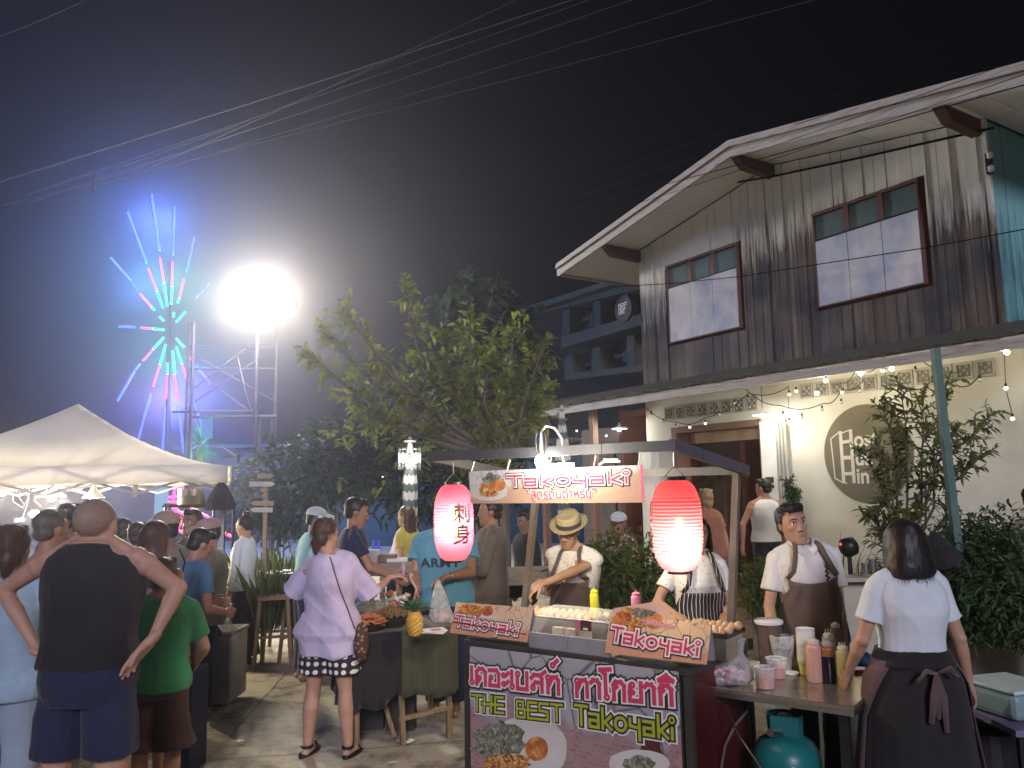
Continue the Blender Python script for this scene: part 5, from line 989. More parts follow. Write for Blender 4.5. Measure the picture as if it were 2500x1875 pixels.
person('tall person in long grey brown shirt and olive trousers behind the banner', 1198, 1320, 7.3, top=1212, yaw=95, sk='tan', hair=('short', 'black'), g=1.12, vox=.010, arms=(dict(h=(-.12, .32, 1.12)), dict(h=(.12, .32, 1.12))), clothes=(('top', F_brn, dict(sleeve=1.8, hem=.40, loose=.10)), ('pants', F_olive, dict(loose=.05))))
P19 = person('seated man in dark jacket with white collar at the far table', 1285, 1330, 9.2, H=1.72, yaw=120, sit=True, z0=.22, sk='brown', hair=('short', 'dark'), vox=.011, face=True, head=(0, 15, 0), clothes=(('top', F_blk, dict(sleeve=1.8, loose=.06)), ('pants', F_blk, {})))
# 20 chef in straw hat
P20 = person('cook in straw fedora and glasses turning takoyaki balls', 1402, 1370, 6.15, H=1.665, yaw=158, lean=15, side=-5, head=(-6, 22, -6), g=1.06, sk='asia', hair=('tidy', 'black'), hat=('fedora', M_straw, M_band), glasses=True, face=True, vox=.0068, neckf=.012, hoff=(.03, 0),
  arms=(dict(h=at(1312, 1424, 5.85), hint=(0, -1, -.4), n=(0, 0, -1), curl=.8, d=Vector((-.6, -.3, -.6))), dict(h=at(1322, 1428, 5.70), e=at(1430, 1382, 5.88), n=(0, 0, -1), curl=.8, d=Vector((-.75, -.2, -.5)))),
  clothes=(('top', M_fleck, dict(sleeve=.72, hem=.50, loose=.07, swide=1.35)), ('apron', F_apron, dict(bib=.735, hem=.42, scoop=.03)), ('pants', F_blk, {})))
person('seated person with white cap and loose grey hair behind the potted plants', 1512, 1320, 8.8, H=1.70, yaw=170, sit=True, z0=.20, sex='f', sk='brown', hair=('long', 'grey'), hat=('cap', M_capw), vox=.011, clothes=(('top', M_flow, {}), ('pants', F_rust, {})))
person('seated person in rust coloured shirt beyond the right lantern', 1742, 1300, 9.9, H=1.72, yaw=25, sit=True, z0=.42, sk='tan', hair=('mess', 'blonde'), lean=12, vox=.011, clothes=(('top', F_rust, {}), ('shorts', F_mauve, {})))
# 23 assistant in striped apron
P23 = person('stall assistant in striped apron and flecked white shirt, head hidden by the right lantern', 1704, 1390, 5.35, H=1.64, yaw=182, sex='f', g=1.06, sk='asia', hair=('bob', 'black'), vox=.0072, face=True, head=(0, 8, 0), arms=(dict(h=at(1772, 1500, 5.10), n=(0, 0, -1), curl=.6, hint=(-.4, -1, 0)), dict(h=at(1650, 1500, 5.10), n=(0, 0, -1), curl=.6, hint=(.4, -1, 0))),
  clothes=(('top', M_fleck, dict(sleeve=.60, hem=.50, loose=.06, swide=1.3)), ('apron', M_stripe, dict(bib=.70, hem=.42, bw=46)), ('pants', F_blk, {})))
# 24 man in white vest at the door
P24 = person('man in white vest seen from behind walking to the doorway', 1866, 1230, 10.0, top=1166, z0=.26, yaw=14, sk='tan', g=1.12, hair=('short', 'black'), vox=.009, head=(28, 0, 0), arms=(dict(h=(-.30, .05, .82), hint=(-1, 0, 0)), dict(h=(.27, .08, .82))), clothes=(('top', F_white, dict(sleeve=0, hem=.52, strap=.9, name='vest')), ('pants', F_blk, dict(loose=.06))))
# 25 waiter
P25 = person('young waiter in white polo shirt and brown apron looking at the camera', 1980, 1400, 5.0, H=1.735, yaw=176, side=4, head=(14, -2, 7), sk='asia', hair=('tidy', 'black'), face=(.003,), vox=.0058, hoff=(.055, -.012), arms=(dict(h=at(2062, 1580, 4.86), n=(1, 0, 0), curl=.4, hint=(-.3, -1, 0)), dict(h=at(1893, 1580, 4.84), n=(-1, 0, 0), curl=.4, hint=(.3, -1, 0))),
  clothes=(('top', F_white, dict(sleeve=.66, hem=.49, loose=.05, swide=1.3, name='polo_shirt')), ('apron', F_apron, dict(bib=.735, hem=.40, scoop=.035, bw=42)), ('pants', F_blk, {})))
i_ = P25; B_ = i_['B']; H_ = i_['H']
for s in (-1, 1):                                           # polo collar
    m_ = MB(); pts = [B_((s*.006*H_, .056*H_, .806*H_)), B_((s*.028*H_, .046*H_, .838*H_)), B_((s*.044*H_, .010*H_, .858*H_)), B_((s*.026*H_, -.034*H_, .862*H_))]
    m_.tube(pts, .026, 8, sc=(1.0, .25), ref=(0, .5, -1)); i_['kid']('collar', m_, F_white)
m_ = MB()                                                   # small dark emblem on the chest
for q, (x, y) in enumerate(((0, 0), (.006, -.012), (-.002, -.024), (.008, -.034), (.0, -.046), (.012, -.056), (.004, -.07))): m_.add([Vector((x+.008*math.cos(a), y+.008*math.sin(a), 0)) for a in (2*PI*k/8 for k in range(8))], [tuple(range(8))])
for x in (-.008, 0, .008): m_.add([Vector((x-.002, .008, 0)), Vector((x+.002, .008, 0)), Vector((x*1.3, .024, 0))], [(0, 1, 2)])
c_ = at(1996, 1378, 5.0); decal(P25, 'top', 'emblem', m_.mesh('emblem'), lambda c: Vector((c_.x+c.x*1.1, 4.7, c_.z+c.y*1.15)), fabric('print_dark', (.06, .045, .04)), (0, 1, 0))
# 26 woman with bob
P26 = person('woman with black bob in white t-shirt and long dark apron skirt, seen from behind', 2212, 1400, 4.1, H=1.655, yaw=2, sex='f', g=1.16, sk='asia', hair=('bob', 'black'), vox=.0062, head=(4, 2, -2), arms=(dict(h=(-.27, .15, .86), hint=(-.3, -1, 0)), dict(h=(.30, .04, .82), hint=(.3, -1, 0))),
  clothes=(('top', F_cyanw, dict(sleeve=.66, hem=.605, loose=.06, swide=1.35, wr=.0052, wk=8, name='t_shirt')), ('skirt', F_blk, dict(waist=.615, hem=.10, flare=.055, pleat=.03))))
i_ = P26; tor = i_['torso']
m_ = MB(); m_.rings(tor(1.17, 1.24, .57, .612, add=.004)); i_['kid']('waistband', m_, F_blk)
for s in (-1, 1):                                           # plum apron wrapping the hips from the front, its ties in a bow
    m_ = MB(); n_ = 12; k = 12; rg = []; tb = i_['tab']; H_ = i_['H']
    for i in range(k+1):
        z = .585-(.585-.20)*i/k; hw, hd, y0 = interp(tb, max(z, .515)); hw = (hw*1.16*1.12+.055*i/k)*H_+.012; hd = (hd*1.26*1.16+.055*i/k)*H_+.012; row = []
        a1 = R_(-38+30*min(1, i/5)) if True else 0
        for j in range(n_): a = a1+(R_(90)-a1)*j/(n_-1); row.append(Vector((s*math.cos(a)*hw, math.sin(a)*hd, z*H_)))
        rg.append(row)
    m_.add([v for r0 in rg for v in r0], [(i*n_+j, i*n_+j+1, (i+1)*n_+j+1, (i+1)*n_+j) for i in range(k) for j in range(n_-1)]); o = i_['kid']('apron_side', m_, F_plum); o.modifiers.new('s', 'SOLIDIFY').thickness = .004
bz = .565*H_; by = -.125*H_
for dx, dz, w in ((-.10, -.03, .020), (.09, -.01, .020), (-.05, -.22, .016), (.02, -.26, .016), (-.015, -.20, .014)):
    m_ = MB(); m_.tube([Vector((0, by, bz)), Vector((dx*.6, by-.022, bz+dz*.4+(.03 if abs(dx) > .07 else 0))), Vector((dx, by-.012, bz+dz))], [.010, w*1.2, w*.8], 8, sc=(1, .45), ref=(1, 0, 0)); i_['kid']('apron_bow', m_, F_plum)
# 27 person at the right edge
person('person in tan printed jacket and dark hat at the right edge', 2532, 1260, 6.6, H=1.78, yaw=150, sk='asia', hair=('short', 'black'), hat=('cap', F_blk), vox=.010, clothes=(('top', F_tanj, dict(sleeve=1.8, loose=.10, hem=.44)), ('pants', F_navy, {})))
# straps and bags
m_ = MB(); p = [at(806, 1360, 5.66), at(816, 1395, 5.62), at(830, 1440, 5.60), at(850, 1490, 5.60), at(866, 1535, 5.64)]; m_.tube(p, .012, 8, sc=(1, .3), ref=(0, 1, 0))
bg_ = thing('shoulder_bag', 'brown flowered shoulder bag on a dark strap worn by the lavender woman', 'bag', at(880, 1570, 5.8)); obj('strap', m_, fabric('strap_plum', (.09, .035, .04)), bg_, smooth=True)
m_ = MB(); c_ = at(882, 1568, 5.8); m_.ball(c_, (.055, .09, .14), 14, 10); obj('bag_body', m_, dots_mat('bag_flowers', (.07, .035, .03), (.32, .20, .07), 26, .22, 1), bg_, smooth=True)
m_ = MB(); p = [at(438, 1340, 5.66), at(452, 1372, 5.64), at(440, 1415, 5.68)]; m_.tube(p, .013, 8, sc=(1, .3), ref=(0, 1, 0)); one('cross_strap', m_, F_navy, 'dark strap across the back of the blue shirt', 'strap', smooth=True)
# wrist watch on the vendor
m_ = MB(); sh, el, hh, sg_ = P17['A'][0]; q = hh.lerp(el, .14); d = (el-hh).normalized(); a = d.orthogonal().normalized(); b = d.cross(a); m_.tube([q+a*.030*math.cos(t)+b*.030*math.sin(t) for t in (2*PI*k/18 for k in range(19))], .006, 6); o = P17['kid']('watch', m_, M_steel)
# ================================================================ the takoyaki cart
CA = Vector((-.32, 4.98, 0)); CE = Vector((.801, -.598, 0)).normalized(); CB = Vector((.598, .801, 0)).normalized(); CN_ = -CB; CW, CD, CH = 1.47, .78, .93
def K(u, v, z): return CA+CE*u+CB*v+ZV*z
KM = Matrix(((CE.x, CB.x, 0), (CE.y, CB.y, 0), (0, 0, 1))).to_4x4()
def kbox(mb, u0, u1, v0, v1, z0, z1): return mb.box(K((u0+u1)/2, (v0+v1)/2, (z0+z1)/2), (u1-u0, v1-v0, z1-z0), M=KM)
def kp(px, py, v=0): return onp(px, py, K(0, v, 0), CN_)
def kuv(px, py, v=0): p = kp(px, py, v)-CA; return p.dot(CE), p.z
M_cartd = mat('cart_dark', (.050, .046, .044), rough=.5, scale=5, bump=.1); M_red = mat('cart_red', (.075, .006, .010), rough=.4, scale=3); M_roof = mat('cart_roof_grey', (.07, .07, .08), rough=.5, scale=4)
cart = thing('takoyaki_cart', 'takoyaki food cart with printed front, roof frame and dark counter', 'food cart', K(0, 0, 0))
mb = MB(); kbox(mb, 0, CW, 0, CD, CH-.04, CH); obj('counter_top', mb, M_cartd, cart, bevel=.004)
mb = MB(); kbox(mb, .02, CW-.02, .025, .045, .10, CH-.04); obj('front_panel', mb, M_cartd, cart)
mb = MB(); kbox(mb, CW-.03, CW-.01, .045, CD-.02, .10, CH-.04); obj('side_panel', mb, M_red, cart); mb = MB(); kbox(mb, .01, .03, .045, CD-.02, .10, CH-.04); obj('side_panel', mb, M_cartd, cart)
for u, v in ((.02, .02), (CW-.02, .02), (.02, CD-.02), (CW-.02, CD-.02)):
    mb = MB(); kbox(mb, u-.02, u+.02, v-.02, v+.02, .0, CH-.04); obj('leg', mb, M_cartd, cart)
def printed(name, base, base2, brick, bscale=9, fade=.5):
    # print of cracked grey stone over brick
    m = bpy.data.materials.new(name); MC[name] = m; m.use_nodes = True; nt = m.node_tree; L = nt.links; b = nt.nodes['Principled BSDF']; uv = node(nt, 'ShaderNodeUVMap'); uv.uv_map = 'UVMap'
    br = node(nt, 'ShaderNodeTexBrick'); setin(br, 'Scale', bscale); setin(br, 'Color1', col4(brick[0])); setin(br, 'Color2', col4(brick[1])); setin(br, 'Mortar', col4(brick[2])); setin(br, 'Mortar Size', .03); L.new(uv.outputs[0], br.inputs[0])
    nz = node(nt, 'ShaderNodeTexNoise'); setin(nz, 2, 5); setin(nz, 3, 6); L.new(uv.outputs[0], nz.inputs[0]); g_ = node(nt, 'ShaderNodeMix', data_type='RGBA'); setin(g_, 6, col4(base)); setin(g_, 7, col4(base2)); L.new(nz.outputs[0], g_.inputs[0])
    vo = node(nt, 'ShaderNodeTexVoronoi', feature='DISTANCE_TO_EDGE'); setin(vo, 2, 3.2); L.new(uv.outputs[0], vo.inputs[0]); cr_ = node(nt, 'ShaderNodeMapRange'); setin(cr_, 1, .004); setin(cr_, 2, .03); setin(cr_, 3, .35); setin(cr_, 4, 1); L.new(vo.outputs[0], cr_.inputs[0])
    gs = node(nt, 'ShaderNodeVectorMath', operation='SCALE'); L.new(g_.outputs[2], gs.inputs[0]); L.new(cr_.outputs[0], gs.inputs[3])
    sp = node(nt, 'ShaderNodeSeparateXYZ'); L.new(uv.outputs[0], sp.inputs[0]); n2 = node(nt, 'ShaderNodeTexNoise'); setin(n2, 2, 2.2); L.new(uv.outputs[0], n2.inputs[0])
    a = node(nt, 'ShaderNodeMath', operation='MULTIPLY_ADD'); L.new(n2.outputs[0], a.inputs[0]); setin(a, 1, 1.1); L.new(sp.outputs[1], a.inputs[2]); mr = node(nt, 'ShaderNodeMapRange'); setin(mr, 1, fade+.5-.08); setin(mr, 2, fade+.5+.08); L.new(a.outputs[0], mr.inputs[0])
    mx = node(nt, 'ShaderNodeMix', data_type='RGBA'); L.new(mr.outputs[0], mx.inputs[0]); L.new(br.outputs[0], mx.inputs[6]); L.new(gs.outputs[0], mx.inputs[7]); L.new(mx.outputs[2], b.inputs['Base Color']); setin(b, 'Roughness', .4); return m
def food_mat(name, cols, scale):
    if name in MC: return MC[name]
    m = bpy.data.materials.new(name); MC[name] = m; m.use_nodes = True; nt = m.node_tree; L = nt.links; b = nt.nodes['Principled BSDF']; tc = node(nt, 'ShaderNodeTexCoord'); nz = node(nt, 'ShaderNodeTexNoise'); setin(nz, 2, scale); setin(nz, 3, 5); setin(nz, 8, 1.6); L.new(tc.outputs['Object'], nz.inputs[0])
    cr_ = node(nt, 'ShaderNodeValToRGB'); L.new(nz.outputs[0], cr_.inputs[0]); e = cr_.color_ramp.elements; e[0].position = .3; e[0].color = col4(cols[0]); e[1].position = .7; e[1].color = col4(cols[-1])
    for i, c in enumerate(cols[1:-1]): q = e.new(.3+.4*(i+1)/(len(cols)-1)); q.color = col4(c)
    L.new(cr_.outputs[0], b.inputs['Base Color']); setin(b, 'Roughness', .4); return m
M_print = printed('print_front', (.30, .30, .34), (.42, .41, .43), ((.30, .15, .16), (.38, .22, .21), (.28, .26, .27)), 8, .62); M_print2 = printed('print_top', (.52, .50, .50), (.66, .62, .60), ((.50, .28, .20), (.62, .38, .20), (.45, .33, .30)), 9, .50); M_printo = printed('print_card', (.62, .42, .30), (.70, .50, .34), ((.58, .26, .16), (.66, .34, .20), (.50, .26, .18)), 10, .72)
M_seaw = food_mat('food_seaweed', [(.03, .04, .03), (.10, .12, .08), (.22, .22, .18), (.42, .40, .34)], 30); M_sauce = food_mat('food_sauce', [(.10, .02, .015), (.32, .09, .03), (.55, .30, .09), (.72, .60, .32)], 26); M_ballp = food_mat('food_ball', [(.30, .07, .03), (.52, .18, .06), (.70, .36, .12)], 12); M_boat = mat('print_boat', (.62, .60, .58), rough=.4, scale=6, amt=.15)
M_ink_k = mat('ink_black', (.03, .035, .04), rough=.4); M_ink_w = mat('ink_white', (.78, .75, .75), rough=.4, scale=3, amt=.06); M_ink_p = mat('ink_pink', (.62, .05, .13), (.52, .05, .11), rough=.4, scale=2); M_ink_g = mat('ink_lime', (.42, .46, .03), (.34, .38, .03), rough=.4, scale=2)
def panel(name, P, m, parent, n_, th=.006):           # P: TL,TR,BR,BL on a plane; gets its own 0..1 uv
    mb = MB(); q = [p+n_*th for p in P]; mb.add(q+list(P), [(0, 3, 2, 1), (4, 5, 6, 7), (0, 1, 5, 4), (1, 2, 6, 5), (2, 3, 7, 6), (3, 0, 4, 7)]); o = obj(name, mb, m, parent, fix=True); uv = o.data.uv_layers.new(name='UVMap'); asp = (P[1]-P[0]).length/(P[0]-P[3]).length; ax = (P[1]-P[0]).normalized(); ay = (P[0]-P[3]).normalized(); h = (P[0]-P[3]).length
    for lp in o.data.loops: d = o.data.vertices[lp.vertex_index].co-P[3]; uv.data[lp.index].uv = (d.dot(ax)/h, d.dot(ay)/h)
    return o
def ribbon(mb, pts, w, fr, d, closed=False, ext=True):
    k = len(pts)
    segs = [(pts[i], pts[(i+1) % k]) for i in range(k if closed else k-1)]
    for i, (a, b) in enumerate(segs):
        a, b = Vector((a[0], a[1])), Vector((b[0], b[1])); t = (b-a); 
        if t.length < 1e-6: continue
        t.normalize(); n = Vector((-t.y, t.x))*w/2; e = w/2 if ext else w*.28; z = d+i*.00012; a2, b2 = a-t*e, b+t*e
        vs = [a2-n, b2-n, b2+n, a2+n]; mb.add([fr(v.x, v.y, z) for v in vs], [(0, 1, 2, 3)])
def circ(x, y, r, n=14): return [(x+r*math.cos(2*PI*i/n), y+r*math.sin(2*PI*i/n)) for i in range(n)]
GL = {'T': (.86, [([(.08, .98), (.80, .98)], 0), ([(.44, .98), (.44, .06)], 0)]), 'a': (.78, [([(.08, .66), (.62, .66), (.62, .05)], 0), ([(.62, .36), (.10, .36), (.10, .05), (.62, .05)], 0)]),
 'k': (.70, [([(.10, 1.0), (.10, .04)], 0), ([(.58, .66), (.22, .34), (.60, .04)], 0)]), 'o': (.90, [(circ(.44, .36, .31), 1)]), 'y': (.76, [([(.08, .68), (.08, .36), (.60, .30)], 0), ([(.60, .68), (.60, -.24)], 0)]), 'i': (.36, [([(.14, .50), (.14, .04)], 0), (circ(.14, .88, .13, 10), 1)]),
 'H': (.84, [([(.14, .98), (.10, .02)], 0), ([(.66, .98), (.62, .04)], 0), ([(-.02, .50), (.74, .50)], 0)]), 'E': (.78, [([(.66, .97), (.10, .97)], 0), ([(.0, .52), (.66, .52)], 0), ([(.10, .97), (.08, .05), (.68, .05)], 0)]), 'B': (.80, [([(.10, .97), (.54, .97), (.54, .56), (.64, .50), (.64, .05), (.10, .05)], 1), ([(.10, .53), (.60, .53)], 0)]), 'S': (.80, [([(.68, .97), (.10, .97), (.10, .56), (.64, .50), (.64, .05), (.04, .05)], 0)]), ' ': (.45, []),
 'เ': (.30, [([(.12, .80), (.12, .22)], 0), (circ(.14, .10, .10, 10), 1)]), 'ด': (.74, [([(.10, .04), (.10, .62), (.24, .78), (.46, .78), (.60, .62), (.60, .04)], 0), (circ(.27, .34, .09, 8), 1), ([(.12, .06), (.24, .24)], 0)]), 'อ': (.74, [([(.12, .34), (.10, .05), (.60, .05), (.60, .62), (.48, .78), (.08, .76)], 0), (circ(.18, .42, .09, 8), 1)]), 'ะ': (.44, [(circ(.12, .58, .09, 8), 1), ([(.22, .58), (.36, .70)], 0), (circ(.12, .18, .09, 8), 1), ([(.22, .18), (.36, .30)], 0)]),
 'บ': (.76, [(circ(.14, .72, .10, 8), 1), ([(.12, .60), (.12, .05), (.62, .05), (.62, .80)], 0)]), 'ส': (.80, [(circ(.16, .16, .10, 8), 1), ([(.16, .28), (.28, .42), (.62, .42)], 0), ([(.08, .60), (.22, .76), (.50, .76), (.62, .60), (.62, .04)], 0), ([(.56, .76), (.78, .94)], 0)]), 'ท': (.80, [(circ(.14, .70, .10, 8), 1), ([(.12, .58), (.12, .04)], 0), ([(.14, .30), (.36, .72), (.56, .76), (.64, .60), (.64, .04)], 0)]),
 '์': (.0, [(circ(-.42, 1.28, .10, 8), 1), ([(-.34, 1.36), (-.20, 1.50)], 0)]), 'า': (.60, [([(.04, .68), (.14, .78), (.34, .78), (.44, .64), (.44, .04)], 0)]), 'โ': (.42, [([(-.10, 1.26), (.38, 1.30)], 0), ([(-.04, 1.22), (.14, 1.08), (.16, .22)], 0), (circ(.20, .10, .10, 10), 1)]), 'ก': (.76, [([(.12, .04), (.12, .50), (.24, .58), (.10, .66), (.20, .78), (.46, .78), (.60, .64), (.60, .04)], 0)]),
 'ย': (.76, [(circ(.22, .70, .10, 8), 1), ([(.12, .66), (.10, .46), (.26, .40), (.10, .30), (.10, .05), (.62, .05), (.62, .80)], 0)]), 'ิ': (.0, [([(-.66, 1.0), (-.36, 1.20), (-.10, 1.0), (-.66, 1.0)], 0)])}
def word(s): return sum(GL[c][0] for c in s)
def stroke_text(s, fr, L, h, parent, inks, w=.19, d0=.008, nm='lettering', grow=(.20, .10, 0)):
    # fr(x metres, y metres, depth); the word is fitted to length L and height h
    W_ = word(s); sx = L/W_
    for li, (ink, g_) in enumerate(zip(inks, grow)):
        mb = MB(); x = 0
        for ci, c in enumerate(s):
            adv, st = GL[c]
            for si, (pts, cl) in enumerate(st):
                P = [((x+p[0])*sx, p[1]*h) for p in pts]; thin = .62 if (cl and c in 'เดอะบสทโย์i') else 1
                ribbon(mb, P, (w*thin+g_)*h, fr, d0+li*.0022+(ci % 3)*.0005+si*.00017, bool(cl), ext=not cl)
            x += adv
        obj(nm, mb, ink, parent)
def planefr(P0, ax, ay, n_): return lambda x, y, d: P0+ax*x+ay*y+n_*d
# front banner
P = [kp(1148, 1577, -.01), kp(1655, 1639, -.01)]; zb = .13; u0, z0 = kuv(1148, 1577, -.01); u1, z1 = kuv(1657, 1640, -.01)
TLp, TRp = K(u0, -.012, z0), K(u1, -.012, z0); TRp = K(u1, -.012, z1); BRp, BLp = K(u1, -.012, zb), K(u0, -.012, zb)
fb = panel('front_banner', [TLp, TRp, BRp, BLp], M_print, cart, CN_, .004)
def onface(px, py, d=.0): return kp(px, py, -.02-d)
def facefr(x0, y0, x1, y1): 
    a, b = onface(x0, y0), onface(x1, y1); ax = (b-a); L = ax.length; ax.normalize(); return a, ax, L
inksP = (M_ink_k, M_ink_w, M_ink_p); inksG = (M_ink_k, M_ink_w, M_ink_k, M_ink_g)
for s, x0, y0, x1, y1, hh in (('เดอะเบสท์', 1150, 1668, 1375, 1695, .118), ('ทาโกยากิ', 1406, 1699, 1652, 1722, .118)):
    a, ax, L = facefr(x0, y0, x1, y1); stroke_text(s, planefr(a, ax, ZV, CN_), L, hh, cart, inksP, w=.20, grow=(.30, .15, 0))
for s, x0, y0, x1, y1, hh in (('THE', 1154, 1734, 1236, 1742, .092), ('BEST', 1262, 1750, 1378, 1763, .092), ('Takoyaki', 1405, 1768, 1655, 1806, .105)):
    a, ax, L = facefr(x0, y0, x1, y1); stroke_text(s, planefr(a, ax, ZV, CN_), L, hh, cart, (M_ink_w, M_ink_k, M_ink_g), w=.15, grow=(.34, .18, 0))
def blob(name, cx, cy, rx, ry, m, parent, frp, d, n=26, wob=.08, seed=1):
    rr_ = random.Random(seed); mb = MB(); pts = [frp(cx+rx*math.cos(a)*(1+rr_.uniform(-wob, wob)), cy+ry*math.sin(a)*(1+rr_.uniform(-wob, wob)), d) for a in (2*PI*i/n for i in range(n))]; mb.add(pts, [tuple(range(n))]); return obj(name, mb, m, parent)
ff = lambda x, y, d: onface(x, y, d)
blob('print_tray', 1290, 1830, 95, 85, M_boat, cart, ff, .001, seed=3, wob=.03); blob('print_seaweed', 1215, 1808, 68, 45, M_seaw, cart, ff, .0025, wob=.18); blob('print_ball', 1310, 1828, 28, 30, M_ballp, cart, ff, .0035, wob=.02); blob('print_sauce', 1235, 1862, 60, 22, M_sauce, cart, ff, .004, wob=.15)
blob('print_tray', 1560, 1862, 75, 32, M_boat, cart, ff, .001, seed=5, wob=.03); blob('print_seaweed', 1560, 1868, 42, 22, M_seaw, cart, ff, .0025, wob=.18, seed=8)
blob('print_dark_patch', 1590, 1840, 30, 50, mat('print_dark_red', (.12, .035, .03), rough=.4), cart, ff, .0006, wob=.3, seed=9)  # dark red patch of the banner print
# grey strip and cases on the counter
us0, _ = kuv(1292, 1575, .02); us1, _ = kuv(1490, 1600, .02)
for q in range(2):
    a, b = us0+(us1-us0)*q/2, us0+(us1-us0)*(q+1)/2; mb = MB(); kbox(mb, a+.003, b-.003, .015, .03, CH+.001, CH+.085); obj('stone_strip', mb, mat('stone_strip', (.30, .30, .33), rough=.5, scale=9, bump=.1), cart)
def card(label, TL, TR, BR, BL, v=.01, extra=None):
    P = [kp(*TL, v+.035), kp(*TR, v+.035), kp(*BR, v), kp(*BL, v)]; c = thing('price_card', label, 'sign', (P[2]+P[3])/2, group='takoyaki cards on the cart counter')
    # tent-folded card: printed face, plain back
    n_ = (P[1]-P[0]).cross(P[3]-P[0]).normalized(); n_ = n_ if n_.dot(CN_) > 0 else -n_
    panel('card_face', P, M_printo, c, n_, .004)
    mb = MB(); bk = [P[0], P[1], P[2]+CB*.10, P[3]+CB*.10]; mb.plate(bk, n_, -.003); obj('card_back', mb, mat('card_grey', (.35, .33, .38), rough=.6), c); return c, P, n_
c1, P, n1 = card('takoyaki card at the left end of the counter with brown tape across', (1115, 1470), (1303, 1484), (1287, 1567), (1099, 1545))
def cardfr(P, n_):
    def f(u, v, d): return (P[3]*(1-u)+P[2]*u)*(1-v)+(P[0]*(1-u)+P[1]*u)*v+n_*(.005+d)
    return f
f1 = cardfr(P, n1)
def cardtext(f, s, u0, v0, L, h, parent, P, n_, dv=0, **k):
    wd, ht = (P[2]-P[3]).length, (P[0]-P[3]).length; stroke_text(s, lambda x, y, d: f(u0+x/wd, v0+y/ht+dv*x/wd, d), L*wd, h*ht, parent, (M_ink_k, M_ink_w, M_ink_p), w=.17, d0=.001, grow=(.40, .22, .0), **k)
def cardart(f, parent, k=1):
    def b(nm, cx, cy, rx, ry, m, d, sd, wob=.1): 
        rr_ = random.Random(sd); mb = MB(); n = 24; mb.add([f(min(.99, max(.01, cx+rx*math.cos(a)*(1+rr_.uniform(-wob, wob)))), min(.985*k, max(.01, cy+ry*math.sin(a)*(1+rr_.uniform(-wob, wob)))), d) for a in (2*PI*i/n for i in range(n))], [tuple(range(n))]); obj(nm, mb, m, parent)
    b('print_sauce', .22, .80, .17, .17, M_sauce, .0004, 1, .16); b('print_ball', .14, .70, .07, .14, M_ballp, .0006, 2, .03); b('print_ball', .30, .68, .07, .14, M_ballp, .0008, 3, .03); b('print_ball', .44, .80, .075, .16, M_ballp, .0007, 4, .03); b('print_tray', .40, .62, .26, .05, M_boat, .0003, 5, .05)
cardart(f1, c1); cardtext(f1, 'Takoyaki', .04, .24, .86, .34, c1, P, n1, dv=-.10)
mb = MB(); mb.add([f1(.02, .34, .0095), f1(.99, .20, .0095), f1(.99, .225, .0095), f1(.02, .38, .0095)], [(0, 1, 2, 3)]); obj('tape', mb, mat('brown_tape', (.09, .05, .03), rough=.5), c1)
def thai(s, f, u0, v0, size, parent, P, m1, m2, off=.0, dv=0, sc=1):
    wd, ht = (P[2]-P[3]).length, (P[0]-P[3]).length
    for k, (o_, m_) in enumerate(((off*2.4, m2), (off*.6, m1))):
        if m_ is None: continue
        lettering('lettering', s, size, lambda X, Y, Z, k=k: f(u0+X*sc/wd, v0+Y/ht+dv*X/wd, .0028+k*.0012), m_, parent, off=o_)
TH = 'สูตรต้นตำหรับ'
thai(TH, f1, .60, .84, .017, c1, P, M_boat, None)
c2, P, n2 = card('takoyaki card with Thai writing at the right end of the counter', (1493, 1494), (1737, 1526), (1726, 1623), (1476, 1594), v=-.005); f2 = cardfr(P, n2)
mb = MB(); pk_ = [f2(0, .99, 0), f2(.03, 1.1, 0), f2(.20, 1.22, 0), f2(.42, 1.38, 0), f2(.50, 1.36, 0), f2(.68, 1.0, 0)]; mb.plate(pk_, n2, -.004); obj('card_peak', mb, mat('card_pink', (.66, .44, .38), rough=.5, scale=3), c2)
def cb2(nm, cx, cy, rx, ry, m, d, sd, wob=.1):
    rr_ = random.Random(sd); mb = MB(); n = 26; mb.add([f2(cx+rx*math.cos(a)*(1+rr_.uniform(-wob, wob)), cy+ry*math.sin(a)*(1+rr_.uniform(-wob, wob)), d) for a in (2*PI*i/n for i in range(n))], [tuple(range(n))]); obj(nm, mb, m, c2)
cb2('print_sauce', .26, .96, .19, .24, M_sauce, .0016, 21, .14); cb2('print_ball', .10, .80, .08, .18, M_ballp, .0018, 2, .03); cb2('print_ball', .46, .92, .085, .20, M_ballp, .0019, 3, .03); cb2('print_seaweed', .34, 1.08, .12, .12, M_seaw, .0020, 5, .3); cb2('print_ball', .27, .66, .07, .14, M_ballp, .0017, 6, .03); cb2('print_ball', .14, .62, .06, .13, M_ballp, .0021, 7, .05)
cardtext(f2, 'Takoyaki', .04, .30, .90, .36, c2, P, n2, dv=-.12); thai('"'+TH+'"', f2, .33, .82, .033, c2, P, M_ink_p, M_ink_w, off=.0011, dv=-.07)
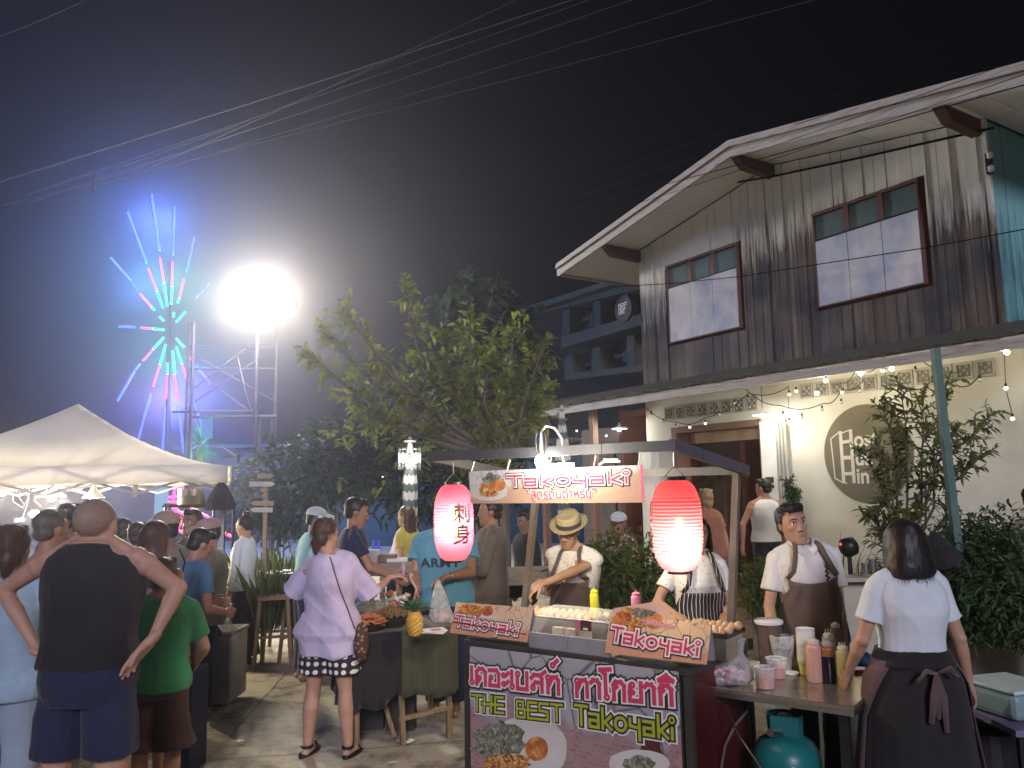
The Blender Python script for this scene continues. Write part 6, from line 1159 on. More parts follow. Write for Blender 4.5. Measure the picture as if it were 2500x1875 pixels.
# display case: clear dome on a base
dc_ = thing('display_case', 'clear plastic domed food case in the middle of the cart counter', 'food case', kp(1392, 1570, .15)); ua, _ = kuv(1296, 1560, .05); ub, _ = kuv(1500, 1585, .05)
prof = [(.0, 0), (.0, .08), (.03, .15), (.09, .19), (.17, .20), (.26, .20)]; Z0 = CH+.002
rgA = [K(ua+.01, .05+y, Z0+z) for y, z in prof]; rgB = [K(ub-.01, .05+y, Z0+z) for y, z in prof]
mb = MB(); n = len(prof); mb.add(rgA+rgB, [(i, i+1, n+i+1, n+i) for i in range(n-1)]+[tuple(range(n))+(), tuple(range(2*n-1, n-1, -1))]); o = obj('dome', mb, film('dome_plastic', (.85, .86, .82), .05, .06), dc_, smooth=True)
mb = MB(); kbox(mb, ua, ub, .04, .33, Z0-.001, Z0+.012); obj('base', mb, M_clear, dc_); mb = MB(); mb.tube([K(ua+.01, .05, Z0+.014), K(ub-.01, .05, Z0+.014)], .004, 6); obj('rim', mb, M_whitep, dc_)
mb = MB(); mb.tube([K(ua+.02, .09, Z0+.165), K(ub-.02, .09, Z0+.165)], .003, 6); obj('edge', mb, M_whitep, dc_)
for q in range(3): mb = MB(); kbox(mb, ua+.06+q*.09, ua+.13+q*.09, .18, .22, Z0+.012, Z0+.09); one('paper_box', mb, mat('paper_box', (.45, .36, .30), rough=.7, scale=6), ('small paper box inside the case at its left end', 'small paper box inside the case in the middle', 'small paper box inside the case beside the pink card')[q], 'box', 'paper boxes inside the display case')
pc_ = kp(1424, 1527, .045); cc = thing('contact_card', 'small dark and pink card on the front of the clear case', 'card', pc_); w_, h_ = .105, .055
mb = MB(); mb.plate([pc_+CE*(-w_/2)+ZV*h_/2, pc_+CE*(-w_/6)+ZV*h_/2, pc_+CE*(-w_/6)-ZV*h_/2, pc_+CE*(-w_/2)-ZV*h_/2], CN_, .002); obj('pink_half', mb, mat('card_rose', (.50, .16, .18), rough=.5, scale=30), cc); mb = MB(); mb.plate([pc_+CE*(-w_/6)+ZV*h_/2, pc_+CE*(w_/2)+ZV*h_/2, pc_+CE*(w_/2)-ZV*h_/2, pc_+CE*(-w_/6)-ZV*h_/2], CN_, .002); obj('dark_half', mb, mat('card_dark', (.10, .04, .045), rough=.5), cc)
mb = MB(); mb.plate([pc_+CE*.0-ZV*.012, pc_+CE*.03-ZV*.012, pc_+CE*.03-ZV*.022, pc_+CE*.0-ZV*.022], CN_, .003); obj('white_patch', mb, M_ink_w, cc)
# griddles with takoyaki balls
def griddle(label, px0, px1, py, v, zt, steel):
    ua, _ = kuv(px0, py, v); ub, _ = kuv(px1, py, v); g_ = thing('griddle', label, 'griddle', K((ua+ub)/2, v, CH)); mb = MB(); kbox(mb, ua, ub, v, v+.26, zt-.012, zt); obj('plate', mb, mat('cast_iron', (.03, .028, .026), rough=.4, scale=20, bump=.2), g_, bevel=.003)
    mb = MB(); kbox(mb, ua+.015, ub-.015, v+.015, v+.25, CH, zt-.012); obj('case', mb, M_steel if steel else mat('brown_case', (.12, .075, .06), rough=.5), g_)
    for a, b, c_, d_ in ((ua, ub, v, v+.008), (ua, ub, v+.252, v+.26)): mb = MB(); kbox(mb, a, b, c_, d_, zt, zt+.014); obj('rim', mb, MC['cast_iron'], g_)
    if steel:
        for q in range(14): mb = MB(); uu = ua+.035+q*.0135; kbox(mb, uu, uu+.005, v+.011, v+.0155, zt-.06, zt-.03); obj('vent_slot', mb, M_black, g_)
    return ua, ub, v, zt
M_bally = food_mat('dough_ball', [(.30, .14, .06), (.52, .36, .20), (.62, .50, .34)], 60)
def balls(ua, ub, v, zt, nx, ny, group, lab, seed):
    rr_ = random.Random(seed); b0 = None
    for j in range(ny):
        for i in range(nx):
            p = K(ua+.028+(ub-ua-.056)*(i+.5*(j % 2)*.8)/(nx-1+.4), v+.03+.20*j/(ny-1), zt+.016+rr_.uniform(0, .006))
            if b0 is None:
                mb = MB(); mb.ball((0, 0, 0), (.0215, .0215, .020), 12, 8); b0 = one('takoyaki_ball', mb, M_bally, lab, 'food', group, smooth=True); b0.location = p
            else: b0_ = b0.copy(); C.objects.link(b0_); b0_.location = p; b0_.rotation_euler = (rr_.uniform(0, 3), rr_.uniform(0, 3), 0); b0_.scale = (rr_.uniform(.88, 1.15),)*3; b0_['label'] = lab; b0_['group'] = group
ga = griddle('dark griddle full of takoyaki in front of the cook', 1246, 1442, 1478, .42, CH+.085, False); balls(*ga, 11, 4, 'takoyaki balls on the left griddle', 'round takoyaki ball cooking on the griddle in front of the cook', 3)
gb = griddle('stainless griddle full of takoyaki at the right end of the cart', 1635, 1772, 1496, .24, CH+.125, True); balls(*gb, 8, 4, 'takoyaki balls on the right griddle', 'round takoyaki ball on the griddle by the striped apron', 5)
def squeeze(p, h, r, m, cap, label, group=None, level=None, nz=3):
    b = thing('squeeze_bottle', label, 'bottle', p, group=group)
    mb = MB(); mb.lathe([(r*.92, 0), (r, .008), (r, h*.72), (r*.96, h*.76), (r*.72, h*.80)], 20, p); obj('bottle_body', mb, m, b, smooth=True)
    mb = MB(); mb.lathe([(r*.82, h*.80), (r*.82, h*.87), (r*.5, h*.90), (r*.32, h*.92)], 18, p); obj('cap', mb, cap, b, smooth=True)
    for q in range(nz): mb = MB(); o_ = (q-(nz-1)/2)*r*.38; mb.tube([p+Vector((o_, 0, h*.91)), p+Vector((o_*1.25, 0, h*1.0))], [r*.14, r*.07], 6); obj('nozzle', mb, cap, b, smooth=True)
    if level: mb = MB(); mb.lathe([(r*.93, .0), (r*1.012, .008), (r*1.012, h*level)], 20, p); obj('sauce', mb, level and mat('dark_sauce', (.02, .012, .03), rough=.2), b, smooth=True)
    return b
squeeze(kp(1452, 1505, .36)*1+ZV*0, .17, .026, mat('yellow_bottle', (.75, .72, .04), rough=.3), mat('yellow_cap', (.80, .78, .05), rough=.3), 'yellow squeeze bottle behind the clear case', nz=1)
squeeze(kp(1555, 1512, .42), .17, .030, mat('pink_bottle', (.75, .30, .50), rough=.3), mat('pink_cap', (.80, .32, .52), rough=.3), 'pink squeeze bottle between the case and the right card', nz=1)
# roof frame
zr0, zr1 = 2.035, 1.93
rfu0, rfu1 = -.22, CW-.02
def Rr(u, v, z=None): return K(u, v, (zr0+(zr1-zr0)*v/CD) if z is None else z)
for q in range(4):
    a, b = rfu0+(rfu1-rfu0)*q/4, rfu0+(rfu1-rfu0)*(q+1)/4; mb = MB(); mb.beam(Rr(a+.002, -.03), Rr(b-.002, -.03), .03, .055); obj('roof_beam', mb, M_roof, cart)
mb = MB(); mb.beam(Rr(rfu1, -.05), Rr(rfu1+.03, CD+.12), .035, .06); obj('roof_beam', mb, mat('roof_beam_violet', (.085, .08, .12), rough=.45), cart); mb = MB(); mb.beam(Rr(rfu0, -.05), Rr(rfu0, CD+.12), .035, .06); obj('roof_beam', mb, M_roof, cart); mb = MB(); mb.beam(Rr(rfu0, CD+.10), Rr(rfu1, CD+.10), .03, .05); obj('roof_beam', mb, M_roof, cart)
M_post = mat('worn_post', (.17, .155, .135), (.09, .08, .07), rough=.6, scale=14, stretch=(1, 1, .3))
for (u, v, du, dv) in ((rfu1-.02, CD+.08, -.07, -.05), (-.03, CD+.08, -.11, -.05)):
    mb = MB(); mb.beam(K(u, v, zr1-.03), K(u+du, v+dv, CH), .040, .040, up=CB); obj('post', mb, M_post, cart)
# hanging banner on the roof
tb_ = thing('takoyaki_banner', 'wide printed takoyaki banner hanging from the cart roof', 'banner', kp(1357, 1180, -.05))
P = [kp(1145, 1151, -.06), kp(1569, 1135, -.06), kp(1574, 1227, -.06), kp(1150, 1229, -.06)]; panel('cloth', P, M_print2, tb_, CN_, .004)
mb = MB(); mb.add([q+CN_*.0055 for q in (kp(1564, 1135, -.06), kp(1570, 1135, -.06), kp(1575, 1227, -.06), kp(1570, 1227, -.06))], [(0, 1, 2, 3)]); obj('pink_edge', mb, mat('pink_edge', (.80, .16, .36), rough=.4), tb_)
fbn = lambda u, v, d: (P[3]*(1-u)+P[2]*u)*(1-v)+(P[0]*(1-u)+P[1]*u)*v+CN_*(.005+d)
wd, ht = (P[2]-P[3]).length, (P[0]-P[3]).length
stroke_text('Takoyaki', lambda x, y, d: fbn(.245+x/wd, .50+y/ht+.035*x/wd, d), .70*wd, .32*ht, tb_, (M_ink_k, M_ink_w, M_ink_p), w=.19, d0=.001, grow=(.40, .22, 0))
for k_, (o_, m_) in enumerate(((.0036, M_ink_w), (.0009, M_ink_p))): lettering('lettering', '"'+TH+'"', .072, lambda X, Y, Z, k_=k_: fbn(.365+X/wd, .135+Y/ht, .003+k_*.0012), m_, tb_, off=o_)
def bb(nm, cx, cy, rx, ry, m, d, sd, wob=.1):
    rr_ = random.Random(sd); mb = MB(); n = 26; mb.add([fbn(max(.003, cx+rx*math.cos(a)*(1+rr_.uniform(-wob, wob))), max(.02, cy+ry*math.sin(a)*(1+rr_.uniform(-wob, wob))), d) for a in (2*PI*i/n for i in range(n))], [tuple(range(n))]); obj(nm, mb, m, tb_)
bb('print_plate', .12, .34, .125, .26, M_boat, .0003, 1, .02); bb('print_seaweed', .15, .72, .065, .20, M_seaw, .0008, 2, .25); bb('print_ball', .10, .42, .035, .20, M_sauce, .0010, 3, .1); bb('print_ball', .155, .46, .035, .18, M_ballp, .0011, 4, .03); bb('print_ball', .20, .56, .036, .18, M_ballp, .0012, 5, .03); bb('print_sauce', .13, .30, .06, .10, M_sauce, .0013, 6, .2)
for u in (.02, .25, .5, .75, .98): mb = MB(); a = fbn(u, 1.0, 0); mb.tube([a, a+ZV*.06+CB*.03], .003, 5); obj('tie', mb, M_whitep, tb_)
# lamp on the roof beam
bl = kp(1322, 1126, -.10); lf = thing('work_lamp', 'blazing clamp lamp on the cart roof above the banner', 'lamp', bl)
mb = MB(); mb.ball(bl, (.036, .036, .042), 14, 10); obj('bulb', mb, glow('bulb_hot', (1, .98, .92), 60), lf, smooth=True); mb = MB(); mb.lathe([(.018, .03), (.03, .07), (.03, .13), (.022, .16)], 14, bl); obj('socket', mb, M_steel, lf, smooth=True)
mb = MB(); mb.tube([bl+Vector((0, .02, .16)), bl+Vector((.03, .03, .20)), bl+Vector((.08, .04, .19)), bl+Vector((.12, .05, .13)), bl+Vector((.125, .06, .02)), bl+Vector((.14, .05, -.05))], .006, 8); obj('cord', mb, M_whitep, lf, smooth=True)
lamp(bl+Vector((0, -.30, .02)), 14, (1, .92, .75), .05, 'bulb_light'); lamp(K(.55, .22, 1.93), 42, (1, .86, .60), .05, 'bulb_light'); tl_ = thing('roof_tube_lamp', 'short tube lamp fixed under the cart roof behind the banner', 'lamp', K(.55, .22, 1.97)); m_ = MB(); m_.tube([K(.42, .22, 1.965), K(.68, .22, 1.965)], .012, 8); obj('tube', m_, glow('bulb_white', (1, .95, .82), 22), tl_, smooth=True)
m_ = MB(); q = kp(1475, 1135, -.04); kb = thing('spare_clamp', 'white clip light lying behind the banner top edge', 'clamp', q); m_.tube([q-CE*.03, q+CE*.0+ZV*.018, q+CE*.10+ZV*.016], .008, 8); obj('body', m_, M_whitep, kb, smooth=True); m_ = MB(); m_.tube([q+CE*.0+ZV*.03, q+CE*.09+ZV*.028], .006, 8); obj('spring', m_, M_steel, kb, smooth=True)
q = at(1806, 1143, 5.0); tf = thing('teal_lamp', 'small teal glowing lamp at the back end of the cart roof', 'lamp', q); m_ = MB(); m_.ball(q, (.035, .02, .010), 12, 6); obj('led', m_, glow('teal_led', (.02, .45, .50), 1.6), tf, smooth=True); m_ = MB(); m_.box(q+ZV*.016, (.06, .03, .01)); obj('housing', m_, M_darkmetal, tf)
# paper lanterns
def lantern(label, px, ytop, ybot, Y, wpx, mpaper, chars, bulb_z, power, ang, bcol=(1, .72, .35), crow=None, boff=.45):
    a, b = at(px, ytop, Y), at(px, ybot, Y); h = (a-b).length; c = (a+b)/2; r = wpx/2/FPX*Y; l = thing('paper_lantern', label, 'lantern', c, group='red paper lanterns on the cart'); prof = []; nr = 26
    for i in range(nr*2+1):
        t = i/(nr*2); z = -h/2+h*t; e = abs(2*t-1); rr_ = r*(.42+.58*(max(0, 1-e**3.0))**.62); rr_ *= (1.0 if i % 2 == 0 else .965); prof.append((rr_, z))
    mb = MB(); mb.lathe(prof, 40, c, cap=False); o = obj('paper', mb, mpaper, l, smooth=True)
    for i in range(1, nr): t = i/nr; e = abs(2*t-1); R0 = r*(.42+.58*(max(0, 1-e**3.0))**.62)*.985; mb = MB(); mb.tube([c+Vector((R0*math.cos(2*PI*k/28), R0*math.sin(2*PI*k/28), -h/2+h*t)) for k in range(29)], .0011, 4, cap=False); obj('rib', mb, M_cartd, l)
    for z, rr_ in ((h/2, r*.44), (-h/2, r*.42)): mb = MB(); mb.lathe([(rr_, -.012), (rr_, .016), (rr_*.9, .018)], 24, c+Vector((0, 0, z)), cap=False); o = obj('hoop', mb, M_black, l, smooth=True)
    mb = MB(); mb.tube([c+Vector((-r*.42, 0, h/2+.015)), c+Vector((0, 0, h/2+.07)), c+Vector((r*.42, 0, h/2+.015))], .0025, 5); mb.tube([c+Vector((0, 0, h/2+.07)), Vector((c.x, c.y, 2.0))], .003, 5); obj('hanger', mb, M_steel, l)
    bp = c+Vector((0, -r*boff, bulb_z*h)); mb = MB(); mb.lathe([(.001, -.085), (.030, -.07), (.042, -.02), (.036, .04), (.014, .11), (.012, .13)], 14, bp); obj('bulb', mb, glow('bulb_lantern', (1, .82, .28), 60), l, smooth=True)
    lamp(bp+Vector((0, -.0, -.0)), power, bcol, .03, 'lantern_light', parent=None)
    for k, (s, z, sz) in enumerate(chars):
        me = text_mesh(s, sz, .0022, 0, 'CENTER'); bm = bmesh.new(); bm.from_mesh(me); bmesh.ops.triangulate(bm, faces=bm.faces)
        for _ in range(3): bmesh.ops.subdivide_edges(bm, edges=[e for e in bm.edges if e.calc_length() > .012], cuts=1); bmesh.ops.triangulate(bm, faces=bm.faces)
        bm.to_mesh(me); bm.free()
        for v in me.vertices:
            zz = z+v.co.y; t = (zz+h/2)/h; e = min(.999, abs(2*t-1)); R0 = r*(.42+.58*(max(0, 1-e**3.0))**.62)+.0025; th = R_(-90)+ang+v.co.x/R0; v.co = c+Vector((R0*math.cos(th), R0*math.sin(th), zz))
        obj('character', me, M_ink_k if crow is None else crow, l)
    return l
def paper(name, c1, tr):
    m = bpy.data.materials.new(name); m.use_nodes = True; nt = m.node_tree; L = nt.links; b = nt.nodes['Principled BSDF']; out = nt.nodes['Material Output']; setin(b, 'Base Color', col4(c1)); setin(b, 'Roughness', .6)
    t = node(nt, 'ShaderNodeBsdfTranslucent'); setin(t, 0, col4(tr)); ms = node(nt, 'ShaderNodeMixShader'); setin(ms, 0, .72); L.new(b.outputs[0], ms.inputs[1]); L.new(t.outputs[0], ms.inputs[2]); tp_ = node(nt, 'ShaderNodeBsdfTransparent'); setin(tp_, 0, (1, .55, .08, 1)); m2 = node(nt, 'ShaderNodeMixShader'); setin(m2, 0, .24); L.new(ms.outputs[0], m2.inputs[1]); L.new(tp_.outputs[0], m2.inputs[2]); L.new(m2.outputs[0], out.inputs[0]); return m
M_pap1 = paper('lantern_paper', (.70, .04, .18), (1.0, .14, .50)); M_pap2 = paper('lantern_paper_warm', (.75, .04, .09), (1.0, .14, .38))
lantern('left pink paper lantern with two black characters in front of the vendor', 1108, 1183, 1368, 5.02, 97, M_pap1, (('刺', .012, .125), ('身', -.115, .125)), -.05, 24, R_(30), (1, .72, .62))
lantern('right paper lantern glowing yellow low down in front of the striped apron', 1652, 1172, 1394, 4.02, 124, M_pap2, (('刺', .03, .12), ('身', -.10, .12)), -.20, 120, R_(-96), (1, .80, .34))
lantn = None
# ================================================================ stainless table right of the cart
TA = Vector((.93, 4.44, 0)); TZ = .78; TW, TD = .83, .72
def Tt(u, v, z): return TA+CE*u+CB*v+ZV*z
tb2 = thing('steel_table', 'stainless steel side table with sauces and cups right of the cart', 'table', Tt(.4, .3, 0)); mb = MB()
mb.box(Tt(TW/2, TD/2, TZ-.012), (TW, TD, .022), M=KM); obj('table_top', mb, mat('table_steel', (.52, .46, .38), rough=.24, metal=.85, scale=3, amt=.2, stretch=(1, 1, 1), bump=.03), tb2, bevel=.003)
mb = MB(); mb.box(Tt(TW/2, .008, TZ-.030), (TW, .014, .035), M=KM); obj('apron_edge', mb, M_steel, tb2); mb = MB(); mb.box(Tt(TW-.008, TD/2, TZ-.030), (.014, TD, .035), M=KM); obj('apron_edge', mb, M_steel, tb2)
for u, v in ((.06, .05), (TW-.06, .05), (TW-.06, TD-.05), (.06, TD-.05)): mb = MB(); mb.box(Tt(u, v, (TZ-.03)/2), (.045, .045, TZ-.03), M=KM); obj('leg', mb, M_darkmetal, tb2)
for a, b in (((.06, TD-.05), (TW-.06, TD-.05)), ((TW-.06, .05), (TW-.06, TD-.05)), ((.06, .05), (.06, TD-.05))): mb = MB(); mb.beam(Tt(a[0], a[1], .22), Tt(b[0], b[1], .22), .035); obj('stretcher', mb, M_darkmetal, tb2)
def tz(px, py): return onz(px, py, TZ)
mb = MB(); mb.tube([at(1772, 1722, 4.3), at(1800, 1790, 4.1), at(1860, 1878, 3.95)], .005, 6); one('slanted_cable', mb, M_steel, 'thin cable slanting down under the steel table', 'cable')
mb = MB(); mb.tube([at(1825, 1735, 4.5), at(1795, 1770, 4.45), at(1770, 1820, 4.4), at(1760, 1880, 4.35)], .008, 6); one('gas_hose', mb, mat('hose', (.12, .10, .10), rough=.5), 'grey gas hose curving down beside the green cylinder', 'hose', smooth=True)
# gas cylinder
g0 = onz(1918, 1760, .62); gx = Vector((g0.x+.0, g0.y+.05, 0)); gx = Vector((1.33, 4.18, 0)); gx = Vector((at(1918, 1800, 4.0).x, 4.0, 0))
gc = thing('gas_cylinder', 'green gas cylinder with pale Thai lettering under the steel table', 'gas cylinder', gx); gs_ = at(1918, 1742, 4.35).z/.655; gx = Vector((at(1918, 1800, 4.35).x, 4.35, 0)); M_gas = mat('gas_green', (.012, .17, .165), (.01, .11, .12), rough=.35, scale=5, bump=.1)
mb = MB(); mb.lathe([(.13, .02), (.155, .04), (.168, .08), (.168, .42), (.160, .47), (.135, .515), (.09, .545), (.05, .555)], 30, gx); obj('cylinder_body', mb, M_gas, gc, smooth=True); mb = MB(); mb.lathe([(.11, .0), (.125, .0), (.13, .035)], 24, gx, cap=False); obj('foot_ring', mb, M_gas, gc, smooth=True)
mb = MB(); k = 20
for z0_, z1_ in ((.54, .655),): mb.rings([[gx+Vector((rr_*math.cos(a), rr_*math.sin(a), z)) for a in (R_(-60)+2*PI*.72*i/k for i in range(k+1))] for rr_, z in ((.085, z0_), (.088, z1_), (.080, z1_), (.077, z0_))], cap=False)
obj('collar', mb, M_gas, gc, smooth=True); mb = MB(); mb.lathe([(.02, .55), (.02, .62), (.035, .625), (.035, .65), (.012, .655)], 14, gx); obj('valve', mb, M_steel, gc, smooth=True); mb = MB(); mb.tube([gx+Vector((-.02, -.02, .56)), gx+Vector((-.10, -.08, .585))], .022, 8); obj('regulator', mb, M_steel, gc, smooth=True)
me = text_mesh('ปตท.', .105, .003, 0, 'LEFT')
for v in me.vertices: zz = .25+v.co.x*.9; th = R_(-104)-(v.co.y-.02)/.168; v.co = gx+Vector((.1705*math.cos(th), .1705*math.sin(th), zz))
gc.location = gx; gsc_ = gs_
obj('lettering', me, mat('pale_blue_ink', (.42, .58, .68), rough=.5, scale=12), gc)
for o_ in gc.children: o_.matrix_parent_inverse = Matrix.Translation(-gx)
gc.scale = (1.03, 1.03, gsc_)
# things on the table
def cup_frustum(mb, p, r0, r1, h, n=22): return mb.lathe([(r0, 0), (r1, h), (r1*.96, h), (r0*.92, .006)], n, p, cap=False)
p = tz(1972, 1646); cs = thing('cup_stack', 'tall stack of white paper cups with a printed bottom cup on the steel table', 'cup stack', p)
mb = MB(); mb.lathe([(.040, 0), (.048, .066), (.049, .068)], 24, p); obj('bottom_cup', mb, food_mat('cup_print', [(.20, .30, .04), (.55, .55, .12), (.70, .50, .15), (.75, .72, .60)], 60), cs, smooth=True)
cr0 = None
for q in range(19):
    z = .066+q*.0092
    mb = MB(); mb.lathe([(.0475, 0), (.0500, .0062), (.0520, .0066), (.0520, .0088), (.0495, .0092)], 22, p+ZV*z); obj('cup', mb, M_whitep, cs, smooth=True)
mb = MB(); mb.lathe([(.0515, .0), (.052, .004), (.048, .004), (.040, -.04)], 22, p+ZV*.244, cap=False); obj('top_cup', mb, M_whitep, cs, smooth=True)
squeeze(tz(1990, 1664), .245, .0415, mat('pink_sauce_bottle', (.55, .33, .25), (.50, .28, .24), rough=.3, scale=4), mat('cap_clear', (.62, .50, .42), rough=.3), 'pinkish mayonnaise squeeze bottle, frontmost on the steel table', 'sauce bottles on the steel table', nz=1)
squeeze(tz(2024, 1665), .235, .0395, mat('brown_bottle', (.40, .16, .06), rough=.25, scale=4), mat('cap_grey', (.42, .38, .34), rough=.4), 'brown squeeze bottle with dark sauce beside the pinkish one', 'sauce bottles on the steel table', level=.58)
squeeze(tz(2028, 1640), .235, .034, mat('cream_bottle', (.58, .50, .36), rough=.3, scale=4), M_whitep, 'cream coloured squeeze bottle behind the dark sauce bottle', 'sauce bottles on the steel table')
squeeze(tz(2044, 1618), .255, .034, mat('taupe_bottle', (.30, .20, .15), rough=.3, scale=4), M_whitep, 'tall taupe squeeze bottle with white cap, hindmost of the sauces', 'sauce bottles on the steel table', nz=1)
squeeze(tz(2061, 1653), .185, .036, mat('mustard_bottle', (.60, .48, .16), (.55, .50, .36), rough=.3, scale=5), M_whitep, 'small yellow squeeze bottle at the right end of the sauces', 'sauce bottles on the steel table')
def tub(p, r0, r1, h, lvl, label, cat='tub'):
    t = thing('plastic_tub', label, cat, p, group='clear plastic tubs on the steel table'); mb = MB(); cup_frustum(mb, p+ZV*.001, r0, r1, h); obj('tub_wall', mb, M_clear, t, smooth=True); mb = MB(); mb.lathe([(r1, h-.004), (r1+.004, h), (r1, h+.003)], 22, p, cap=False); obj('rim', mb, M_whitep, t, smooth=True)
    mb = MB(); mb.lathe([(r0*.93, .004), (r0*.93+(r1-r0)*lvl, h*lvl)], 22, p); obj('red_filling', mb, food_mat('shredded_red', [(.50, .12, .07), (.68, .26, .17), (.75, .42, .32)], 90), t, smooth=True)
tub(tz(1869, 1680), .044, .052, .105, .72, 'front plastic tub half full of pink ginger on the steel table'); tub(tz(1898, 1655), .042, .056, .105, .55, 'second plastic tub of pink ginger behind the front one')
p = tz(1932, 1646); mb = MB(); mb.lathe([(.001, .0), (.038, .0), (.042, .006), (.040, .012), (.001, .010)], 24, p, cap=False); one('flat_cover', mb, M_whitep, 'white round plastic lid lying between tubs and cup stack', 'lid', smooth=True)
p = tz(1882, 1628); dt = thing('dark_canister', 'brown translucent canister with white lid at the back of the steel table', 'canister', p); mb = MB(); mb.lathe([(.058, 0), (.072, .24)], 26, p); obj('canister_wall', mb, mat('brown_translucent', (.16, .11, .08), (.10, .07, .06), rough=.25, scale=3), dt, smooth=True); mb = MB(); mb.lathe([(.070, .24), (.082, .246), (.084, .262), (.078, .268), (.001, .270)], 26, p, cap=False); obj('lid', mb, M_whitep, dt, smooth=True)
p = tz(1915, 1638); mb = MB(); mb.lathe([(.040, 0), (.046, .05), (.058, .12), (.070, .19), (.062, .195), (.050, .13)], 13, p, cap=False); 
for i, v in enumerate(mb.v): r_ = random.Random(i); mb.v[i] = (v[0]+r_.uniform(-.006, .006), v[1]+r_.uniform(-.006, .006), v[2]+r_.uniform(-.006, .006))
one('clear_bag', mb, M_clear, 'open clear plastic bag standing between canister and cups', 'plastic bag')
p = onz(1880, 1515, .8); p = Vector((at(1883, 1540, 5.0).x, 5.0, .95)); sb = thing('green_cap_bottle', 'clear bottle with bright green cap in front of the waiter', 'bottle', p); mb = MB(); mb.lathe([(.03, -.17), (.032, .0), (.014, .05)], 16, p); obj('glass', mb, M_clear, sb, smooth=True); mb = MB(); mb.lathe([(.017, .05), (.017, .075)], 16, p); obj('cap', mb, mat('green_cap', (.30, .62, .05), rough=.4), sb, smooth=True)
# candy bag
p = tz(1778, 1668); cb_ = thing('candy_bag', 'bulging clear plastic bag of pink and yellow packets on the steel table', 'plastic bag', p)
mb = MB(); k = 26; rg = []
for z, rx, ry in ((0, .10, .06), (.02, .130, .075), (.06, .132, .078), (.12, .105, .066), (.17, .085, .055), (.225, .10, .06), (.245, .06, .04)):
    rg.append([p+Vector((rx*math.cos(a)*(1+.10*math.sin(5*a+z*60)), ry*math.sin(a)*(1+.12*math.sin(7*a+z*40)), z+.006*math.sin(3*a))) for a in (2*PI*i/k for i in range(k))])
mb.rings(rg, cap=False); obj('film', mb, M_clear, cb_, smooth=True)
rr_ = random.Random(11)
for q in range(24):
    c = p+Vector((rr_.uniform(-.10, .10), rr_.uniform(-.05, .035), .018+rr_.uniform(0, .065))); mb = MB(); M_ = Euler((rr_.uniform(-.6, .6), rr_.uniform(-.6, .6), rr_.uniform(0, 3))).to_matrix().to_4x4(); mb.ball(c, (.032, .023, .013), 8, 5, M=M_)
    obj('packet', mb, [mat('packet_pink', (.80, .30, .36), (.85, .62, .62), rough=.3, scale=60), mat('packet_red', (.70, .05, .12), rough=.3, scale=40), mat('packet_yellow', (.80, .62, .10), rough=.3, scale=40), mat('packet_pale', (.80, .70, .70), (.75, .3, .35), rough=.3, scale=80)][rr_.choice((0, 0, 1, 2, 3, 3))], cb_, smooth=True)
p = tz(2112, 1622); mb = MB(); rg = []
for z, s in ((0, 1), (.02, 1.05), (.045, .8), (.06, .45)): rg.append([p+Vector((.055*s*math.cos(a)*(1+.15*math.sin(4*a+z*50)), .035*s*math.sin(a), z+.008*math.sin(5*a))) for a in (2*PI*i/20 for i in range(20))])
mb.rings(rg); one('blue_plastic_bag', mb, mat('blue_bag', (.02, .22, .50), rough=.35, scale=20, bump=.3), 'crumpled blue plastic bag at the right end of the steel table', 'plastic bag', smooth=True)
p = tz(2105, 1645); mb = MB(); mb.caps(p+Vector((-.035, 0, .010)), p+Vector((.04, .01, .012)), .012, .008, 8); mb.caps(p+Vector((.0, .0, .012)), p+Vector((.03, -.015, .010)), .010, .006, 8); one('red_wrapper', mb, mat('red_wrap', (.55, .08, .03), rough=.35, scale=30), 'small red wrapper lying below the blue bag', 'wrapper', smooth=True)
# cool box and things on the ground to the right
cbx = thing('cool_box', 'pale blue white cool box standing behind the steel table', 'cool box', Vector((1.98, 5.35, 0))); mb = MB(); mb.box((1.98, 5.35, .24), (.62, .42, .46), rz=R_(-20)); obj('box_body', mb, mat('coolbox', (.50, .60, .62), rough=.45, scale=3, amt=.15), cbx, bevel=.015)
mb = MB(); mb.box((1.98, 5.35, .50), (.65, .45, .05), rz=R_(-20)); obj('lid', mb, M_whitep, cbx, bevel=.012)
p = onz(2395, 1775, .02); p = Vector((at(2395, 1740, 4.6).x, 4.6, 0)); wk = thing('black_wok', 'black pot with orange food standing low at the right', 'pot', p); zt = at(2395, 1712, 4.6).z; mb = MB(); mb.lathe([(.09, zt-.14), (.14, zt-.09), (.165, zt), (.158, zt), (.13, zt-.07)], 26, p, cap=False); obj('pot_wall', mb, M_darkmetal, wk, smooth=True)
mb = MB(); mb.lathe([(.001, zt-.03), (.15, zt-.035)], 24, p, cap=False); obj('filling', mb, mat('dark_broth', (.05, .03, .02), rough=.3), wk); mb = MB(); mb.lathe([(.16, zt-.14), (.17, 0)], 20, p, cap=False); obj('stove_ring', mb, M_darkmetal, wk)
mb = MB(); mb.ball(p+Vector((-.04, -.03, zt-.01)), (.07, .05, .035), 12, 8); obj('orange_food', mb, mat('orange_food', (.55, .18, .06), rough=.4, scale=20), wk, smooth=True)
q = at(2468, 1705, 4.3); ct = thing('clear_container', 'big translucent food container at the lower right edge', 'container', q); mb = MB(); mb.box(q, (.30, .34, .13), rz=R_(15)); obj('tub', mb, mat('frosted', (.40, .58, .62), rough=.2, scale=3, trans=.4), ct, bevel=.03); mb = MB(); mb.box(q+ZV*.075, (.315, .355, .02), rz=R_(15)); obj('lid', mb, mat('frosted_lid', (.55, .70, .72), rough=.2, scale=3), ct, bevel=.008)
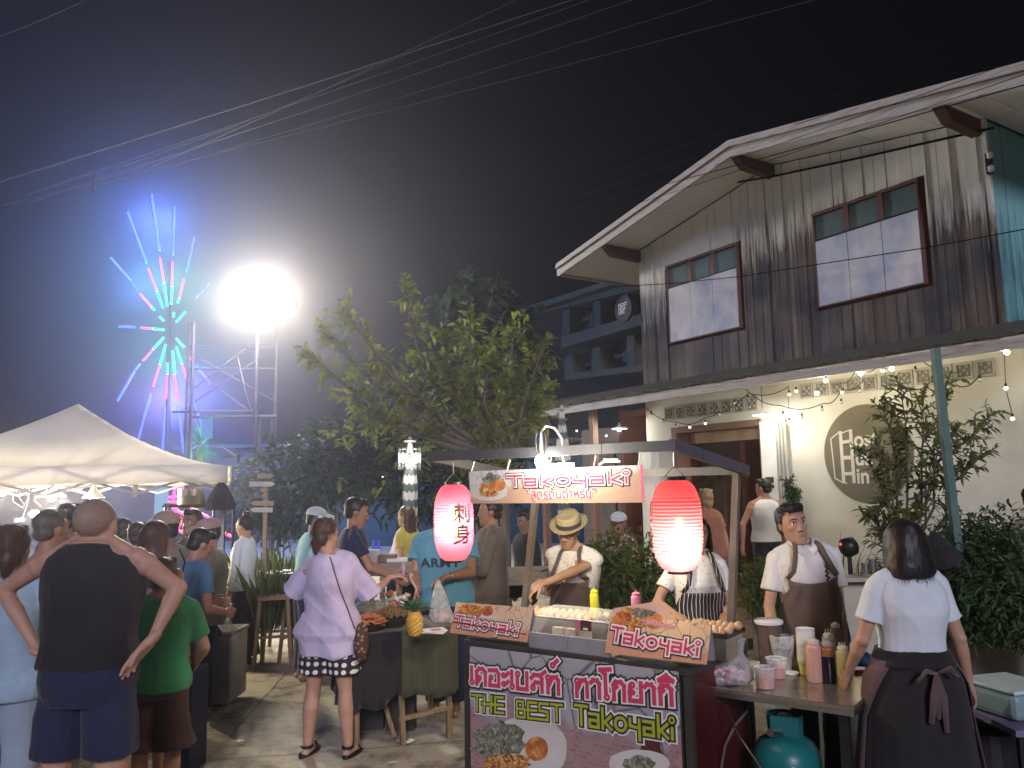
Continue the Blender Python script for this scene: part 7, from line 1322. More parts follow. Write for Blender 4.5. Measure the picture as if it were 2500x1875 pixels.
q2 = Vector((q.x+.08, q.y, 0)); ft = thing('folding_table', 'low folding table under the translucent container', 'table', q2); mb = MB(); mb.box((q2.x, q2.y, q.z-.085), (.5, .6, .03)); obj('table_top', mb, mat('violet_top', (.20, .20, .34), rough=.4, scale=4), ft); 
for dx in (-.2, .2):
    for dy in (-.25, .25): mb = MB(); mb.box((q2.x+dx, q2.y+dy, (q.z-.1)/2), (.03, .03, q.z-.1)); obj('leg', mb, M_darkmetal, ft)
# ================================================================ fruit stall
FA, FB_ = Vector((at(858, 1560, 5.85).x, 5.85, 0)), Vector((at(1112, 1552, 6.15).x, 6.15, 0)); fe_ = (FB_-FA).normalized(); fn = Vector((fe_.y, -fe_.x, 0)); FD, FZ = .58, .81; FL = (FB_-FA).length
def Ff(u, v, z): return FA+fe_*u-fn*v+ZV*z
fs_ = thing('fruit_table', 'wooden trestle table under black and olive cloth with fruit', 'table', Ff(FL/2, FD/2, 0)); FM = Matrix(((fe_.x, -fn.x, 0), (fe_.y, -fn.y, 0), (0, 0, 1))).to_4x4()
mb = MB(); mb.box(Ff(FL/2, FD/2, FZ-.02), (FL, FD, .03), M=FM); obj('table_top', mb, M_wood, fs_)
for u, v, du in ((.36, .05, .03), (FL-.04, .05, .0), (FL-.04, FD-.05, 0), (.05, FD-.05, 0), (.05, .05, 0)): mb = MB(); mb.beam(Ff(u+du, v, .0), Ff(u, v, FZ-.035), .035, .045, up=fn); obj('leg', mb, M_wood, fs_)
mb = MB(); mb.beam(Ff(.36, .05, .18), Ff(FL-.04, .05, .22), .03); obj('stretcher', mb, M_wood, fs_); mb = MB(); mb.beam(Ff(.34, .10, .05), Ff(.20, .12, FZ-.3), .03); obj('stretcher', mb, M_wood, fs_)
def drape(name, u0, u1, z0f, m, parent, v=-.012, amp=.012, n=30, side=False):
    mb = MB(); k = 8; rg = []
    for j in range(k+1):
        row = []
        for i in range(n+1):
            t = i/n; u = u0+(u1-u0)*t; zb_ = z0f(t); z = FZ+(zb_-FZ)*j/k; a = amp*(j/k)*(math.sin(t*23)+.6*math.sin(t*41+2)); row.append(Ff(u, v-a-.02*(j/k), z) if not side else Ff(v-a-.02*j/k, u, z))
        rg += row
    mb.add(rg, [(j*(n+1)+i, j*(n+1)+i+1, (j+1)*(n+1)+i+1, (j+1)*(n+1)+i) for j in range(k) for i in range(n)]); o = obj(name, mb, m, parent, smooth=True); o.modifiers.new('s', 'SOLIDIFY').thickness = .004; return o
cl = thing('table_cloth', 'black cloth and olive cloth hanging over the fruit table front', 'cloth', Ff(FL/2, 0, FZ)); F_olc = fabric('cloth_olive_green', (.060, .062, .035), scale=3)
drape('black_cloth', -.01, .38, lambda t: .26+.10*t+.03*math.sin(t*9), F_blk, cl); drape('olive_cloth', .36, FL+.01, lambda t: .34+.02*math.sin(t*7), F_olc, cl, v=-.016); drape('side_cloth', 0, FD, lambda t: .30+.04*math.sin(t*8), F_blk, cl, v=-.012, side=True)
mb = MB(); mb.box(Ff(FL/2, FD/2, FZ+.001), (FL+.02, FD+.02, .006), M=FM); obj('top_cloth', mb, F_olc, cl)
def fz(px, py, z=FZ+.005): return onz(px, py, z)
p = fz(900, 1538); bk = thing('food_basket', 'dark basket heaped with orange red chilli snacks on the fruit table', 'basket', p); mb = MB(); mb.lathe([(.10, 0), (.15, .06), (.145, .06), (.095, .004)], 24, p, cap=False); obj('basket_wall', mb, mat('basket', (.04, .035, .03), rough=.6, scale=40, bump=.6), bk, smooth=True)
rr_ = random.Random(5); hp_ = MB()
for q in range(150): a = rr_.uniform(0, 2*PI); r_ = .13*math.sqrt(rr_.random()); c = p+Vector((r_*math.cos(a), r_*math.sin(a), .05+.05*(1-(r_/.13)**2)+rr_.uniform(0, .012))); d = Vector((rr_.uniform(-1, 1), rr_.uniform(-1, 1), rr_.uniform(-.4, .6))).normalized()*.022; hp_.caps(c-d, c+d, .006, .004, 5)
o = obj('snack_heap', hp_, mat('snack_orange', (.62, .16, .07), (.40, .22, .08), rough=.5, scale=30), bk, smooth=True); o['kind'] = 'stuff'
p = fz(955, 1536); bk = thing('salad_basket', 'basket of brown and green pods behind the orange snacks', 'basket', p+Vector((-.02, .12, 0))); p = p+Vector((-.02, .12, 0)); mb = MB(); mb.lathe([(.09, 0), (.14, .08), (.135, .08), (.085, .004)], 24, p, cap=False); obj('basket_wall', mb, MC['basket'], bk, smooth=True)
hp_ = MB()
for q in range(120): a = rr_.uniform(0, 2*PI); r_ = .12*math.sqrt(rr_.random()); c = p+Vector((r_*math.cos(a), r_*math.sin(a), .08+.05*(1-(r_/.12)**2))); d = Vector((rr_.uniform(-1, 1), rr_.uniform(-1, 1), rr_.uniform(-.2, 1.2))).normalized()*.03; hp_.caps(c-d, c+d, .006, .003, 5)
o = obj('pod_heap', hp_, mat('pods', (.16, .15, .05), (.28, .14, .07), rough=.5, scale=30), bk, smooth=True); o['kind'] = 'stuff'
p = fz(972, 1522)+Vector((0, .10, 0)); tr_ = thing('metal_tray', 'slanted metal tray of green leaves beside the pineapple', 'tray', p); mb = MB(); M_ = Matrix.Rotation(R_(16), 4, 'X'); mb.box(p+ZV*.04, (.30, .22, .006), M=M_); obj('tray_bottom', mb, M_steel, tr_); mb = MB(); mb.box(p+Vector((0, -.105, .022)), (.30, .006, .03), M=M_); obj('tray_rim', mb, M_steel, tr_)
hp_ = MB()
for q in range(120): c = p+Vector((rr_.uniform(-.13, .13), rr_.uniform(-.08, .09), .06+rr_.uniform(0, .04))); d = Vector((rr_.uniform(-1, 1), rr_.uniform(-1, 1), rr_.uniform(-.1, .8))).normalized(); s_ = d.cross(ZV).normalized()*.010; hp_.add([c-d*.02, c+s_, c+d*.03, c-s_], [(0, 1, 2, 3)])
o = obj('leaves', hp_, mat('leafy_green', (.07, .14, .05), (.16, .15, .07), rough=.5, scale=40), tr_); o['kind'] = 'stuff'
# pineapple
p = fz(1012, 1552); pa = thing('pineapple', 'whole yellow pineapple with green crown standing on the fruit table', 'pineapple', p); mb = MB(); n_, k = 14, 11; h_ = .165; rg = []
for j in range(k+1): t = j/k; r_ = .060*math.sin(PI*(.14+.74*t))**.55; rg.append([p+Vector((r_*(1+.05*(1 if (i+j) % 2 else -1))*math.cos(2*PI*i/n_), r_*(1+.05*(1 if (i+j) % 2 else -1))*math.sin(2*PI*i/n_), .002+h_*t)) for i in range(n_)])
mb.rings(rg); obj('fruit', mb, mat('pineapple_skin', (.62, .38, .07), (.38, .24, .05), rough=.5, scale=70, bump=.5), pa)
for q in range(34): a = q*2.4; t = q/34; L_ = .17-.06*t; e_ = .25+1.15*t; d = Vector((math.cos(a)*math.cos(e_), math.sin(a)*math.cos(e_), math.sin(e_))); b_ = p+ZV*(h_-.004); s_ = d.cross(ZV).normalized()*.008; mb = MB(); mb.add([b_-s_, b_+s_, b_+d*L_*.6+s_*.8, b_+d*L_-ZV*.015, b_+d*L_*.6-s_*.8], [(0, 1, 2, 3, 4)]); obj('leaf', mb, mat('pineapple_leaf', (.06, .15, .08), rough=.5, scale=20), pa)
p = fz(1060, 1545); pp = thing('paper_sheets', 'white paper printed with red squares lying on the fruit table', 'paper', p)
for q in range(3): mb = MB(); M_ = Matrix.Rotation(.3*q-.2, 4, 'Z') @ Matrix.Rotation(.06, 4, 'X'); mb.box(p+ZV*(.008+.006*q), (.17, .12, .002), M=M_); obj('sheet', mb, M_whitep, pp)
mb = MB(); mb.box(p+ZV*.0235+Vector((.01, .0, 0)), (.07, .06, .001), rz=.4); obj('red_print', mb, mat('red_print', (.65, .12, .12), rough=.5), pp)
# wrapped trays and glinting bags at the back of the stall
for q, (px, py, rx, lab) in enumerate(((905, 1488, .14, 'glossy plastic wrapped platter behind the snack basket'), (940, 1480, .12, 'glossy wrapped platter in the middle behind the baskets'), (885, 1470, .10, 'small wrapped platter under the pointing hand'))):
    p = Vector((at(px, py, 6.5+.06*q).x, 6.5+.06*q, .87)); mb = MB(); rg = []
    for z, s in ((0, .9), (.015, 1), (.06, .93), (.085, .6), (.09, .1)): rg.append([p+Vector((rx*s*math.cos(a)*(1+.06*math.sin(6*a+q)), rx*.75*s*math.sin(a), z+.008*math.sin(5*a+q))) for a in (2*PI*i/24 for i in range(24))])
    mb.rings(rg); t_ = thing('wrapped_platter', lab, 'platter', p, group='wrapped platters on the fruit stall'); obj('wrap', mb, M_clear, t_, smooth=True); mb = MB(); mb.ball(p+ZV*.02, (rx*.85, rx*.6, .04), 14, 8); obj('food', mb, mat('pale_food', (.50, .42, .32), (.30, .24, .14), rough=.5, scale=30), t_, smooth=True)
    mb = MB(); mb.box((p.x, p.y, .43), (rx*1.7, rx*1.4, .84)); obj('stand', mb, M_cartd, t_)
rr_ = random.Random(8); cg = thing('foil_bags', 'cluster of small glinting clear bags beside the pineapple crown', 'plastic bag', at(978, 1465, 6.45))
for q in range(22):
    c = at(962+rr_.uniform(-20, 38), 1462+rr_.uniform(-14, 14), 6.45+rr_.uniform(-.08, .08)); mb = MB(); mb.ball(c, (rr_.uniform(.015, .03), .015, rr_.uniform(.015, .03)), 7, 5, M=Euler((q, q*2, q*3)).to_matrix().to_4x4()); obj('bag', mb, film('foil_film', (.85, .82, .78), .55, .08) if q % 3 else mat('snack_orange', (.62, .16, .07)), cg)
mb = MB(); c = at(980, 1480, 6.45); mb.box((c.x, c.y, c.z/2-.02), (.22, .16, c.z-.04)); obj('stand', mb, M_cartd, cg)
# plastic carrier bag in the vendor's hand
c = at(1072, 1418, 6.36); pb = thing('carrier_bag', 'thin clear plastic bag hanging from the hand of the fruit vendor', 'plastic bag', c); mb = MB(); rg = []
for t, rx in ((0, .012), (.06, .035), (.16, .065), (.26, .085), (.31, .075), (.325, .04)): cc_ = c+Vector((-.01+.10*t*1.2, -.02, -t)); rg.append([cc_+Vector((rx*math.cos(a)*(1+.18*math.sin(5*a+t*20)), rx*.5*math.sin(a)*(1+.2*math.sin(7*a)), .01*math.sin(4*a))) for a in (2*PI*i/22 for i in range(22))])
mb.rings(rg); obj('film', mb, film('bag_film', (.85, .86, .84), .42, .2), pb, smooth=True); mb = MB(); mb.ball(c+Vector((.03, -.02, -.27)), (.06, .035, .04), 12, 8); obj('food', mb, mat('bag_food', (.62, .50, .40), (.65, .25, .25), rough=.5, scale=25), pb, smooth=True)
# flower in paper in the pointing hand
c = at(985, 1395, 6.2); mb = MB(); mb.lathe([(.004, -.06), (.016, .0), (.018, .035), (.004, .07)], 10, c); mb.tube([c+ZV*-.06, at(958, 1412, 6.05)], .005, 6); one('paper_cone', mb, mat('violet_paper', (.45, .30, .50), rough=.5, scale=20), 'small violet paper cone held out towards the vendor', 'paper cone', smooth=True)
# ================================================================ furniture and clutter behind
def table(label, px, py, Y, w_, d_, z, rz=0, group='wooden tables of the beer garden'):
    c = at(px, py, Y); t = thing('wooden_table', label, 'table', Vector((c.x, Y, 0)), group=group); M_ = Matrix.Rotation(rz, 4, 'Z'); n_ = 4
    for q in range(n_): mb = MB(); o_ = M_ @ Vector((0, -d_/2+d_*(q+.5)/n_, z)); mb.box(Vector((c.x, Y, 0))+o_, (w_, d_/n_-.008, .035), M=M_); obj('plank', mb, M_woodl, t)
    for sx in (-1, 1):
        for sy in (-1, 1): mb = MB(); o_ = M_ @ Vector((sx*(w_/2-.08), sy*(d_/2-.06), z/2)); mb.box(Vector((c.x, Y, 0))+o_, (.06, .06, z), M=M_); obj('leg', mb, M_woodl, t)
    mb = MB(); mb.box(Vector((c.x, Y, z-.06))+M_ @ Vector((0, -d_/2+.02, 0)), (w_-.1, .02, .09), M=M_); obj('rail', mb, M_woodl, t); return t
table('pale wooden table with boxes behind the navy shirt', 930, 1330, 8.6, 1.1, .6, 1.06); table('wooden table in front of the seated man in the dark jacket', 1262, 1355, 8.3, 1.25, .6, .98, .1); table('far wooden table between umbrella and lantern', 1060, 1350, 10.5, 1.4, .7, .80)
for q, (px, py, Y, s, m_, lab) in enumerate(((905, 1310, 8.5, (.20, .14, .13), M_whitep, 'white box on the pale table, left of the bottles'), (945, 1312, 8.5, (.20, .14, .08), mat('cardboard', (.30, .20, .12), rough=.8, scale=8), 'low brown box on the pale table'), (972, 1318, 8.5, (.22, .16, .04), M_whitep, 'flat white tray on the pale table'))):
    c = at(px, py, Y); c.z = 1.078+s[2]/2; mb = MB(); mb.box(c, s); one('storage_box', mb, m_, lab, 'box', 'boxes on the pale wooden table', bevel=.01)
for q, (px, lab) in enumerate(((896, 'clear bottle at the left end of the pale table'), (912, 'blue lit bottle on the pale table'), (925, 'second blue lit bottle on the pale table'))):
    c = at(px, 1300, 8.6); c.z = 1.078; mb = MB(); mb.lathe([(.03, 0), (.032, .12), (.012, .17), (.012, .22)], 12, c); one('glass_bottle', mb, M_clear if q == 0 else glow('blue_lit_glass', (.05, .08, .6), .6), lab, 'bottle', 'bottles on the pale wooden table', smooth=True)  # blue light on two bottles is put in as emission
def stool(label, px, py, Y, z=.75, rz=0):
    c = at(px, py, Y); b = Vector((c.x, Y, 0)); t = thing('bar_stool', label, 'stool', b, group='high wooden stools'); M_ = Matrix.Rotation(rz, 4, 'Z'); mb = MB(); mb.box(b+ZV*(z-.02), (.34, .34, .035), M=M_); obj('seat', mb, M_wood, t)
    F = [(sx, sy) for sx in (-1, 1) for sy in (-1, 1)]
    for sx, sy in F: mb = MB(); mb.beam(b+M_ @ Vector((sx*.19, sy*.19, 0)), b+M_ @ Vector((sx*.14, sy*.14, z-.04)), .035); obj('leg', mb, M_wood, t)
    for sx in (-1, 1): mb = MB(); mb.beam(b+M_ @ Vector((sx*.17, -.17, .25)), b+M_ @ Vector((sx*.17, .17, .25)), .025); obj('rung', mb, M_wood, t); mb = MB(); mb.beam(b+M_ @ Vector((-.17, sx*.17, .33)), b+M_ @ Vector((.17, sx*.17, .33)), .025); obj('rung', mb, M_wood, t)
    return t
stool('high wooden stool between the bun woman and the lavender blouse', 668, 1500, 8.7, .74, .3); stool('second wooden stool behind the first, close to the bush', 692, 1500, 9.6, .72, .1); stool('wooden stool partly behind the lavender blouse', 742, 1500, 9.0, .74, -.2)
c = at(655, 1420, 9.3); mb = MB(); mb.box((c.x, 9.3, .90), (.75, .5, .04)); t = thing('tray_table', 'dark side table with plates between bun woman and blouse', 'table', Vector((c.x, 9.3, 0))); obj('table_top', mb, M_cartd, t)
for dx in (-.33, .33):
    for dy in (-.2, .2): mb = MB(); mb.box((c.x+dx, 9.3+dy, .44), (.04, .04, .88)); obj('leg', mb, M_wood, t)
for q, (dx, dy, lab) in enumerate(((-.15, -.1, 'white plate at the left of the dark side table'), (.18, -.05, 'white plate at the right of the dark side table'))): mb = MB(); mb.lathe([(.05, 0), (.10, .015), (.095, .017), (.05, .004)], 20, (c.x+dx, 9.3+dy, .921)); one('plate', mb, M_whitep, lab, 'plate', 'plates on the dark side table', smooth=True)
for q, (px, lab) in enumerate(((640, 'pink plastic bag under the side table, upper'), (646, 'dark pink bag under the side table, lower'))): cc_ = at(px, 1464+q*24, 8.9); mb = MB(); mb.ball(cc_, (.055, .04, .035), 12, 8); b = one('pink_bag', mb, mat('pink_bag%d' % q, ((.80, .06, .22), (.30, .04, .08))[q], rough=.4, scale=20, bump=.3), lab, 'plastic bag', smooth=True)
# white box with bags behind the child
c = at(532, 1600, 7.3); wb = thing('white_crate', 'pale grey white box with plastic bags on top behind the child', 'box', Vector((c.x, 7.3, 0))); mb = MB(); mb.box((c.x, 7.3, .32), (.38, .45, .56)); obj('box_body', mb, mat('grey_white', (.42, .40, .37), rough=.6, scale=3), wb, bevel=.02)
mb = MB(); mb.box((c.x, 7.3, .615), (.40, .47, .03)); obj('lid', mb, mat('grey_lid', (.30, .27, .24), rough=.6), wb)
cc_ = at(552, 1545, 7.2); mb = MB(); rg = []
for z, s in ((-.09, .9), (-.04, 1.1), (.03, .9), (.08, .5), (.10, .2)): rg.append([cc_+Vector((.09*s*math.cos(a)*(1+.15*math.sin(5*a+z*40)), .07*s*math.sin(a), z+.01*math.sin(4*a))) for a in (2*PI*i/20 for i in range(20))])
mb.rings(rg); one('clear_food_bag', mb, film('bag_film2', (.7, .7, .66), .6, .15), 'crumpled clear plastic bag on the pale box', 'plastic bag', smooth=True)
cc_ = at(508, 1540, 7.05); mb = MB(); mb.ball(cc_, (.10, .07, .07), 14, 10); mb.caps(cc_+Vector((.02, 0, .04)), cc_+Vector((.09, 0, -.02)), .04, .03); one('dark_bundle', mb, mat('dark_green_bag', (.015, .025, .02), rough=.5, scale=20, bump=.4), 'dark green bundle lying on the pale box', 'bag', smooth=True)
cc_ = at(474, 1600, 5.6); mb = MB(); mb.box((cc_.x, 5.6, .33), (.10, .3, .66)); one('blue_crate', mb, mat('dark_blue', (.02, .03, .08), rough=.5, scale=6), 'narrow dark blue crate left of the pale box', 'crate', bevel=.01)
# stand with steel pot under the tent corner
c = at(470, 1235, 9.6); ps = thing('pot_stand', 'black metal stand carrying a steel pot below the tent corner', 'stand', Vector((c.x, 9.6, 0)))
for x0, x1, y in ((398, 572, 1236), (402, 560, 1232)): mb = MB(); mb.beam(at(x0, y, 9.6 if y > 1233 else 9.9), at(x1, y+1, 9.6 if y > 1233 else 9.9), .03); obj('rail', mb, M_darkmetal, ps)
for px in (404, 522, 548, 570): a = at(px, 1236, 9.6); mb = MB(); mb.tube([a, Vector((a.x, a.y, 0))], .018, 6); obj('leg', mb, M_tower, ps)
c = at(467, 1231, 9.65); st_ = thing('steel_pot', 'wide shiny steel pot on the black stand', 'pot', c); mb = MB(); mb.lathe([(.16, 0), (.155, .10), (.135, .17)], 26, c, cap=True); obj('pot_base', mb, mat('grey_pot', (.22, .20, .17), rough=.4, metal=.4), st_, smooth=True); mb = MB(); mb.lathe([(.125, .10), (.125, .185), (.118, .185)], 26, c+Vector((-.01, -.06, 0)), cap=False); obj('pot_ring', mb, M_steel, st_, smooth=True)
a = at(540, 1178, 8.6); mb = MB(); rg = []
for z, rx in ((0, .03), (-.06, .07), (-.16, .12), (-.24, .15), (-.29, .14)): rg.append([a+Vector((rx*math.cos(t)*(1+.12*math.sin(6*t)), rx*.5*math.sin(t), z)) for t in (2*PI*i/22 for i in range(22))])
mb.rings(rg); one('hanging_cloth_bundle', mb, F_blk, 'folded black cloth hanging from the tent corner', 'cloth', smooth=True)
# signpost with arrow boards
c = at(648, 1250, 8.9); sp_ = thing('signpost', 'wooden signpost with six small direction boards', 'signpost', Vector((c.x, 8.9, 0))); mb = MB(); mb.box((c.x, 8.9, .95+.0), (.04, .04, 1.98)); obj('post', mb, M_woodl, sp_)
for q, (x0, x1, y, h_, tip, m_) in enumerate(((629, 668, 1161, 10, 1, 0), (610, 672, 1181, 10, 1, 1), (637, 655, 1196, 8, 1, 0), (640, 652, 1210, 8, 0, 0), (612, 669, 1228, 10, -1, 0), (611, 666, 1244, 10, -1, 1))):
    Yb = 8.86; a, b = at(x0, y-h_/2, Yb), at(x1, y-h_/2, Yb); dz = h_/FPX*Yb*1.15; t_ = .04; pts = [a, b+Vector((-t_ if tip > 0 else 0, 0, 0)), b+Vector((0, 0, -dz/2)), b+Vector((-t_ if tip > 0 else 0, 0, -dz)), a+Vector((0, 0, -dz))]
    if tip < 0: pts = [a+Vector((t_, 0, 0)), b, b+Vector((0, 0, -dz)), a+Vector((t_, 0, -dz)), a+Vector((0, 0, -dz/2))]
    mb = MB(); mb.plate(pts, (0, -1, 0), .016); obj('arrow_board', mb, (M_woodl, mat('white_board', (.60, .58, .52), rough=.6, scale=6))[m_], sp_)
# closed striped umbrellas
def umbrella(label, px, ytop, ybot, Y, wpx):
    a, b = at(px, ytop, Y), at(px, ybot, Y); r = wpx/2/FPX*Y; u = thing('closed_umbrella', label, 'umbrella', Vector((a.x, Y, 0)), group='closed striped garden umbrellas')
    nseg = max(6, int((a.z-b.z)/.085)); n_ = 24; m1, m2 = mat('umb_white', (.62, .62, .58), rough=.8, scale=6), mat('umb_green_grey', (.10, .125, .13), rough=.8, scale=6)
    def rad(t): return r*(.28+.72*min(1, t*2.2))*(1 if t < .8 else 1-.25*(t-.8)/.2)
    for j in range(nseg):
        t0, t1 = j/nseg, (j+1)/nseg; rg = []
        for t in (t0, t1): rg.append([Vector((a.x, Y, a.z-.05+(b.z-a.z)*t))+Vector((rad(t)*math.cos(x)*(1+.13*math.cos(8*x)), rad(t)*math.sin(x)*(1+.13*math.cos(8*x)), -.028*abs(math.sin(4*x)))) for x in (2*PI*i/n_ for i in range(n_))])
        mb = MB(); mb.rings(rg, cap=(j in (0, nseg-1))); obj('cloth_stripe', mb, (m1, m2)[j % 2], u, smooth=True)
    mb = MB(); mb.tube([Vector((a.x, Y, a.z+.0)), Vector((a.x, Y, 0))], .018, 8); obj('pole', mb, M_woodl, u); mb = MB(); mb.lathe([(.07, -.045), (.075, -.03), (.02, -.02), (.02, .01), (.001, .02)], 14, Vector((a.x, Y, a.z)), cap=False); obj('finial', mb, mat('umb_white', (.62, .62, .58)), u, smooth=True)
umbrella('closed striped umbrella standing behind the cart roof lamp', 1371, 992, 1250, 10.0, 34); umbrella('closed striped umbrella with wire lanterns left of the pink lantern', 1001, 1070, 1285, 9.2, 32)
for q, px in enumerate((984, 1016)):
    c = at(px, 1118, 9.05); l = thing('wire_lantern', ('bright wire cage lantern left of the striped umbrella', 'bright wire cage lantern right of the striped umbrella')[q], 'lantern', c, group='wire lanterns by the umbrella'); mb = MB(); mb.ball(c, (.022, .022, .06), 10, 8); obj('bulb', mb, glow('bulb_white', (1, .95, .82), 22), l, smooth=True)
    for z in (-.10, -.05, 0, .05, .10): mb = MB(); mb.tube([c+Vector((.05*math.cos(t), .05*math.sin(t), z)) for t in (2*PI*i/10 for i in range(11))], .003, 4, cap=False); obj('ring_wire', mb, M_steel, l)
    for t in range(8): a = 2*PI*t/8; mb = MB(); mb.tube([c+Vector((.05*math.cos(a), .05*math.sin(a), -.13)), c+Vector((.05*math.cos(a), .05*math.sin(a), .12))], .003, 4); obj('upright_wire', mb, M_steel, l)
lamp(at(1000, 1120, 8.95), 10, (1, .95, .82), .05, 'cage_light')
# small things in front of the house
c = at(2072, 1335, 6.9); lp = thing('round_speaker', 'black round loudspeaker with a red light in front of the plaster wall', 'speaker', c); mb = MB(); mb.lathe([(.04, -.07), (.075, -.05), (.085, 0), (.075, .05), (.04, .07)], 22, c, M=Matrix.Rotation(R_(75), 4, 'Y')); obj('speaker_body', mb, M_black, lp, smooth=True); mb = MB(); mb.ball(at(2052, 1329, 6.78), .010, 8, 6); obj('red_led', mb, glow('red_led', (1, .03, .05), 3), lp); mb = MB(); mb.tube([c, Vector((c.x, c.y, .5))], .02, 8); obj('stand', mb, M_darkmetal, lp)
c = at(2300, 1345, 6.6); bu = thing('black_umbrella', 'folded black umbrella leaning behind the woman with the bob', 'umbrella', c); mb = MB(); mb.lathe([(.02, .17), (.07, .07), (.13, -.09), (.11, -.12)], 12, c, M=Matrix.Rotation(R_(-22), 4, 'Y')); obj('canopy', mb, F_blk, bu); mb = MB(); mb.tube([c, Vector((c.x+.1, c.y, .3))], .012, 6); obj('pole', mb, M_darkmetal, bu)
for q, (px, py, lab) in enumerate(((2112, 1388, 'metal cup on the ledge left of the bob hair, nearer'), (2130, 1378, 'metal cup on the ledge left of the bob hair, farther'))): c = at(px, py, 6.5+.1*q); mb = MB(); mb.lathe([(.026, -.045), (.033, .045), (.031, .045), (.024, -.042)], 16, c, cap=False); one('metal_cup', mb, M_steel, lab, 'cup', 'metal cups on the garden ledge', smooth=True)
c = at(2100, 1402, 6.55); mb = MB(); mb.box((c.x, 6.55, c.z-.03), (.5, .25, .03)); lg = thing('garden_ledge', 'stone ledge carrying two metal cups behind the waiter', 'ledge', Vector((c.x, 6.55, 0))); obj('ledge_top', mb, M_planter, lg); mb = MB(); mb.box((c.x, 6.6, (c.z-.04)/2), (.4, .12, c.z-.05)); obj('ledge_base', mb, M_planter, lg)
# leaning green post
gp = thing('green_post', 'tall leaning green metal post in front of the plaster wall', 'post', at(2352, 1500, 6.7)); mb = MB(); mb.beam(at(2283, 850, 6.75), at(2352, 1470, 6.7), .06, .06, up=(0, 1, 0)); obj('shaft', mb, mat('green_paint', (.05, .13, .12), (.10, .16, .14), rough=.4, scale=6), gp)
# ================================================================ trees, shrubs, grasses
def leafmat(name, c, c2, tr=.35):
    return mat(name, c, c2, rough=.62, scale=2.2, transl=tr, spec=.18, contrast=(.35, .65))
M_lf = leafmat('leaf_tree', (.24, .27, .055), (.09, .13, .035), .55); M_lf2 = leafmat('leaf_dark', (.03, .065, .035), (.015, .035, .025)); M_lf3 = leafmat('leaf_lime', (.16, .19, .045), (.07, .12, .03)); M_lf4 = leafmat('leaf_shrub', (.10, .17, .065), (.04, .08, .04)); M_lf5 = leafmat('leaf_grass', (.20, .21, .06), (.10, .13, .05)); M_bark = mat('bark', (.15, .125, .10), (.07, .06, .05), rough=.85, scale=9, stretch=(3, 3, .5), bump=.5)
rv = random.Random(21)
def leaf(mb, p, d, L, w, droop=.3):
    d = d.normalized(); s = d.cross(ZV)
    if s.length < .05: s = Vector((1, 0, 0))
    s = (Matrix.Rotation(rv.uniform(-.9, .9), 3, d) @ s.normalized())*w/2; m = p+d*L*.5+ZV*(L*.06); e = p+d*L-ZV*L*droop
    mb.add([p, m-s, e, m+s, ], [(0, 1, 2, 3)]) if L < .05 else mb.add([p, p+d*L*.28-s*.85, p+d*L*.65-s*.8-ZV*L*droop*.35, e, p+d*L*.65+s*.8-ZV*L*droop*.35, p+d*L*.28+s*.85], [(0, 1, 2, 3, 4, 5)])
def rdir(up=.2): return Vector((rv.gauss(0, 1), rv.gauss(0, 1), rv.gauss(up, .8))).normalized()
def spray(cr, br, p, d, L, lsz, n, droop=.25):
    # a twig with paired leaves
    d = d.normalized(); q = p; pts = [p]; k = 5
    for i in range(k): d = (d+rdir(.3)*.16).normalized(); q = q+d*L/k; pts.append(q)
    br.tube(pts, [.012, .010, .008, .006, .004, .002][:len(pts)], 4, cap=False)
    for i in range(n):
        t = (i+.5)/n; j = min(k-1, int(t*k)); b = pts[j].lerp(pts[j+1], t*k-j); dd = pts[j+1]-pts[j]; s = dd.cross(rdir(0)).normalized(); leaf(cr, b, (s*1.0+dd.normalized()*.7+ZV*.15), lsz*rv.uniform(.6, 1.15), lsz*.34, droop)
def tree(label, base, limbs, lsz, m, nspray=26, cat='tree', sp=.42, fill=None):
    t = thing('tree', label, cat, base); tr, cr = MB(), MB()
    for pts, r0 in limbs:
        k = len(pts); tr.tube(pts, [r0*(1-.8*i/(k-1)) for i in range(k)], 8)
        for i in range(nspray):
            u = .30+.70*(i+rv.random())/nspray; f = u*(k-1); j = min(k-2, int(f)); p = pts[j].lerp(pts[j+1], f-j); dd = (pts[j+1]-pts[j]).normalized(); spray(cr, tr, p, (rdir(.3)+dd*.6), sp*rv.uniform(.5, 1.1)*(1.25-.5*u), lsz, 9)
    if fill:
        for (c, r, n) in fill:
            for i in range(n): p = c+Vector((rv.gauss(0, r[0]), rv.gauss(0, r[1]), rv.gauss(0, r[2]))); d = rdir(.1); [leaf(cr, p+rdir(0)*.05, rdir(0)*.8+d, lsz*rv.uniform(.6, 1.2), lsz*.36) for _ in range(5)]
    obj('trunk', tr, M_bark, t, smooth=True); obj('crown', cr, m, t, fix=False); return t
YT_ = 11.6; b0 = Vector((at(1232, 1200, YT_).x, YT_, 0))
def tp(x, y, dy=0): return at(x, y, YT_+dy)
limbs = []
for tip, mid, dy in (((752, 862), (900, 985), -.5), ((775, 800), (930, 950), .2), ((835, 752), (960, 920), -.3), ((985, 700), (1030, 900), .1), ((1080, 820), (1110, 960), -.6), ((1145, 775), (1150, 930), .3), ((1195, 860), (1180, 980), -.7), ((1262, 800), (1230, 950), .4), ((1325, 850), (1280, 980), .0), ((905, 1010), (1010, 1060), -.9), ((1330, 950), (1290, 1050), .8)):
    st = tp(1225+(mid[0]-1100)*.12, 1110); limbs.append(([st, st.lerp(tp(*mid, dy*.5), .5)+ZV*-.05, tp(*mid, dy*.5), tp(mid[0]*.45+tip[0]*.55, mid[1]*.45+tip[1]*.55, dy), tp(*tip, dy)], .05))
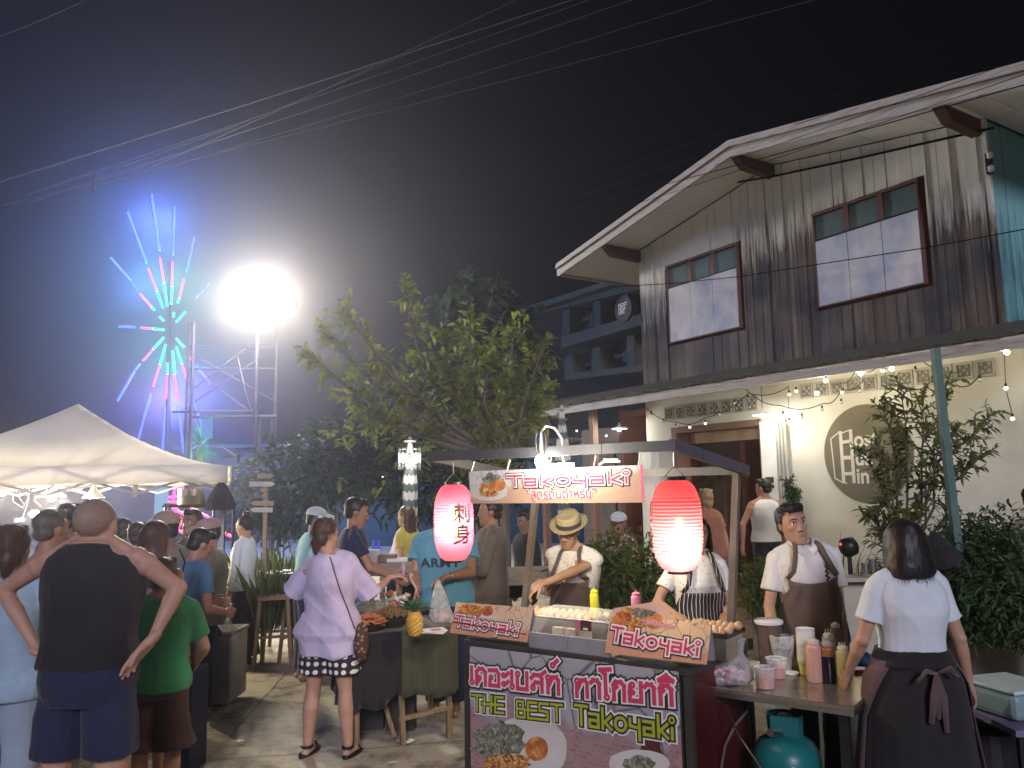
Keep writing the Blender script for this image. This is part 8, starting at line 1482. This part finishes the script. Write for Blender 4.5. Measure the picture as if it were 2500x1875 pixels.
limbs.append(([b0, tp(1232, 1200), tp(1240, 1130), tp(1268, 1060), tp(1300, 1000)], .085)); limbs.append(([tp(1236, 1160), tp(1215, 1110), tp(1195, 1050)], .05))
tree('big leafy tree lit by the floodlights in the middle of the picture', b0, limbs, .19, M_lf, 24, fill=[(tp(1010, 1000, .3), (.75, .5, .42), 90), (tp(1200, 960, .5), (.55, .5, .50), 90), (tp(1110, 1080, .3), (.8, .5, .35), 90)])
b1 = Vector((at(1170, 1200, 15).x, 15, 0)); l2 = []
for tip in ((1100, 735), (1150, 700), (1205, 700), (1245, 740), (1290, 790), (1180, 800)): l2.append(([b1+ZV*3.0, at(1175, 900, 15), at((tip[0]+1175)/2, (tip[1]+860)/2, 15), at(*tip, 15)], .05))
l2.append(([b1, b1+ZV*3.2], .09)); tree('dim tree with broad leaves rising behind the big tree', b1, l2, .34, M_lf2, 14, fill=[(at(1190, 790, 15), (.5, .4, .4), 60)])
def mass(label, name, c, r, n, lsz, m, cat='shrub', stems=6, up=.3, base=None, hang=.3):
    base = base if base is not None else Vector((c.x, c.y, 0)); t = thing(name, label, cat, base); cr, st = MB(), MB()
    for i in range(stems): p = c+Vector((rv.uniform(-.8, .8)*r[0], rv.uniform(-.8, .8)*r[1], rv.uniform(-.2, .8)*r[2])); st.tube([base+Vector((rv.uniform(-.3, .3)*r[0], 0, 0)), base.lerp(p, .5)+rdir(0)*.05, p], [.014, .010, .004], 5)
    for i in range(n):
        d = Vector((rv.gauss(0, 1), rv.gauss(0, 1), rv.gauss(0, 1))).normalized(); rad = rv.random()**.40; lump = 1+.22*math.sin(5*d.x+7*d.z+c.x*3)*math.cos(6*d.y+c.y); p = c+Vector((d.x*r[0], d.y*r[1], d.z*r[2]))*rad*lump
        leaf(cr, p, d*.7+rdir(up), lsz*rv.uniform(.6, 1.3), lsz*.3, hang)
    obj('stems', st, M_bark, t, smooth=True); obj('foliage', cr, m, t, fix=False); return t
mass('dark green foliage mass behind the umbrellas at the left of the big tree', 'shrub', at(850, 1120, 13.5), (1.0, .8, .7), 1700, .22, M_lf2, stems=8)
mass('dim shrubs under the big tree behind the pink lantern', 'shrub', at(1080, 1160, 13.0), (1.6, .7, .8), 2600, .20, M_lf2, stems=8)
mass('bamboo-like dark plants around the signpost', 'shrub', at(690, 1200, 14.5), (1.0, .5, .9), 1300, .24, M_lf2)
def tuft(label, c, n, h, sp, m, lean=.5, cat='plant', w=.018):
    t = thing('grass_clump', label, cat, c); mb = MB()
    for i in range(n):
        a = rv.uniform(0, 2*PI); r_ = sp*math.sqrt(rv.random()); b = c+Vector((r_*math.cos(a), r_*math.sin(a), 0)); L = h*rv.uniform(.55, 1.1); d = Vector((math.cos(a)*lean*rv.random(), math.sin(a)*lean*rv.random(), 1)).normalized(); s = d.cross(Vector((math.cos(a*3), math.sin(a*3), 0))).normalized()*w/2; e = b+d*L+Vector((d.x, d.y, -.3))*L*.35; m_ = b+d*L*.6; mb.add([b-s, b+s, m_+s, e, m_-s], [(0, 1, 2, 3, 4)])
    obj('blades', mb, m, t, fix=False); return t
c = at(668, 1420, 9.2); tuft('yellow green ornamental bush behind the bun woman', Vector((c.x, 9.2, .35)), 620, .95, .42, M_lf5, .8); c = at(715, 1420, 9.8); tuft('grey green grass clump left of the pale blue shirt', Vector((c.x, 9.8, .4)), 320, .85, .3, M_lf4, .7)
# planter planting
zs_ = .47
for px, w_, h_, lab, n in ((2300, .55, .42, 'dense leafy shrub in the planter right of the green post', 4200), (2400, .60, .55, 'biggest shrub of the planter at the right edge', 5200), (2490, .5, .50, 'shrub of the planter cut by the picture edge', 2600)):
    Y_ = 7.35-(px-2250)*.0032; c = at(px, 1440, Y_); c.z = zs_+h_*.98; mass(lab, 'garden_shrub', c, (w_, .42, h_), n, .085, M_lf4, base=Vector((c.x, c.y, zs_-.02)), stems=9)
for px, py, Y_, w_, h_, lab, n in ((1872, 1420, 8.4, .30, .34, 'light green flowering plant at the left end of the planter', 1500), (2080, 1440, 7.9, .34, .22, 'low green plant behind the waiter right of him', 1200), (2170, 1420, 7.7, .42, .32, 'green plant half hidden by the bob hair', 1300)):
    c = at(px, py, Y_); c.z = zs_+h_*.8; mass(lab, 'garden_plant', c, (w_, .22, h_), n, .075, M_lf3 if px < 1900 else M_lf4, base=Vector((c.x, c.y, zs_-.02)), stems=7)
for q, (px, py) in enumerate(((2360, 1330), (2385, 1405), (2440, 1468), (2415, 1440), (2330, 1300))): c = at(px, py, 6.75); mb = MB(); mb.ball(c, (.012, .012, .03), 6, 4); one('flower_bud', mb, mat('bud', (.55, .12, .12), rough=.5), ('red bud high in the big planter shrub', 'red bud in the middle of the planter shrub', 'lowest red bud of the planter shrub', 'red bud between the lower ones', 'topmost red bud near the green post')[q], 'flower bud', 'red buds in the planter')
c = at(2400, 1300, 7.0); tuft('thin arching grass behind the planter shrubs', Vector((c.x, 7.0, .9)), 160, .75, .3, M_lf4, 1.4, w=.010); c = at(2040, 1400, 7.9); tuft('thin dry grass behind the waiter', Vector((c.x, 7.9, .6)), 110, .85, .2, M_lf5, 1.2, w=.008)
# slim tree trained against the plaster wall
b2 = Vector((at(2180, 1400, 7.55).x, 7.55, zs_)); l3 = []
def wp(x, y, dy=0): return at(x, y, 7.5+dy)
for tip, mid, dy in (((2150, 975), (2190, 1150), 0), ((2195, 930), (2215, 1120), -.1), ((2250, 960), (2250, 1120), .1), ((2310, 930), (2280, 1090), 0), ((2140, 1080), (2180, 1220), -.1), ((2420, 1010), (2320, 1110), .0), ((2400, 1110), (2310, 1190), -.2), ((2110, 1100), (2170, 1240), .1), ((2240, 1230), (2210, 1300), -.3), ((2330, 1050), (2260, 1180), -.1), ((2120, 1260), (2170, 1320), 0)):
    l3.append(([wp(2200, 1390), wp(mid[0], (mid[1]+1390)/2), wp(*mid, dy), wp((mid[0]+tip[0])/2+5, (mid[1]+tip[1])/2, dy), wp(*tip, dy)], .016))
tree('slim sparse tree growing in front of the round wall sign', b2, l3, .088, M_lf3, 24, sp=.24)
c = at(1928, 1300, 8.9); l4 = [([Vector((c.x, 8.9, .2)), at(1928, 1230, 8.9), at(1924, 1172, 8.9)], .014), ([at(1928, 1250, 8.9), at(1942, 1200, 8.9)], .008)]; tree('small upright shrub beside the drain pipes', Vector((c.x, 8.9, .1)), l4, .07, M_lf4, 26, cat='shrub', sp=.10)
# plants lit red behind the cook, palm in the porch, plants in the doorway
for px, py, Y_, w_, h_, lab, m in ((1560, 1410, 7.9, .30, .42, 'potted plants glowing reddish behind the right lantern', M_lf3), (1490, 1390, 7.6, .22, .40, 'potted plant with pale tips right of the cook', M_lf3), (1640, 1440, 8.2, .35, .30, 'low plants behind the right lantern', M_lf4), (1395, 1400, 8.0, .2, .25, 'dark plant between cook and far table', M_lf2)):
    c = at(px, py, Y_); mass(lab, 'potted_plant', c, (w_, .25, h_), 900, .10, m, cat='plant', base=Vector((c.x, Y_, .3))); mb = MB(); mb.lathe([(.10, 0), (.15, .32), (.14, .32), (.10, .28)], 16, Vector((c.x, Y_, 0))); one('flower_pot', mb, mat('clay_pot', (.22, .10, .06), rough=.7, scale=8), 'clay pot under the '+lab.split(' glowing')[0].split(' with')[0].split(' right')[0]+(' by the right lantern' if px == 1560 else ' near the cook' if px == 1490 else ' in the row' if px == 1640 else ' at the far table'), 'pot', 'clay pots behind the cart', smooth=True)
def palm(label, c, n, L, m, base):
    t = thing('palm_plant', label, 'palm', base); tr = MB(); tr.tube([base, c], .03, 6); obj('stem', tr, M_bark, t)
    for i in range(n):
        a = i*2.4; d = Vector((math.cos(a), math.sin(a), .5+.4*math.sin(i*1.3))).normalized(); mb = MB(); pts = [c+d*L*u-ZV*L*.55*u*u for u in (0, .25, .5, .75, 1)]
        for u in range(9): f = u/9*4; j = min(3, int(f)); p = pts[j].lerp(pts[j+1], f-j); dd = (pts[j+1]-pts[j]).normalized(); s = dd.cross(ZV).normalized(); [leaf(mb, p, s*sg+dd*.5, L*.34, .02, .5) for sg in (-1, 1)]
        obj('frond', mb, m, t, fix=False)
c = onp(1500, 1090, H(0, 0, -1.2), HN); palm('yellow green palm lit by the porch pendant', c, 12, .45, M_lf5, Vector((c.x, c.y, 0)))
c = onp(1770, 1190, H(0, 0, -1.6), HN); palm('hanging fern seen through the doorway', c+ZV*.2, 10, .45, M_lf5, Vector((c.x, c.y, .1)))
c = onp(1690, 1150, H(0, 0, -2.8), HN); palm('dark palm inside the doorway room', c+HT*.5, 10, .7, M_lf2, Vector((c.x, c.y, .1)))
lamp(H(-.9, 2.3, -2.2), 38, (1, .42, .25), .1, 'room_light')
f = thing('room_lantern', 'small warm lantern hanging inside the doorway room', 'lamp', H(-.9, 2.35, -2.2)); mb = MB(); mb.ball(H(-.9, 2.35, -2.2), .05, 12, 8); obj('bulb', mb, glow('room_bulb', (1, .45, .25), 2), f, smooth=True)
# ================================================================ litter and joints on the ground
rl_ = random.Random(3)
M_joint = mat('joint_dark', (.10, .09, .07), rough=.9)
for q, (a, b) in enumerate((((330, 1870), (1250, 1800)), ((560, 1800), (700, 1640)), ((1700, 1860), (2480, 1760)), ((600, 1700), (1180, 1680)))):
    p0, p1 = onz(*a, .004), onz(*b, .004); mb = MB(); d = p1-p0; s = Vector((-d.y, d.x, 0)).normalized()*.007; k = 14
    pts = [p0+d*(i/k)+s*rl_.uniform(-1.2, 1.2) for i in range(k+1)]; mb.add([p-s*.5 for p in pts]+[p+s*.5 for p in pts], [(i, i+1, k+2+i, k+1+i) for i in range(k)]); struct('ground_crack', mb, M_joint)
for q, (px, py, lab) in enumerate(((540, 1722, 'wilted green leaf scrap on the ground behind the child'), (565, 1745, 'second leaf scrap on the ground, nearer the camera'), (1002, 1812, 'white paper scrap under the fruit table'), (960, 1865, 'small paper scrap near the fruit table leg'), (590, 1810, 'tiny white scrap on the bare ground left of the sandals'))):
    c = onz(px, py, .012); mb = MB(); n = 7; mb.add([c+Vector((.045*math.cos(2*PI*i/n)*rl_.uniform(.5, 1.2), .035*math.sin(2*PI*i/n)*rl_.uniform(.5, 1.2), rl_.uniform(0, .02))) for i in range(n)], [tuple(range(n))]); one('scrap', mb, MC['leafy_green'] if q < 2 else M_whitep, lab, 'litter', 'litter on the ground')
# ================================================================ haze volume in the night air, put in to carry the glow
mb = MB().box((0, 24, 9), (70, 60, 20.5)); hz = obj('haze', mb, [], None); hz['kind'] = 'stuff'
hm_ = bpy.data.materials.new('haze'); hm_.use_nodes = True; hn = hm_.node_tree; hn.nodes.clear()
ho = hn.nodes.new('ShaderNodeOutputMaterial'); hv = hn.nodes.new('ShaderNodeVolumePrincipled'); hv.inputs['Density'].default_value = .0036; hv.inputs['Color'].default_value = (.80, .80, .95, 1); hv.inputs['Anisotropy'].default_value = .80
hn.links.new(hv.outputs[0], ho.inputs['Volume']); hz.data.materials.append(hm_); hz.location = (0, 0, 0)

# thin volumes added for the glow round floodlights and sculpture, one by the tent
for q, (px, py, Y, rr, dn, an) in enumerate(((540, 770, 19.5, (5.4, 2.6, 4.6), .0055, .72), (330, 760, 20.5, (4.6, 2.2, 5.6), .0050, .30), (250, 1180, 12.0, (2.6, 1.2, .8), .03, .4))):
    mb = MB(); mb.ball(at(px, py, Y), rr, 28, 18); sm_ = obj('glow_smoke', mb, [], None, smooth=True); sm_['kind'] = 'stuff'
    m_ = bpy.data.materials.new('glow_smoke'); m_.use_nodes = True; n_ = m_.node_tree; n_.nodes.clear(); o_ = n_.nodes.new('ShaderNodeOutputMaterial'); v_ = n_.nodes.new('ShaderNodeVolumePrincipled'); v_.inputs['Density'].default_value = dn; v_.inputs['Color'].default_value = (.85, .84, .88, 1); v_.inputs['Anisotropy'].default_value = an; n_.links.new(v_.outputs[0], o_.inputs['Volume']); sm_.data.materials.append(m_)
